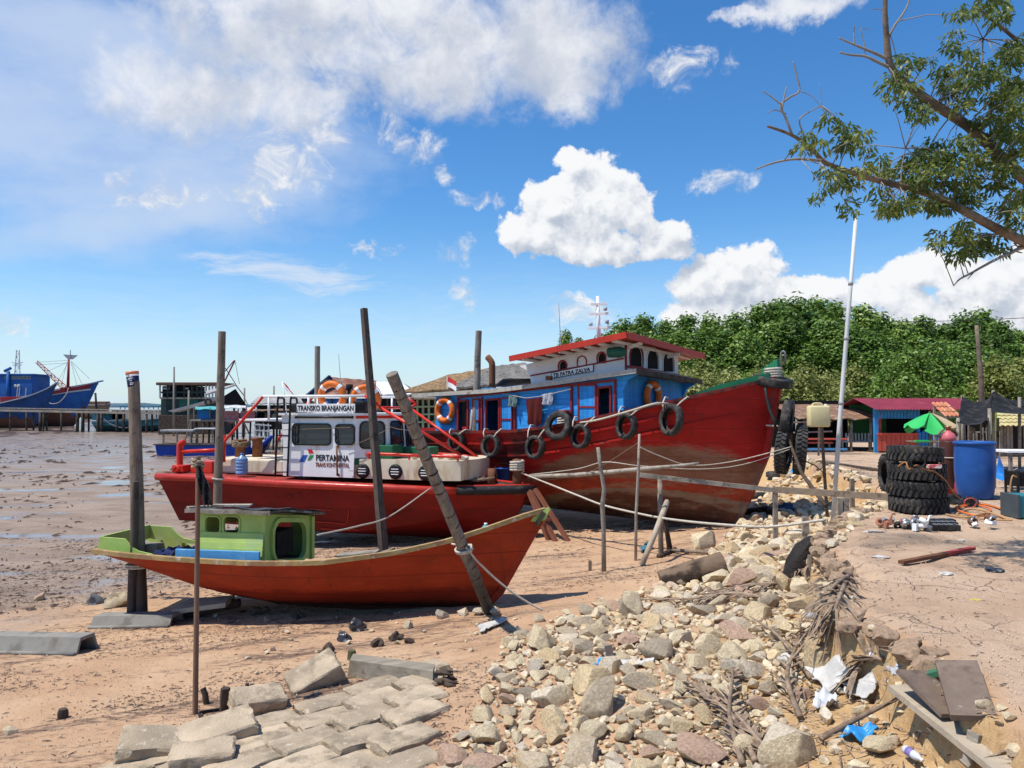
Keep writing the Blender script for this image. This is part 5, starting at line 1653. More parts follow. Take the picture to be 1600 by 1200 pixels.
# ================================================================== TREES BEHIND THE SHORE
def leaf_mat(name,c0,c1,c2,tl=.25):
 m_ = bpy.data.materials.new(name); m_.use_nodes = True
 t = m_.node_tree; t.nodes.clear(); n = NT(t)
 out = n.n('ShaderNodeOutputMaterial')
 geo = n.n('ShaderNodeNewGeometry')
 oi = n.n('ShaderNodeObjectInfo').outputs['Random']
 r_ = geo.outputs['Random Per Island']
 k = n.m('ADD',n.m('MULTIPLY',r_,.5),n.m('MULTIPLY',oi,.5))
 c_ = n.mix(n.ss(k,.15,.6),c0,c1)
 c_ = n.mix(n.ss(k,.6,.95),c_,c2)
 b = n.n('ShaderNodeBsdfPrincipled')
 n.put(b.inputs['Base Color'],c_); n.put(b.inputs['Roughness'],.45); n.put(b.inputs['Specular IOR Level'],.35)
 tr = n.n('ShaderNodeBsdfTranslucent'); n.put(tr.inputs['Color'],n.mix(.35,c_,(.18,.26,.03)))
 ms = n.n('ShaderNodeMixShader'); ms.inputs[0].default_value = tl
 t.links.new(b.outputs[0],ms.inputs[1]); t.links.new(tr.outputs[0],ms.inputs[2]); t.links.new(ms.outputs[0],out.inputs[0])
 return m_
LEAF_D = leaf_mat('mangrove leaves',(0.070,0.130,0.020),(0.145,0.245,0.038),(0.26,0.35,0.075))
LEAF_Y = leaf_mat('bush leaves',(0.17,0.19,0.04),(0.26,0.28,0.07),(0.36,0.36,0.13))
LEAF_T = leaf_mat('gum leaves',(0.075,0.11,0.026),(0.14,0.185,0.045),(0.36,0.35,0.09),.42)
BARK = lib('tree bark',(0.16,0.125,0.09),0.9,0.3,5,(0.07,0.055,0.04),6,bump=.6,bscale=14)
def crown_mesh(nm,seed,n,h,w,leaf,m_,spire=.5,lobes_n=16):
 r0 = np.random.default_rng(seed)
 # leaf clumps spread through an uneven crown
 cl = []
 for i in range(lobes_n):
  t = r0.uniform(.06,1) ** .85
  prof = (np.sin(np.pi * min(t * .9 + .12,1)) ** .6) * (1 - spire * t * t)
  a = r0.uniform(0,2 * np.pi); rr = w * prof * r0.uniform(.25,.78)
  cl.append((rr * np.cos(a),rr * np.sin(a),h * t * .92,w * r0.uniform(.15,.36) * (1.05 - .4 * t)))
 cl.append((0,0,h * .93,w * .2)); cl = np.array(cl)
 which = r0.choice(len(cl),n,p=cl[:,3] ** 2 / (cl[:,3] ** 2).sum())
 d = r0.normal(size=(n,3)); d /= np.linalg.norm(d,axis=1)[:,None]
 rad = cl[which,3] * (1 + r0.normal(-.12,.30,n)).clip(.1,1.7)
 d2 = d * [1,1,1.1]
 c_ = cl[which,:3] + d2 * rad[:,None]
 nr = d + r0.normal(0,.55,(n,3)) + [0,0,.35]; nr /= np.linalg.norm(nr,axis=1)[:,None]
 ax = np.cross(nr,r0.normal(size=(n,3))); ax /= np.linalg.norm(ax,axis=1)[:,None]
 bx_ = np.cross(nr,ax)
 L = leaf * r0.uniform(.6,1.35,n)[:,None]
 vs = np.stack([c_ - ax * L * .5,c_ + bx_ * L * .28 + nr * L * .06,c_ + ax * L * .5,c_ - bx_ * L * .28 + nr * L * .06],1).reshape(-1,3)
 me = bpy.data.meshes.new(nm)
 me.vertices.add(len(vs)); me.vertices.foreach_set('co',vs.ravel())
 me.loops.add(n * 4); me.polygons.add(n)
 me.loops.foreach_set('vertex_index',np.arange(n * 4)); me.polygons.foreach_set('loop_start',np.arange(n) * 4)
 me.update(calc_edges=True); me.materials.append(m_)
 return me
CR = [crown_mesh('crown',10 + k,12500,8.4,2.9,.26,LEAF_D,.3,60) for k in range(4)]
CB = [crown_mesh('crown',40 + k,6500,3.8,2.5,.19,LEAF_Y,.35,36) for k in range(3)]
CK = [crown_mesh('crown',60 + k,8000,5.2,3.2,.24,LEAF_D,.35,40) for k in range(2)]
def trunk_mesh(h,r):
 mb = SM()
 mb.tube([(0,0,-.3),(.08,.03,h * .3),(-.05,.05,h * .6),(.02,0,h)],[r,r * .8,r * .55,r * .2],6)
 for a in (0.3,2.2,4.1,5.4):
  z0 = h * rng.uniform(.25,.55)
  mb.tube([(0,0,z0),(.9 * math.cos(a),.9 * math.sin(a),z0 + .8),(1.3 * math.cos(a),1.3 * math.sin(a),z0 + 1.5)],[r * .45,r * .3,r * .1],5)
 return mb.mesh('trunk',BARK)
TRK,TRB = trunk_mesh(5.2,.16),trunk_mesh(1.6,.08)
ORD = ['first','second','third','fourth','fifth','sixth','seventh','eighth','ninth','tenth','eleventh','twelfth','thirteenth','fourteenth','fifteenth','sixteenth','seventeenth','eighteenth','nineteenth','twentieth','twenty-first','twenty-second','twenty-third','twenty-fourth','twenty-fifth']
def far_tree(px,py,Y,crowns,basis,kind,k,lab,zg=1.65,wide=1.0):
 p = P(px,py,Y)
 H = p.z - zg
 t = thing(kind,lab,'tree' if kind != 'shore_bush' else 'bush',(p.x,p.y,zg),rng.uniform(0,6.28),{'mangrove_tree': 'tall dark green trees behind the huts','shore_bush': 'yellow green bushes behind the tugboat and huts'}[kind])
 s_ = H / basis
 t.scale = (s_ * wide,s_ * wide,s_)
 c_ = bpy.data.objects.new('crown',crowns[k % len(crowns)]); COL.objects.link(c_); c_.parent = t
 tr = bpy.data.objects.new('trunk',TRB if kind == 'shore_bush' else TRK); COL.objects.link(tr); tr.parent = t
 c_.location.z = .05 * basis
 return t
LT = 'dark green mangrove tree in the %s row, %s from the left'
LB = 'rounded yellow green bush below the dark trees, %s from the left'
back = [(884,516),(905,526),(975,496),(1006,490),(1040,500),(1074,489),(1108,490),(1150,486),(1186,475),(1216,465),(1246,462),(1276,463),(1302,470),
  (1346,474),(1376,486),(1410,498),(1442,494),(1472,505),(1502,488),(1532,481),(1562,500),(1592,514),(1625,508),(1665,500),(1710,505)]
for i,(px,py) in enumerate(back):
 far_tree(px,py,66 + 6 * ((i * 37) % 5) / 4,CR,8.9,'mangrove_tree',i,(('left' if i == 0 else 'right') + ' one of two small dark trees above the wheelhouse roof') if i < 2 else LT % ('back',ORD[i - 2]),wide=.8 if i < 2 else 1.28)
for i,(px,py) in enumerate([(945,520),(1022,522),(1062,515),(1092,518),(1130,512),(1165,515),(1205,500),(1238,498),(1290,496),(1330,505),(1362,515),(1398,525),(1432,522),(1468,532),(1515,518),(1548,522),(1582,535),(1618,535),(1660,530)]):
 far_tree(px,py,56 + 4 * ((i * 29) % 5) / 4,CR,8.9,'mangrove_tree',i + 1,LT % ('front',ORD[i]),wide=1.4)
for i,(px,py) in enumerate([(1070,578),(1105,588),(1140,576),(1190,572),(1238,588),(1262,570),(1292,580),(1330,572),(1362,585),(1100,560),(1225,600)]):
 far_tree(px,py,41 + 5 * ((i * 31) % 5) / 4,CB,4.2,'shore_bush',i,LB % ORD[sorted([1070,1105,1140,1190,1238,1262,1292,1330,1362,1100,1225]).index(px)],wide=1.15)
for i,(px,py) in enumerate([(1425,548),(1460,540),(1500,545),(1400,560),(1540,548)]):
 far_tree(px,py,40 + 3 * i % 7,CK,5.6,'mangrove_tree',i,'broad dark tree close behind the blue stall, %s from the left' % ORD[sorted([1425,1460,1500,1400,1540]).index(px)],wide=1.1)
for i,(px,py) in enumerate([(1560,556),(1600,560),(1650,552),(1580,590)]):
 far_tree(px,py,42 + 2 * i,CB,4.2,'shore_bush',i,'pale green bush above the black shade net, %s from the left' % ORD[sorted([1560,1600,1650,1580]).index(px)],wide=1.2)
# ================================================================== STALLS
PZF = lambda x,y: hz(x,y,True)
def stall_base(px,py,Y=None):
 g_ = G(px,py) if Y is None else P(px,py,Y)
 return g_
ST_Y = 25.0
def sp(px,py,Y=ST_Y):
 return P(px,py,Y)
SBLUE = lib('stall blue paint',(0.035,0.24,0.52),0.6,0.15,3,(0.2,0.35,0.5),6,.6,.75,bump=.2)
SRED = lib('stall coral red paint',(0.58,0.10,0.065),0.6,0.15,3,(0.5,0.22,0.16),6,.58,.74,bump=.2)
SGREEN = lib('stall green board',(0.03,0.17,0.05),0.7,0.15)
org = sp(1430,706); org.z = PZF(org.x,org.y)
blu = thing('food_stall','blue food stall with coral red slat front and maroon corrugated roof','stall',org)
def L(px,py,dy=0.0,o=None,Y=ST_Y):
 return sp(px,py,Y + dy) - (o or org)
GZ = 0.0
zg_ = lambda px: 0.0
for px,dy in ((1368,0),(1434,0),(1478,0),(1505,0),(1368,2.2),(1505,2.2)):
 mb = MB(); a = L(px,640,dy); b = Vector((a.x,a.y,0)); mb.beam(b,(a.x,a.y,L(px,638).z),.12 if px == 1368 else .09,.12 if px == 1368 else .09); mb.build('post',SBLUE,blu)
for k in range(12):
 px = 1373.5 + k * 5.1
 a,b = L(px,654,-.05),L(px,640,-.05); mb = MB(); mb.beam((a.x,a.y,a.z),(a.x,a.y,b.z),.088,.025,up=(0,1,0)); mb.build('upper_slat',SBLUE,blu)
for k in range(9):
 px = 1374.5 + k * 7.2
 a,b = L(px,706,-.06),L(px,679,-.06); mb = MB(); mb.beam((a.x,a.y,.06),(a.x,a.y,b.z),.135,.03,up=(0,1,0)); mb.build('front_slat',SRED,blu)
mb = MB(); a,b = L(1370,678,-.06),L(1434,678,-.06); mb.beam(a,b,.09,.06); mb.build('counter_rail',SRED,blu)
for k in range(8):
 px = 1438 + k * 5.2
 a = L(px,700,-.1); mb = MB(); zt_ = L(px,676 - 6 * math.sin((k + .5) / 8 * math.pi),-.1).z
 mb.prism([(a.x - .042,a.y,.1),(a.x + .042,a.y,.1),(a.x + .042,a.y,zt_ - .05),(a.x,a.y,zt_),(a.x - .042,a.y,zt_ - .05)],(0,.025,0)); mb.build('gate_picket',SBLUE,blu)
mb = MB(); mb.box((L(1400,660).x,2.0,1.0),(L(1434,660).x - L(1368,660).x - .1,.05,1.5)); mb.build('green_back_wall',SGREEN,blu)
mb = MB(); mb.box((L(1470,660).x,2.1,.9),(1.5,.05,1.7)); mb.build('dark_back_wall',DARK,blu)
mb = MB(); mb.box((L(1382,668).x,.4,.95),(.16,.05,1.1)); mb.build('red_upright',SRED,blu)
mb = MB(); mb.rbox((L(1368,706).x,-.05,.02),(L(1505,706).x,2.2,.07),.01); mb.build('floor',DKWOOD,blu)
for px in (1470,1490):
 mb = MB(); a = L(px,652,-.02); mb.box((a.x,a.y,a.z + .08),(.34,.04,.22)); mb.build('sign_board',lib('pale green board',(0.42,0.5,0.36),0.6),blu)
def corrugated(x0,x1,y0,z0,y1,z1,pitch=.1,amp=.018):
 nx = int((x1 - x0) / pitch * 4)
 rows = []
 for i in range(nx + 1):
  x = x0 + (x1 - x0) * i / nx
  w_ = amp * math.sin(i * math.pi / 2)
  rows.append([Vector((x,y0,z0 + w_)),Vector((x,y1,z1 + w_))])
 mb = SM(); mb.shell(rows,(0,0,.006))
 return mb
MAROON = lib('maroon corrugated sheet',(0.21,0.028,0.045),0.5,0.15,2,(0.26,0.08,0.06),4,.6,.75,bump=.05)
a,b = L(1357,640),L(1534,640)
zt2 = L(1360,625,.9).z
corrugated(a.x,b.x,-.5,a.z + .0,1.1,zt2 + .05).build('roof_front',MAROON,blu,fix=False)
corrugated(a.x,b.x,1.1,zt2 + .05,2.7,a.z).build('roof_back',MAROON,blu,fix=False)
# orange tiled lean-to and a yellow tiled hut at the right
ORT = lib('orange roof tile',(0.46,0.17,0.085),0.75,0.3,5,(0.6,0.42,0.32),8,.52,.66,bump=.3)
YET = lib('yellow roof tile',(0.46,0.39,0.18),0.7,0.2,4,bump=.2)
def tiled(par,x0,x1,y0,z0,y1,z1,nx,ny,m_,nm='tile'):
 for j in range(ny):
  for i in range(nx):
   u0,v0 = i / nx,j / ny
   mb = SM()
   rows = []
   for q in range(5):
    x = x0 + (x1 - x0) * (u0 + q / 4 / nx)
    bump_ = .035 * math.sin(q / 4 * math.pi)
    rows.append([Vector((x,y0 + (y1 - y0) * v0,z0 + (z1 - z0) * v0 + .03 + bump_)),Vector((x,y0 + (y1 - y0) * (v0 + 1.06 / ny),z0 + (z1 - z0) * (v0 + 1.06 / ny) + bump_))])
   mb.shell(rows,(0,0,.015)); mb.build(nm,m_,par,fix=False)
o2 = sp(1490,700,22.5); o2.z = PZF(o2.x,o2.y)
ln = thing('lean_to','small orange tiled lean to roof beside the black shade net','lean-to',o2)
a,b = sp(1478,653,22.5) - o2,sp(1504,653,22.5) - o2
tiled(ln,a.x,b.x,0,a.z,.75,a.z + .42,4,3,ORT)
for x in (a.x + .05,b.x - .05):
 for y in (.05,.7):
  mb = MB(); mb.beam((x,y,0),(x,y,a.z + (.0 if y < .3 else .35)),.06,.06); mb.build('post',GREYWOOD,ln)
o3 = sp(1585,705,23.0); o3.z = PZF(o3.x,o3.y)
yh = thing('plank_hut','grey plank hut with scalloped yellow tile roof at the right edge','hut',o3)
a,b = sp(1553,665,23) - o3,sp(1650,665,23) - o3
tiled(yh,a.x,b.x,-.3,a.z - .05,.9,a.z + .34,12,4,YET)
for k in range(19):
 x = a.x + .08 + k * .1
 if 6 <= k <= 8:
  continue
 mb = MB(); mb.beam((x,.1,0),(x,.1,a.z - .02),.082,.02,up=(0,1,0)); mb.build('plank',GREYWOOD if k % 3 else WOOD,yh)
for x in (a.x,b.x):
 for y in (0,1.25):
  mb = MB(); mb.beam((x,y,0),(x,y,a.z + .1 + (y > .5) * .5),.07,.07); mb.build('post',WOOD,yh)
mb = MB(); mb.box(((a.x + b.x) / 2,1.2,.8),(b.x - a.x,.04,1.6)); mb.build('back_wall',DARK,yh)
mb = MB(); e = L(1547,680,0,o3,23); mb.beam((e.x,-.2,0),(e.x,-.2,1.35),.16,.03,up=(0,1,0)); mb.build('green_plank',lib('yellow green plank',(0.26,0.42,0.05),.6),yh)
# picket fence between the huts
o5 = sp(1520,700,22.0); o5.z = PZF(o5.x,o5.y)
fe = thing('stick_fence','rough stick fence under the black shade net','fence',o5)
for k in range(16):
 px = 1500 + k * 4.1 + rng.uniform(-1,1); a = sp(px,700,22) - o5
 mb = MB(); mb.beam((a.x,0,0),(a.x + rng.uniform(-.05,.05),0,rng.uniform(.7,1.25)),rng.uniform(.04,.08),.03); mb.build('stick',GREYWOOD if k % 2 else DKWOOD,fe)
for z in (.35,.75):
 a,b = sp(1498,700,22) - o5,sp(1566,700,22) - o5; mb = MB(); mb.beam((a.x,.03,z),(b.x,.03,z + .03),.05,.04); mb.build('rail',GREYWOOD,fe)
# dark open shed
o4 = sp(1300,707,26.0); o4.z = PZF(o4.x,o4.y)
sh4 = thing('open_shed','dark open wooden shed with red bench left of the blue stall','shed',o4)
S4 = lambda px,py,dy=0: sp(px,py,26 + dy) - o4
RTH = lib('rusty brown roof sheet',(0.20,0.11,0.065),.8,.3,3,(0.34,0.25,0.17),4,.5,.66,bump=.4)
a,b = S4(1238,655),S4(1366,655)
rows = [[Vector((a.x + (b.x - a.x) * i / 12,-.6,a.z + .03 * math.sin(i * 2.1))),Vector((a.x + (b.x - a.x) * i / 12,.8,a.z + .28 + .03 * math.sin(i * 1.3))),Vector((a.x + (b.x - a.x) * i / 12,2.2,a.z + .5))] for i in range(13)]
mb = MB(); mb.shell(rows,(0,0,.03)); mb.build('roof',RTH,sh4)
for px in (1240,1256,1279,1309,1320,1350,1363):
 e = S4(px,660); mb = SM(); mb.tube([(e.x,-.45 + .2 * (px % 3),0),(e.x + .02,-.45 + .2 * (px % 3),a.z + .03)],.045,6); mb.build('post',GREYWOOD,sh4)
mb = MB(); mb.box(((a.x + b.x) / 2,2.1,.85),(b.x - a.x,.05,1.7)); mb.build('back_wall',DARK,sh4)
for px0,px1,py,m_,d_ in ((1246,1322,686,SRED,-.7),(1246,1300,692,SRED,-.5),(1320,1362,690,WHITE,.4),(1258,1322,702,SKYBLUE,-.8)):
 e0,e1 = S4(px0,py,d_),S4(px1,py,d_); mb = MB(); mb.beam(e0,e1,.22,.05); mb.build('bench_board',m_,sh4)
 for e in (e0.lerp(e1,.08),e0.lerp(e1,.92)):
  mb = MB(); mb.beam((e.x,e.y,0),(e.x,e.y,e.z),.06,.06); mb.build('bench_leg',GREYWOOD,sh4)
for k in range(8):
 e = S4(1322 + k * 5,683,.4); mb = MB(); mb.beam((e.x,e.y,e.z - .12),(e.x,e.y,e.z + .14),.05,.02,up=(0,1,0)); mb.build('white_picket',WHITE,sh4)
for py in (660,676):
 e0,e1 = S4(1240,py,-.5),S4(1300,py - 2,-.5); mb = MB(); mb.beam(e0,e1,.05,.05); mb.build('cross_rail',GREYWOOD,sh4)
# green umbrella, ragged
uo = sp(1455,705,19.5); uo.z = PZF(uo.x,uo.y)
um = thing('market_umbrella','ragged green umbrella on a wooden stick beside the gas cylinder','umbrella',uo)
GRU = lib('green umbrella cloth',(0.03,0.42,0.10),.6,.1,3,bump=.1)
UL = lambda px,py,dy=0: sp(px,py,19.5 + dy) - uo
top_ = UL(1453,645); R_ = UL(1490,660).x - UL(1453,660).x
mb = MB(); mb.beam((top_.x,0,0),(top_.x,0,top_.z + .03),.045,.045); mb.build('pole',WOOD,um)
for k in range(8):
 a0,a1 = 2 * math.pi * (k + .1) / 8,2 * math.pi * (k + 1.1) / 8
 rows = []
 for i in range(5):
  v = i / 4
  r_ = []
  for j in range(4):
   u = j / 3; a_ = a0 + (a1 - a0) * u
   sagz = -.10 * math.sin(u * math.pi) * v
   r_.append(Vector((top_.x + R_ * v * math.cos(a_),R_ * v * math.sin(a_),top_.z - .30 * v ** 1.3 + sagz - (.14 if k in (2,5) else .0) * v)))
  rows.append(r_)
 mb = SM(); mb.shell(rows,(0,0,-.006)); mb.build('canopy_panel',lib('tan umbrella cloth',(0.45,0.36,0.22),.7) if k == 6 else GRU,um,fix=False)
# small table under it, green topped
mb_o = sp(1445,705,19.0); mb_o.z = PZF(mb_o.x,mb_o.y)
tb_ = thing('small_table','small wooden table with green edge in front of the blue picket gate','table',mb_o)
e0,e1 = sp(1423,689,19) - mb_o,sp(1466,690,19) - mb_o
mb = MB(); mb.rbox((e0.x,-.25,e0.z - .03),(e1.x,.25,e0.z),.006); mb.build('top',WOOD,tb_)
mb = MB(); mb.rbox((e0.x - .02,-.27,e0.z - .02),(e0.x + .32,-.2,e0.z + .03),.006); mb.build('green_edge',GRU,tb_)
for x in (e0.x + .05,e1.x - .05):
 for y in (-.2,.2):
  mb = MB(); mb.beam((x,y,0),(x,y,e0.z - .03),.04,.04); mb.build('leg',WOOD,tb_)
# black shade net slung between poles
no = sp(1545,700,18.0); no.z = PZF(no.x,no.y)
nt2 = thing('shade_net','torn black shade net slung between thin poles at the right','shade net',no)
NETM = lib('black shade net',(0.014,0.014,0.015),.85,.4,6,(0.06,0.055,0.055),5,.5,.7,bump=.3)
NL = lambda px,py,dy=0: sp(px,py,18 + dy) - no
def sheet_px(grid_,m_,nm,par,conv,n=5):
 rows = []
 for r_ in grid_:
  rows.append(smooth_path([conv(*q) for q in r_],n))
 cols = list(zip(*rows))
 full = [smooth_path(list(c_),n) for c_ in cols]
 mb = SM(); mb.shell(full,(0,.01,.004)); return mb.build(nm,m_,par,fix=False)
sheet_px([[(1503,618,1.5),(1520,628,1.2),(1543,624,1.0),(1552,610,.8)],
          [(1500,642,.3),(1520,652,.1),(1540,650,.1),(1548,636,.2)],
          [(1495,660,-.6),(1512,664,-.6),(1532,662,-.6),(1546,652,-.4)]],NETM,'net_front',nt2,NL)
sheet_px([[(1553,610,.8),(1570,621,.8),(1590,626,.9),(1625,618,1)],
          [(1550,634,.2),(1568,638,.2),(1590,640,.3),(1625,640,.4)],
          [(1545,643,-.3),(1560,645,-.3),(1590,647,-.3),(1625,648,-.3)]],NETM,'net_side',nt2,NL)
for px,py,dy in ((1552,612,.8),(1593,622,.5),(1497,655,-.5),(1504,620,1.5),(1546,640,-.4)):
 e = NL(px,py,dy); mb = SM(); mb.tube([(e.x - .03,e.y,0),(e.x,e.y,e.z + .03)],.035,6); mb.build('pole',GREYWOOD,nt2)
# tall bare trunk behind the net
g_ = sp(1536,690,30); g_.z = PZF(g_.x,g_.y)
mb = SM(); mb.tube([g_,sp(1533,590,30),sp(1529,545,30),sp(1526,508,30)],[.11,.1,.085,.07],7,wob=.1)
tag(mb.build('dead_tree',BARK),'tall bare dead tree standing above the black shade net','tree')
# white table and blue tarpaulin at right
to = sp(1590,745,14.0); to.z = PZF(to.x,to.y)
wt_ = thing('trestle_table','long white topped table beyond the blue drum','table',to)
e0,e1 = sp(1557,703,14) - to,sp(1640,712,14) - to
mb = MB(); mb.prism([(e0.x,.35,e0.z),(e1.x,.2,e0.z),(e1.x,-.5,e0.z),(e0.x + .05,-.25,e0.z)],(0,0,-.035)); mb.build('table_top',WHITE,wt_)
for x,y in ((e0.x + .1,.25),(e0.x + .12,-.2),(e1.x - .1,-.4),(e1.x - .3,.1),(e0.x + .5,-.3)):
 mb = MB(); mb.beam((x,y,0),(x,y,e0.z - .035),.05,.05); mb.build('leg',GREYWOOD,wt_)
BTARP = lib('blue tarpaulin',(0.02,0.19,0.56),.5,.15,5,(0.25,0.38,0.6),8,.6,.75,bump=.3,bscale=12)
def tc(px,py,dy=0):
 return P(px,py,13.4 + dy)
rows = [[tc(1558,712,.3),tc(1560,720,.2),tc(1556,735,0),tc(1554,746,-.1)],[tc(1563,716,.35),tc(1566,728,.2),tc(1562,740,-.1),tc(1562,750,-.3)],[tc(1566,726,.4),tc(1572,738,.25),tc(1574,745,-.1),tc(1574,752,-.35)],[tc(1570,740,.5),tc(1582,744,.3),tc(1586,748,0),tc(1588,752,-.3)]]
for r_ in rows:
 for p in r_:
  p.z = max(p.z,PZF(p.x,p.y) + .02)
mb = SM(); mb.shell([smooth_path(r_,4) for r_ in rows],(0,.008,.006)); tag(mb.build('blue_tarpaulin',BTARP),'crumpled blue tarpaulin hanging from the white table to the ground','tarpaulin')
# ================================================================== WORKSHOP THINGS ON THE BANK
dg = G(1524,778)
dr = thing('plastic_drum','large blue plastic drum standing on the bank','drum',dg)
DRB = lib('blue drum plastic',(0.018,0.085,0.30),.45,.12,3,(0.03,0.12,0.36),4,.55,.75,(0.14,0.12,0.12),3,.66,.8,bump=.1)
hD = W(88,dg.y); rD = W(29,dg.y)
mb = SM()
mb.lathe([(rD * .80,0),(rD * .84,.02),(rD * .93,hD * .22),(rD * .99,hD * .5),(rD * .98,hD * .8),(rD * .95,hD * .95),(rD * .95,hD * .97),(rD * .90,hD * .97),(rD * .92,hD * .7),(rD * .8,.04),(0,.04)],seg=32); mb.build('body',DRB,dr)
mb = SM(); mb.lathe([(rD * .93,hD * .94),(rD * 1.02,hD * .945),(rD * 1.03,hD * .985),(rD * .93,hD)],seg=32,closed=True); mb.build('rim',DRB,dr)
cg = G(1483,768)
cy = thing('gas_cylinder','tall brown gas cylinder with pink shoulder behind the tyre stack','gas cylinder',cg)
hC,rC = W(96,cg.y),W(12,cg.y)
mb = SM(); mb.lathe([(rC * .9,0),(rC,.03),(rC,hC * .80),(rC * .985,hC * .82)],seg=20); mb.build('body',lib('brown cylinder paint',(0.085,0.030,0.024),.5,.25,3,(0.15,0.07,0.05),4,bump=.15),cy)
mb = SM(); mb.lathe([(rC * .99,hC * .81),(rC * .95,hC * .88),(rC * .70,hC * .94),(rC * .4,hC * .965),(rC * .35,hC * .985),(0,hC * .985)],seg=20); mb.build('shoulder',lib('pink cylinder paint',(0.56,0.13,0.15),.4,.1,3,(0.4,0.1,0.1),6,bump=.1),cy)
mb = SM(); mb.lathe([(rC * .28,hC * .97),(rC * .28,hC * 1.03),(rC * .4,hC * 1.035),(rC * .4,hC * 1.06),(0,hC * 1.06)],seg=12); mb.tube([(0,0,hC * 1.0),(rC * .8,-.02,hC * 1.01)],.02,6); mb.build('valve',lib('brass',(0.35,0.2,0.08),.4,metal=.7),cy)
for sgn in (-1,1):
 mb = SM(); mb.tube(smooth_path([(sgn * rC * .8,0,hC * .86),(sgn * rC * 1.2,0,hC * .93),(sgn * rC * .6,0,hC * 1.0)],4),.02,6); mb.build('hose',DKROPE,cy)
mb = SM(); mb.tube([(rC * 1.04 * math.cos(a),rC * 1.04 * math.sin(a),hC * .55) for a in [k * math.pi / 8 for k in range(16)]],.01,5,closed=True); mb.build('tie_rope',ROPE,cy)
lg = G(1507,776)
lp = thing('gas_bottle','squat magenta cooking gas bottle in front of the blue drum','gas bottle',lg)
MAG = lib('magenta bottle paint',(0.42,0.018,0.075),.35,.1,3,bump=.05)
rL_ = W(13.5,lg.y); hL = W(40,lg.y)
mb = SM(); mb.lathe([(rL_ * .8,0),(rL_ * .8,.03),(rL_ * .97,.05),(rL_,hL * .2),(rL_,hL * .5),(rL_ * .9,hL * .62),(rL_ * .4,hL * .7),(0,hL * .71)],seg=22); mb.build('body',MAG,lp)
mb = SM()
for a0 in (0,math.pi):
 rows = [[Vector((rL_ * .72 * math.cos(a0 + a),rL_ * .72 * math.sin(a0 + a),z)) for z in (hL * .60,hL * .8,hL * 1.0)] for a in [(-.9 + 1.8 * k / 8) for k in range(9)]]
 mb2 = MB(); mb2.use(0,True); mb2.grid(rows); mb2.build('collar',MAG,lp)
mb.tube([(rL_ * .72 * math.cos(k * math.pi / 10),rL_ * .72 * math.sin(k * math.pi / 10),hL) for k in range(20)],.014,6,closed=True); mb.build('collar_ring',MAG,lp)
mb = MB(); mb.lathe([(.02,hL * .7),(.02,hL * .84),(.035,hL * .84),(.035,hL * .9),(0,hL * .9)],seg=8); mb.build('valve',GASKET,lp)
# stack of four truck tyres and one upright behind
tg = G(1438,800)
RT,WT = W(40,tg.y),W(25,tg.y)
GS = 'truck tyres of the stack on the bank'
zz = tg.z + WT * .5
for k,(lab,dx_,dy_,tx,ty) in enumerate((('treaded truck tyre at the bottom of the stack on the bank',0,0,0,0),('treaded truck tyre second from the bottom of the stack',-.01,.02,.02,-.02),
                              ('muddy truck tyre third up in the stack on the bank',.0,.03,.0,.02),('truck tyre on top of the stack, tilted, with hoses on it',-.03,.02,.05,-.06))):
 tyre(lab,(tg.x + dx_,tg.y + dy_ + .05,zz),(R(90) + tx,ty,k * 1.1),RT * (1 if k < 2 else .985 if k == 2 else .95),WT,.6,GS,30,lug_h=.022)
 zz += WT * 1.0 + (.02 if k == 2 else 0)
ztop_ = zz - WT / 2
ug = G(1394,772)
tyre('truck tyre standing upright against the left of the stack',(ug.x + .05,ug.y + .2,ug.z + RT * .9),(0,0,R(82)),RT * .9,WT * .9,.6,None,30)
# hose with torch coiled on the stack
mb = SM()
zh = tg.z + 3 * WT + .03
mb.tube(smooth_path([P(1403,729,tg.y - .25),P(1415,722,tg.y - .33),P(1420,733,tg.y - RT - .03),P(1432,727,tg.y - RT - .04),P(1445,733,tg.y - RT - .04),P(1462,738,tg.y - RT - .03),P(1478,752,tg.y - .2),P(1490,770,tg.y - .2),P(1500,779,tg.y - .1)],5),.011,6)
tag(mb.build('torch_hose',lib('tan rubber hose',(0.33,0.16,0.06),.6)),'thin tan torch hose draped over the tyre stack','hose')
mb = MB(); mb.rbox(P(1451,732,tg.y - RT - .06),P(1472,726,tg.y - RT - .06) + Vector((0,.06,0)),.006)
tag(mb.build('red_box',lib('red and white packet',(0.6,0.1,0.1),.5,.3,6,(0.7,.65,.62),20,.5,.55)),'small pink red packet wedged in the tyre stack front','box')
mb = SM(); c0 = P(1431,722,tg.y - RT - .04); mb.tube([c0 + Vector((W(12,tg.y) * math.cos(k * .5) * (1 - .004 * k),-.002 * k,W(9,tg.y) * math.sin(k * .5) * (1 - .004 * k))) for k in range(40)],.008,5); tag(mb.build('cable_coil',BLACK),'small black cable coil hanging on the front of the tyre stack','cable')
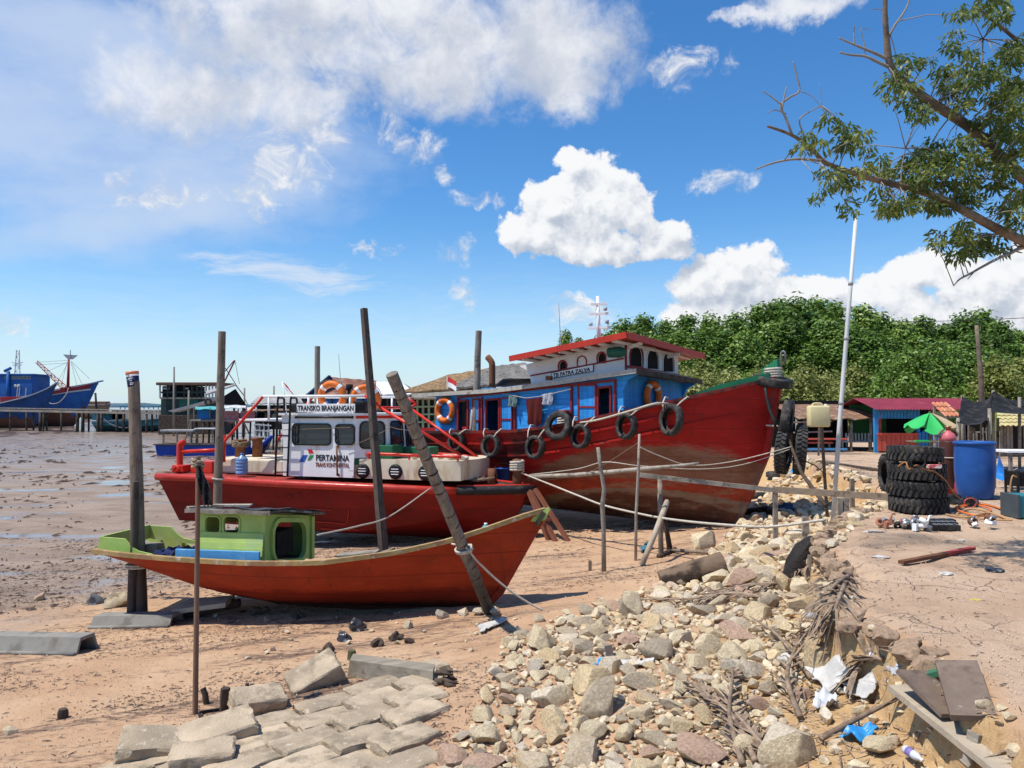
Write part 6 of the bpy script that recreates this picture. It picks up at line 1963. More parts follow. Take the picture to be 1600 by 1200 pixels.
# white pole with jerrycan
pb = G(1299,822)
pt = P(1337.5,340,pb.y + .3)
po = thing('tall_pole','tall slim white metal pole leaning slightly right at the bank edge','pole',pb)
mb = SM(); mb.tube([(0,0,-.3),(pt - pb) * .33,(pt - pb) * .66,pt - pb],[.042,.04,.038,.034],10)
PVC = lib('white pole paint',(0.56,0.56,0.54),.45,.1,4,(0.33,0.31,0.28),5,.55,.72,bump=.1,stretch=(1,1,.3)); mb.build('shaft',PVC,po)
for f_ in (.39,.6,.78):
 c0 = (pt - pb) * f_; d_ = (pt - pb).normalized(); mb = SM(); mb.tube([c0 - d_ * .03,c0 + d_ * .03],.046,10); mb.build('joint_band',lib('grey tape',(0.3,0.3,0.3),.5),po)
e0,e1 = G(1293,815),P(1294,655,pb.y + .2)
mb = MB(); mb.beam(e0,(e1.x,e0.y,e1.z),.05,.04); tag(mb.build('fence_post',DKWOOD),'dark square post standing against the tall white pole','post')
jc = P(1279,667,pb.y - .08)
jr = thing('jerrycan','cream plastic jerrycan hung on the tall white pole','jerrycan',jc)
JM = lib('cream jerrycan plastic',(0.66,0.56,0.30),.45,.1,3,(0.42,0.40,0.12),3.5,.58,.72,bump=.1)
jw,jh = W(33,pb.y),W(33,pb.y)
mb = MB(); mb.rbox((-jw / 2,-.09,0),(jw / 2,.09,jh),.035); mb.build('body',JM,jr,auto=60)
mb = SM(); mb.tube(smooth_path([(-jw * .3,0,jh - .02),(-jw * .22,0,jh + .035),(jw * .12,0,jh + .035),(jw * .2,0,jh - .02)],4),.018,7); mb.build('handle',JM,jr)
mb = MB(); mb.lathe([(.03,jh - .01),(.03,jh + .03),(0,jh + .03)],(jw * .36,0,0),12); mb.build('cap',WHITE,jr)
e0 = G(1281,712); e1 = P(1282,640,pb.y + .05)
mb = SM(); mb.tube([P(1279,712,pb.y),P(1280,660,pb.y),P(1293,648,pb.y)],.018,6); tag(mb.build('bracket_stick',GREYWOOD),'short stick holding the cream jerrycan beside the white pole','stick')
# ================================================================== FAR SIDE OF THE MUD: JETTY, SHIPS, STILT HOUSES
FARB = lib('ship blue paint',(0.018,0.10,0.33),.6,.25,.5,(0.03,0.15,0.36),.7,.55,.7,(0.10,0.06,0.05),1.2,.66,.76,bump=.1,bscale=3)
FARBR = lib('ship brown bottom',(0.14,0.062,0.042),.8,.3,.5,bump=.1,bscale=3)
FARRED = lib('ship red paint',(0.26,0.02,0.022),.6,.25,.6)
FARTEAL = lib('teal boat paint',(0.06,0.24,0.32),.65,.25,.8,(0.02,0.10,0.16),1,.55,.7,bump=.1,bscale=3)
FARW = lib('dull white paint',(0.52,0.52,0.50),.7,.12,1)
def simple_boat(nm,label,Y,sheer,keel_z,stem_dx,beam,m_top,m_low,cut,rail=None,heading=0.0,group=None):
 """sheer: photo positions stern to bow"""
 o = P(sheer[-1][0],sheer[-1][1],Y); o.z = keel_z
 F = Frame(o,heading)
 t = thing(nm,label,'ship' if beam > 1.8 else 'boat',o,heading,group)
 pts = [F.px(x,y,0) for x,y in sheer]
 L_ = pts[-1].x - pts[0].x
 s_ = []
 for i in range(17):
  u = i / 16
  x = pts[0].x + L_ * u
  z = float(np.interp(x,[p.x for p in pts],[p.z for p in pts]))
  b = beam * float(np.interp(u,[0,.15,.6,.85,1],[.7,.9,1,.6,.03]))
  xk = pts[0].x + .6 + (L_ - .6 - stem_dx) * min(u / .9,1) + max(u - .9,0) / .1 * stem_dx
  zk = 0 if u < .9 else z * (u - .9) / .1
  s_.append((x,z,b,xk,zk,.25 + .6 * u * u))
 for side in (-1,1):
  rows = hull_rows(s_,10,side)
  up,lo = [],[]
  for r_ in rows:
   k = max(1,min(9,sum(1 for p in r_ if p.z < cut)))
   lo.append(r_[:k + 1]); up.append(r_[k:])
  mb = SM()
  for rr_ in (rows,):
   n_,m2 = len(rr_),len(rr_[0])
   o_ = len(mb.v)
   mb.v.extend([tuple(p) for r_ in rr_ for p in r_])
   for i in range(n_ - 1):
    for k in range(m2 - 1):
     zc = sum(rr_[a][b].z for a,b in ((i,k),(i + 1,k),(i,k + 1),(i + 1,k + 1))) / 4
     mb.f.append([o_ + i * m2 + k,o_ + i * m2 + k + 1,o_ + (i + 1) * m2 + k + 1,o_ + (i + 1) * m2 + k]); mb.mi.append(1 if zc < cut else 0); mb.sm.append(True)
  mb.build('hull_side',[m_top,m_low],t)
  mb = MB(); sweep(mb,[(x,side * b,z) for x,z,b,*_ in s_],.18,.16); mb.build('rail',rail or FARW,t)
 mb = MB(); mb.grid([[Vector((x,-b,z - .4)),Vector((x,b,z - .4))] for x,z,b,*_ in s_]); mb.build('deck',WOOD,t)
 mb = MB(); x,z,b = s_[0][:3]; mb.prism([(x,-b,z),(x,b,z),(x + .5,b * .5,0.1),(x + .5,-b * .5,0.1)],(.1,0,0)); mb.build('transom',m_top,t)
 return t,F,s_
sh,FS,ss_ = simple_boat('cargo_ship','big blue wooden ship with red bow bulwark and brown bottom behind the jetty',128,[(-110,642),(-30,634),(30,626),(70,617),(105,609),(135,602),(155,596)],-.3,3.6,3.4,FARB,FARBR,2.9)
def spx(px,py,off=0):
 return FS.px(px,py,off)
# red bulwark at the bow and white stripe below it
for side in (-1,1):
 rows = []
 for i in range(13):
  px = 68 + (145 - 68) * i / 12
  p = spx(px,float(np.interp(px,[68,105,145],[615,607,598])),0)
  u = (p.x - ss_[0][0]) / (ss_[-1][0] - ss_[0][0])
  b = 3.4 * float(np.interp(u,[0,.15,.6,.85,1],[.7,.9,1,.6,.03])) + .08
  rows.append([Vector((p.x,side * b,p.z - .85)),Vector((p.x,side * b,p.z - .05)),Vector((p.x,side * (b - .1),p.z - .05))])
 mb = MB(); mb.grid(rows); mb.build('red_bulwark',FARRED,sh)
 rows = []
 for i in range(17):
  px = 5 + (145 - 5) * i / 16
  p = spx(px,float(np.interp(px,[5,70,105,145],[637,622,615,608.5])),0)
  u = (p.x - ss_[0][0]) / (ss_[-1][0] - ss_[0][0])
  b = 3.4 * float(np.interp(u,[0,.15,.6,.85,1],[.7,.9,1,.6,.03])) * .985 + .09
  rows.append([Vector((p.x,side * b,p.z - .12)),Vector((p.x,side * b,p.z + .12))])
 mb = MB(); mb.grid(rows); mb.build('white_stripe',FARW,sh)
mb = MB(); a,b = spx(-40,634,2.4),spx(51,586,2.4); mb.rbox((a.x,-2.4,a.z - 1),(b.x,2.4,b.z),.08); dh = mb.build('deckhouse',FARB,sh)
mb = MB(); a,b = spx(-45,588,2.6),spx(52,585,2.6); mb.rbox((a.x,-2.6,b.z - .15),(b.x,2.6,b.z + .12),.05); mb.build('deckhouse_roof',FARB,sh)
for px in (10,20,26,33,39,45):
 e = spx(px,590,2.42); mb = MB(); mb.rbox((e.x - .28,-2.45,e.z - .25),(e.x + .28,-2.4,e.z + .25),.02); w = mb.build('window_frame',FARW,dh); mb = MB(); mb.box((e.x,-2.46,e.z),(.46,.02,.4)); mb.build('pane',GLASS,w)
for px in (24,29):
 e = spx(px,603,2.45); mb = SM(); mb.lathe([(0,-.1),(.25,-.1),(.28,.1),(0,.1)],e,12,'y'); mb.build('round_lamp',FARW,dh)
mb = SM(); mb.tube([spx(12,632,2.6),spx(13,580,2.6)],.28,8); mb.tube([spx(7,580,2.6),spx(17,575,2.6)],.25,7); mb.build('davit_post',FARB,sh)
def lattice(par,nm,a,b,w,n,m_):
 a,b = Vector(a),Vector(b); d = (b - a).normalized(); s_ = d.cross(Vector((0,1,0))).normalized() * w
 mb = MB(); mb.tube([a + s_,b + s_ * .5],w * .16,5); mb.tube([a - s_,b - s_ * .5],w * .16,5)
 for i in range(n):
  p,q = a.lerp(b,i / n),a.lerp(b,(i + 1) / n)
  k0,k1 = 1 - .5 * i / n,1 - .5 * (i + 1) / n
  sg = 1 if i % 2 else -1
  mb.tube([p + s_ * sg * k0,q - s_ * sg * k1],w * .11,4)
  mb.tube([p + s_ * k0,p - s_ * k0],w * .1,4)
 o = mb.build(nm,m_,par); o['kind'] = 'stuff'; return o
lattice(sh,'white_mast',spx(27,586,0),spx(28,547,0),.45,7,FARW)
for py,w_ in ((568,.9),(572,.7)):
 e = spx(27,py,0); mb = MB(); mb.tube([e + Vector((-w_,0,.2)),e,e + Vector((w_,0,.2))],.08,5); mb.build('mast_arm',FARW,sh)
CRN = lib('red white crane paint',(0.50,0.06,0.06),.6,.1,1,(0.6,.55,.52),1.6,.52,.58)
lattice(sh,'crane_boom',spx(101,606,.5),spx(57,565,.5),.42,16,CRN)
mb = SM(); mb.tube([spx(106,612,0),spx(107.5,561,0)],[.26,.16],8); mb.build('red_mast',FARRED,sh)
mb = MB(); e = spx(109,557,0); mb.prism([e + Vector((-1.15,0,.35)),e + Vector((1.2,0,.22)),e + Vector((.35,0,-.45)),e + Vector((-.35,0,-.45))],(0,.3,0)); mb.build('mast_platform',lib('grey mast top',(0.33,0.34,0.36),.6),sh)
mb = MB(); mb.tube([spx(110,557,0),spx(110,547,0)],.07,5); mb.build('mast_head',MT['grey mast top'],sh)
for p,q in (((58,566),(106,563)),((60,570),(106,567)),((70,582),(106,566)),((111,564),(140,592)),((112,566),(128,600)),((111,566),(120,602)),((105,566),(95,604)),((106,568),(88,600))):
 mb = MB(); mb.tube([spx(*p),spx(*q)],.028,4); mb.build('stay',lib('steel stay',(0.2,0.2,0.22),.6),sh)
mb = SM(); mb.tube(smooth_path([spx(107,606,3.2),spx(103,617,3.4),(spx(93,628,3.5)),spx(82,631,3.5),spx(72,628,3.5)],5),.07,5); mb.build('mooring_rope',ROPE,sh)
mb = SM(); mb.tube([spx(149,614,.3),spx(151,640,.3),spx(148,650,.3)],.16,6); mb.build('anchor_cable',BLACK,sh)
mb = MB(); e0,e1 = spx(152,597,.1),spx(161,595,.1); mb.beam(e0,e1,.3,.2); mb.build('bowsprit',FARB,sh)
b2,F2,s2 = simple_boat('fishing_ship','dark blue wooden boat with upswept bow in front of the big blue ship',119,[(-120,648),(-40,640),(10,631),(48,621),(72,611),(90,597)],-.2,3.0,2.2,lib('dark blue boat paint',(0.015,0.06,0.18),.6,.25,.6),FARBR,1.6,FARW)
for px,py in ((25,600),(28,606),(38,606)):
 mb = MB(); mb.tube([F2.px(px,634,1),F2.px(px + 3,py,1)],.06,5); mb.build('deck_pole',FARW,b2)
mb = MB(); a,b = F2.px(0,632,1.2),F2.px(38,620,1.2); mb.rbox((a.x,-1.2,a.z),(b.x,1.2,b.z),.05); mb.build('red_hatch',FARRED,b2)
b3,F3,s3 = simple_boat('fishing_ship','teal fishing boat with white gunwale behind the right half of the jetty',101,[(149,657),(180,657),(230,655),(270,652),(305,647)],-.15,1.5,1.6,FARTEAL,lib('dark teal bottom',(0.02,0.07,0.09),.7),.9,FARW)
mb = SM(); mb.tube(sag(F3.px(162,654,1.7),F3.px(205,667,1.7),.5),.09,5); mb.build('mooring_rope',FARW,b3)
for px,py,w_,h_,m_ in ((175,652,2.2,.5,FARTEAL),(215,649,3,.8,FARW),(262,648,1.2,.6,FARW)):
 e = F3.px(px,py,0); mb = MB(); mb.rbox((e.x - w_,-.8,e.z - .5),(e.x + w_,.8,e.z + h_),.05); mb.build('deck_cargo',m_,b3)
# far boats on the horizon
b4,F4,s4 = simple_boat('far_boat','small tan boat far out behind the blue ship bow',200,[(128,632),(150,633),(168,632),(173,630)],-.1,1,1.8,lib('tan boat paint',(0.22,0.15,0.09),.7),FARBR,1.0)
mb = MB(); a,b = F4.px(132,632,1),F4.px(166,629,1); mb.rbox((a.x,-1,a.z),(b.x,1,b.z + .3),.05); mb.build('cabin',lib('brown cabin paint',(0.20,0.09,0.05),.7),b4)
b5,F5,s5 = simple_boat('far_boat','long low teal roofed ferry far behind the jetty',160,[(184,648),(220,648),(245,646),(252,643)],-.1,1,1.9,FARTEAL,FARBR,.8)
mb = MB(); a,b = F5.px(186,640,1.5),F5.px(249,634,1.5); mb.rbox((a.x,-1.6,b.z - .25),(b.x,1.6,b.z),.04); mb.build('ferry_roof',FARTEAL,b5)
for k in range(9):
 e = F5.px(188 + k * 7.4,640,1.4); mb = MB(); mb.beam((e.x,-1.4,e.z - 1.6),(e.x,-1.4,b.z - .25),.12,.12); mb.build('post',FARB,b5)
mb = MB(); mb.box(((a.x + b.x) / 2,0,a.z - .6),(b.x - a.x,1.2,1.2)); mb.build('red_cargo',FARRED,b5)
# far shore
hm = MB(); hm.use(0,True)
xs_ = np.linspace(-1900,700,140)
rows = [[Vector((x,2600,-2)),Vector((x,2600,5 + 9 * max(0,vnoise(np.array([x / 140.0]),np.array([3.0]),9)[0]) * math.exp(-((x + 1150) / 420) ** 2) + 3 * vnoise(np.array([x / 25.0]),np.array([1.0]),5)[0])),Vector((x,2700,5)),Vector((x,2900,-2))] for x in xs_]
hm.grid(rows); tag(hm.build('hills',lib('far wooded shore',(0.10,0.17,0.22),.95,.2,.01,bump=0),org=(0,2600,0)),kind='structure')  # bluish base colour has the distance haze painted into it
# ---- jetty
jy = lambda px: 116 - (px + 200) * .048
j0 = P(150,660,jy(150)); j0.z = -.1
je = thing('jetty','long grey timber jetty on dark piles across the mud','jetty',j0)
dz = lambda px: float(np.interp(px,[-200,0,300],[633.5,637,642]))
JW = lib('grey jetty timber',(0.25,0.22,0.18),.9,.25,1,(0.12,.1,.085),2,bump=.3,bscale=6)
JP = lib('dark jetty pile',(0.085,0.07,0.058),.9,.3,1,(0.03,.028,.025),1.5,.5,.6,(0.22,.19,.16),2,.58,.7)
N_ = 62
for k in range(N_):
 pa,pb_ = -200 + 500 * k / N_,-200 + 500 * (k + .93) / N_
 a,b = P(pa,dz(pa),jy(pa)) - j0,P(pb_,dz(pb_),jy(pb_)) - j0
 mb = MB(); mb.prism([a,b,b + Vector((.1,1.7,0)),a + Vector((.1,1.7,0))],(0,0,-.12)); mb.build('deck_plank',JW,je)
for dy in (.05,1.5):
 mb = MB(); a,b = P(-200,dz(-200) + 1.5,jy(-200)) - j0,P(300,dz(300) + 1.5,jy(300)) - j0; a.y += dy; b.y += dy; a.z -= .25; b.z -= .25; mb.beam(a,b,.16,.28); mb.build('bearer',JW,je)
for px,w_ in ((-120,.2),(-80,.2),(-40,.2),(-12,.2),(14,.2),(40,.25),(61,.4),(66,.2),(94,.22),(119,.4),(127,.28),(151,.34),(157,.28),(181,.32),(192,.26),(227,.26),(249,.24),(264,.22),(282,.24)):
 a = P(px,dz(px) + 1,jy(px)) - j0
 mb = SM(); mb.tube([(a.x,a.y + .3,-.8),(a.x + rng.uniform(-.05,.05),a.y + .3,a.z)],w_ * .55,7,wob=.12); mb.build('pile',JP,je)
 if w_ > .24:
  mb = SM(); mb.tube([(a.x + .2,a.y + 1.5,-.8),(a.x + .15,a.y + 1.5,a.z - .1)],.12,6); mb.build('pile',JP,je)
# ---- house barge with gallery
hb0 = P(296,645,90); hb0.z = -.1
hb = thing('floating_house','dark two storey house barge with brown flat roof beyond the jetty','house',hb0)
HBm = lib('dark green boards',(0.022,0.045,0.04),.8,.4,1,(0.06,.06,.055),1.5)
HL = lambda px,py,dy=0: P(px,py,90 + dy) - hb0
a,b = HL(247,602),HL(345,597.5)
mb = MB(); mb.rbox((a.x,-.6,a.z),(b.x,4.6,b.z),.06); mb.build('roof',lib('brown roof board',(0.13,0.075,0.055),.8,.2,1),hb)
mb = MB(); e0,e1 = HL(251,650),HL(318,623); mb.rbox((e0.x,0,e0.z - .8),(e1.x,4,e1.z),.04); mb.build('lower_walls',HBm,hb)
mb = MB(); e0,e1 = HL(252,622),HL(300,603); mb.rbox((e0.x,.2,e0.z),(e1.x,3.8,e1.z),.04); mb.build('upper_room',DARK,hb)
mb = MB(); e0,e1 = HL(280,640),HL(310,621); mb.box(((e0.x + e1.x) / 2,-.03,(e0.z + e1.z) / 2),(e1.x - e0.x,.04,e1.z - e0.z)); mb.build('green_door',lib('green door paint',(0.02,0.11,0.085),.7),hb)
mb = MB(); e0,e1 = HL(254,609),HL(264,605); mb.box(((e0.x + e1.x) / 2,.15,e0.z + .15),(e1.x - e0.x,.05,.22)); mb.build('white_board',FARW,hb)
mb = MB(); e0,e1 = HL(286,609),HL(294,605); mb.box(((e0.x + e1.x) / 2,.15,e0.z + .15),(e1.x - e0.x,.05,.22)); mb.build('white_board',FARW,hb)
for px in (250,262,275,288,300,308,315,322,327,332,337,342):
 e0 = HL(px,622,-.3); e1 = HL(px,602,-.3); mb = MB(); mb.beam(e0,e1,.16,.16); mb.build('gallery_post',FARW if px > 318 or px == 250 else HBm,hb)
for py in (613,622):
 mb = MB(); mb.beam(HL(250,py,-.3),HL(343,py,-.3),.14,.2); mb.build('gallery_rail',HBm if py < 620 else JW,hb)
mb = MB(); e0,e1 = HL(250,652),HL(345,646); mb.rbox((e0.x,-.4,-.2),(e1.x,4.4,e1.z - .2),.05); mb.build('pontoon',DKWOOD,hb)
# masts behind it
for px,y0,y1,lab in ((272,640,573,'thin grey pole standing in front of the dark house barge'),(295,640,610,'short thin pole at the middle of the house barge'),(382,640,606,'thin dark pole right of the grey ramp roof'),(428,640,603,'thin dark pole behind the white rail corner')):
 mb = SM(); p = P(px,y0,84); p.z = -.5; mb.tube([p,P(px,y1,84)],[.13,.09],6); tag(mb.build('thin_pole',JW),lab,'pole','thin poles beyond the mud')
dm0 = P(352,630,96); dm0.z = 0
dm_ = thing('derrick_mast','thin red and grey derrick mast with stays behind the house barge','mast',dm0)
for p,q,r_,m_ in (((343,612),(367,563),.1,FARRED),((366,563),(352,580),.06,BLACK),((352,575),(372,606),.05,BLACK),((367,563),(374,600),.04,FARW),((349,600),(366,563),.05,FARW)):
 mb = MB(); mb.tube([P(*p,96) - dm0,P(*q,96) - dm0],r_,5); mb.build('spar',m_,dm_)
mb = MB(); e = P(345,625,96) - dm0; mb.tube([(e.x,0,-.5),(e.x,0,P(343,610,96).z)],.12,6); mb.build('mast_foot',BLACK,dm_)
# grey ramp and its folded roof
rp0 = P(320,650,80); rp0.z = 0
rp = thing('boarding_ramp','long grey sloping ramp with folded roof in front of the house barge','ramp',rp0)
RMP = lib('grey ramp boards',(0.29,0.28,0.27),.8,.25,1,(.14,.13,.125),2)
RLx = lambda px,py,dy=0: P(px,py,80 + dy) - rp0
mb = MB(); mb.prism([RLx(262,642),RLx(300,632),RLx(345,619),RLx(345,623),RLx(302,637),RLx(270,644)],(0,1.6,0)); mb.build('ramp_deck',RMP,rp)
mb = MB(); mb.shell([[RLx(322,618),RLx(322,613,2)],[RLx(350,609),RLx(350,606,2)],[RLx(368,603),RLx(368,602,2)]],(0,0,.15)); mb.build('folded_roof',RMP,rp)
mb = MB(); mb.shell([[RLx(368,603),RLx(368,602,2)],[RLx(380,618),RLx(380,617,2)],[RLx(387,634),RLx(387,633,2)]],(0,0,.15)); mb.build('folded_roof',RMP,rp)
mb = MB(); mb.prism([RLx(345,622,.3),RLx(367,608,.3),RLx(384,634,.3),RLx(346,632,.3)],(0,.3,0)); mb.build('dark_side',DARK,rp)
for px,py in ((344,632),(366,630),(300,638),(380,634),(350,634)):
 e = RLx(px,py,.4); mb = MB(); mb.beam((e.x,e.y,-.8),e,.18,.18); mb.build('leg',JP,rp)
t2 = tyre('small dark tyre hanging on the side of the grey ramp',P(325,628,79.8),(0,0,0),.38,.2,.5)
# stilt platform with tarpaulin shelters
sp0 = P(360,665,56); sp0.z = -.05
stp = thing('stilt_platform','stilt platform with tarpaulin shelters and pink nets left of the white wheelhouse','platform',sp0)
PL_ = lambda px,py,dy=0: P(px,py,56 + dy) - sp0
mb = MB(); a,b = PL_(296,656),PL_(470,652); mb.rbox((a.x,0,a.z - .12),(b.x,3.2,a.z),.03); mb.build('deck',JW,stp)
for px in range(300,470,9):
 e = PL_(px + rng.uniform(-2,2),656,rng.uniform(.1,3)); mb = SM(); mb.tube([(e.x,e.y,-.6),(e.x + rng.uniform(-.1,.1),e.y,a.z - .05)],rng.uniform(.05,.09),6); mb.build('stilt',JP,stp)
for p,q in (((298,660),(288,690)),((330,658),(345,690)),((380,658),(395,690)),((412,656),(398,690)),((350,690),(372,660))):
 mb = MB(); mb.tube([PL_(*p,.2),PL_(*q,.2)],.06,5); mb.build('brace',JW,stp)
for px in (303,328,349,372,398,430,455):
 e = PL_(px,656,.3); mb = MB(); mb.tube([(e.x,e.y,a.z),(e.x,e.y,PL_(px,637,.3).z)],.05,5); mb.build('shelter_post',JW,stp)
TEAL = lib('teal tarpaulin',(0.08,0.36,0.36),.6,.15,2);
for x0,x1,y0,y1,m_ in ((305,348,636,640,TEAL),(348,384,634,638,FARW),(384,400,637,642,lib('bleached cloth',(0.55,.45,.35),.8)),(398,470,640,642,RTH)):
 rows = [[PL_(x0 + (x1 - x0) * i / 6,y1 + .8 * math.sin(i * 2),-.3) for i in range(7)],[PL_(x0 + (x1 - x0) * i / 6,y0 + .6 * math.sin(i * 1.4),2.6) for i in range(7)]]
 mb = MB(); mb.shell(rows,(0,0,.04)); mb.build('shelter_roof',m_,stp)
mb = MB(); e0,e1 = PL_(308,655,.4),PL_(328,640,.4); mb.rbox((e0.x,.4,e0.z),(e1.x,1.8,e1.z),.05); mb.build('blue_booth',lib('booth blue',(0.02,0.16,0.42),.7),stp)
for x0,x1 in ((350,373),(376,398)):
 rows = [[PL_(x0 + (x1 - x0) * i / 8,642 + 8 * v + (5 * math.sin(i * math.pi / 8) * v),.1) for i in range(9)] for v in (0,.5,1,1.5)]
 mb = SM(); mb.shell(rows,(0,.03,0)); mb.build('hanging_net',lib('pink net',(0.36,0.15,0.15),.9,.3,6),stp)
for k in range(10):
 px = 350 + k * 11.5; e = PL_(px,655,1.2); h_ = rng.uniform(.3,.8); mb = MB(); mb.rbox((e.x - .22,e.y - .2,a.z),(e.x + .22,e.y + .3,a.z + h_),.03); mb.build('crate',(DARK,WOOD,FARW,RTH,BTARP)[k % 5],stp)
# white trellis and ladder on the stilts
for k in range(4):
 mb = MB(); mb.beam(PL_(398 + k * 7,662,-.2),PL_(400 + k * 7,684,-.2),.09,.05); mb.build('white_slat',FARW,stp)
for py in (663,672,682):
 mb = MB(); mb.beam(PL_(397,py,-.25),PL_(424,py + 2,-.25),.05,.09); mb.build('white_slat',FARW,stp)
# blue barge with tables in front of it
bg0 = P(315,705,50); bg0.z = -.12
bgt = thing('work_raft','low blue raft carrying a small table on the mud','raft',bg0)
BLx = lambda px,py,dy=0: P(px,py,50 + dy) - bg0
RAFT = lib('raft blue',(0.012,0.05,0.30),.55,.2,1)
a,b = BLx(249,705),BLx(384,695)
mb = MB(); mb.prism([(a.x + .15,-.6,0),(b.x,-.6,0),(b.x,-.6,b.z),(a.x,-.6,b.z)],(0,1.6,0)); mb.build('float',RAFT,bgt)
mb = MB(); mb.rbox((a.x - .1,-.7,b.z + .002),(b.x,1.1,b.z + .08),.02); mb.build('deck',DKWOOD,bgt)
e0,e1 = BLx(254,675),BLx(306,674)
mb = MB(); mb.rbox((e0.x,-.4,e0.z),(e1.x,.8,e0.z + .16),.05); mb.build('table_top',RMP,bgt)
for x in (e0.x + .2,e1.x - .2,(e0.x + e1.x) / 2):
 mb = MB(); mb.beam((x,-.3,b.z),(x,-.3,e0.z),.09,.09); mb.build('leg',JW,bgt)
e0,e1 = BLx(303,671),BLx(336,669); mb = MB(); mb.rbox((e0.x,0,e0.z),(e1.x,.9,e0.z + .08),.02); mb.build('white_shelf',FARW,bgt)
for x in (e0.x + .2,e1.x - .2):
 mb = MB(); mb.beam((x,.1,b.z),(x,.1,e0.z),.08,.08); mb.build('leg',JW,bgt)
# small blue boat beside it
simple_boat('row_boat','small royal blue boat beached under the stilt platform',52,[(380,705),(400,700),(415,693),(424,682)],-.05,.5,.7,RAFT,RAFT,.0,RAFT)
# ---- village roofs behind the work boat
def hut(nm,label,Y,wall,eave,ridge,m_roof,m_wall,gable=None,depth=5.0,zg=-.05):
 c0 = P((wall[0] + wall[1]) / 2,640,Y); c0.z = zg
 t = thing(nm,label,'house',c0)
 q = lambda px,py,dy=0: P(px,py,Y + dy) - c0
 e0,e1,r0,r1 = q(*eave[0]),q(*eave[1]),q(*ridge[0],depth / 2),q(*ridge[1],depth / 2)
 n = 10
 rows = []
 for i in range(n + 1):
  u = i / n
  lo,hi = e0.lerp(e1,u),r0.lerp(r1,u)
  rows.append([lo.lerp(hi,v / 4) + Vector((0,0,.03 * math.sin(i * 2.3 + v * 1.7))) for v in range(5)])
 mb = MB(); mb.use(0,False); mb.shell(rows,(0,0,.10)); mb.build('roof_front',m_roof,t)
 rows = [[Vector((p.x,r0.y * 2 - p.y,p.z)) for p in r_] for r_ in rows]
 mb = MB(); mb.shell(rows,(0,0,.10)); mb.build('roof_back',m_roof,t)
 wl_,wr_ = q(wall[0],640),q(wall[1],640)
 ztop = min(e0.z,e1.z) - .05
 mb = MB(); mb.rbox((wl_.x,.5,1.2),(wr_.x,depth - .5,ztop),.03); mb.build('walls',m_wall,t)
 for k in range(5):
  x = wl_.x + (wr_.x - wl_.x) * k / 4
  mb = MB(); mb.beam((x,.45,-.5),(x,.45,ztop),.14,.14); mb.build('post',JP,t)
 if gable:
  mb = MB()
  mb.prism([e0 + Vector((.05,.1,0)),r0 + Vector((.05,0,0)),Vector((e0.x + .05,r0.y * 2 - e0.y - .1,e0.z))],(-.08,0,0)); mb.build('gable',gable,t)
 return t,q
RTILE = lib('rust red roof sheet',(0.20,0.085,0.055),.8,.3,1,(0.32,0.18,0.13),2,.5,.64,bump=.4,bscale=8)
THAT = lib('brown palm thatch',(0.30,0.19,0.095),.95,.35,3,(0.12,0.075,0.04),6,.48,.6,(0.42,.32,.2),12,.56,.68,bump=1.0,bscale=12,bdist=.06)
GTHA = lib('grey palm thatch',(0.20,0.185,0.165),.95,.3,3,(0.09,.08,.07),6,.48,.62,(0.32,.30,.27),12,.58,.7,bump=1.0,bscale=14,bdist=.05)
hut('village_house','house with rust red roof and blue gable edge behind the wheelhouse',62,(492,590),((484,621),(597,621)),((517,591),(592,597)),RTILE,BTARP,None)
mb = MB(); mb.beam(P(476,625,61.5),P(517,590,63),.3,.5); tag(mb.build('barge_board',lib('navy roof board',(0.015,0.03,0.075),.7)),'dark blue sloping roof edge board left of the rust red roof','roof board')
hut('village_house','house with plain white sheet roof between the leaning posts',58,(592,640),((588,618),(648,618)),((588,598),(630,600)),lib('white roof sheet',(0.66,0.67,0.68),.6,.08,1),DARK)
hut('village_house','house with brown palm thatch roof behind the blue deckhouse',46,(640,745),((622,616),(790,604)),((700,588),(800,572)),THAT,DARK,None,5.5)
hut('village_house','house with grey palm thatch roof behind the stove pipe',40,(712,826),((700,609),(836,598)),((768,575),(822,569)),GTHA,DARK,None,5)
# low green framed shed between the two boats
gs0 = P(665,650,34); gs0.z = -.05
gsd = thing('open_shed','pale green framed open shed between wheelhouse and blue deckhouse','shed',gs0)
gq = lambda px,py,dy=0: P(px,py,34 + dy) - gs0
PGR = lib('pale green frame',(0.30,0.36,0.20),.7,.2)
a,b = gq(636,624),gq(688,620)
mb = MB(); mb.rbox((a.x,-.4,a.z),(b.x,2.5,a.z + .1),.03); mb.build('roof',GREYWOOD,gsd)
for px in (640,652,661,670,680):
 e = gq(px,640,.1 * (px % 3)); mb = MB(); mb.beam((e.x,e.y,-.5),(e.x,e.y,a.z),.09,.09); mb.build('post',PGR,gsd)
for py in (636,648,660):
 mb = MB(); mb.beam(gq(638,py),gq(684,py - 1),.07,.07); mb.build('rail',PGR,gsd)
mb = MB(); e0,e1 = gq(636,675),gq(688,640); mb.rbox((e0.x,1.2,e0.z),(e1.x,1.6,e1.z),.03); mb.build('dark_stores',DARK,gsd)
mb = MB(); e0,e1 = gq(645,640),gq(690,630); mb.rbox((e0.x,1.0,e0.z),(e1.x,1.1,e1.z),.03); mb.build('back_wall',DARK,gsd)
# more clutter roofs and poles across the mud, left of the house with the blue gable
hut('village_house','low hut with grey roof beyond the white roof rail',68,(400,470),((392,632),(474,631)),((402,622),(466,618)),RMP,DARK)
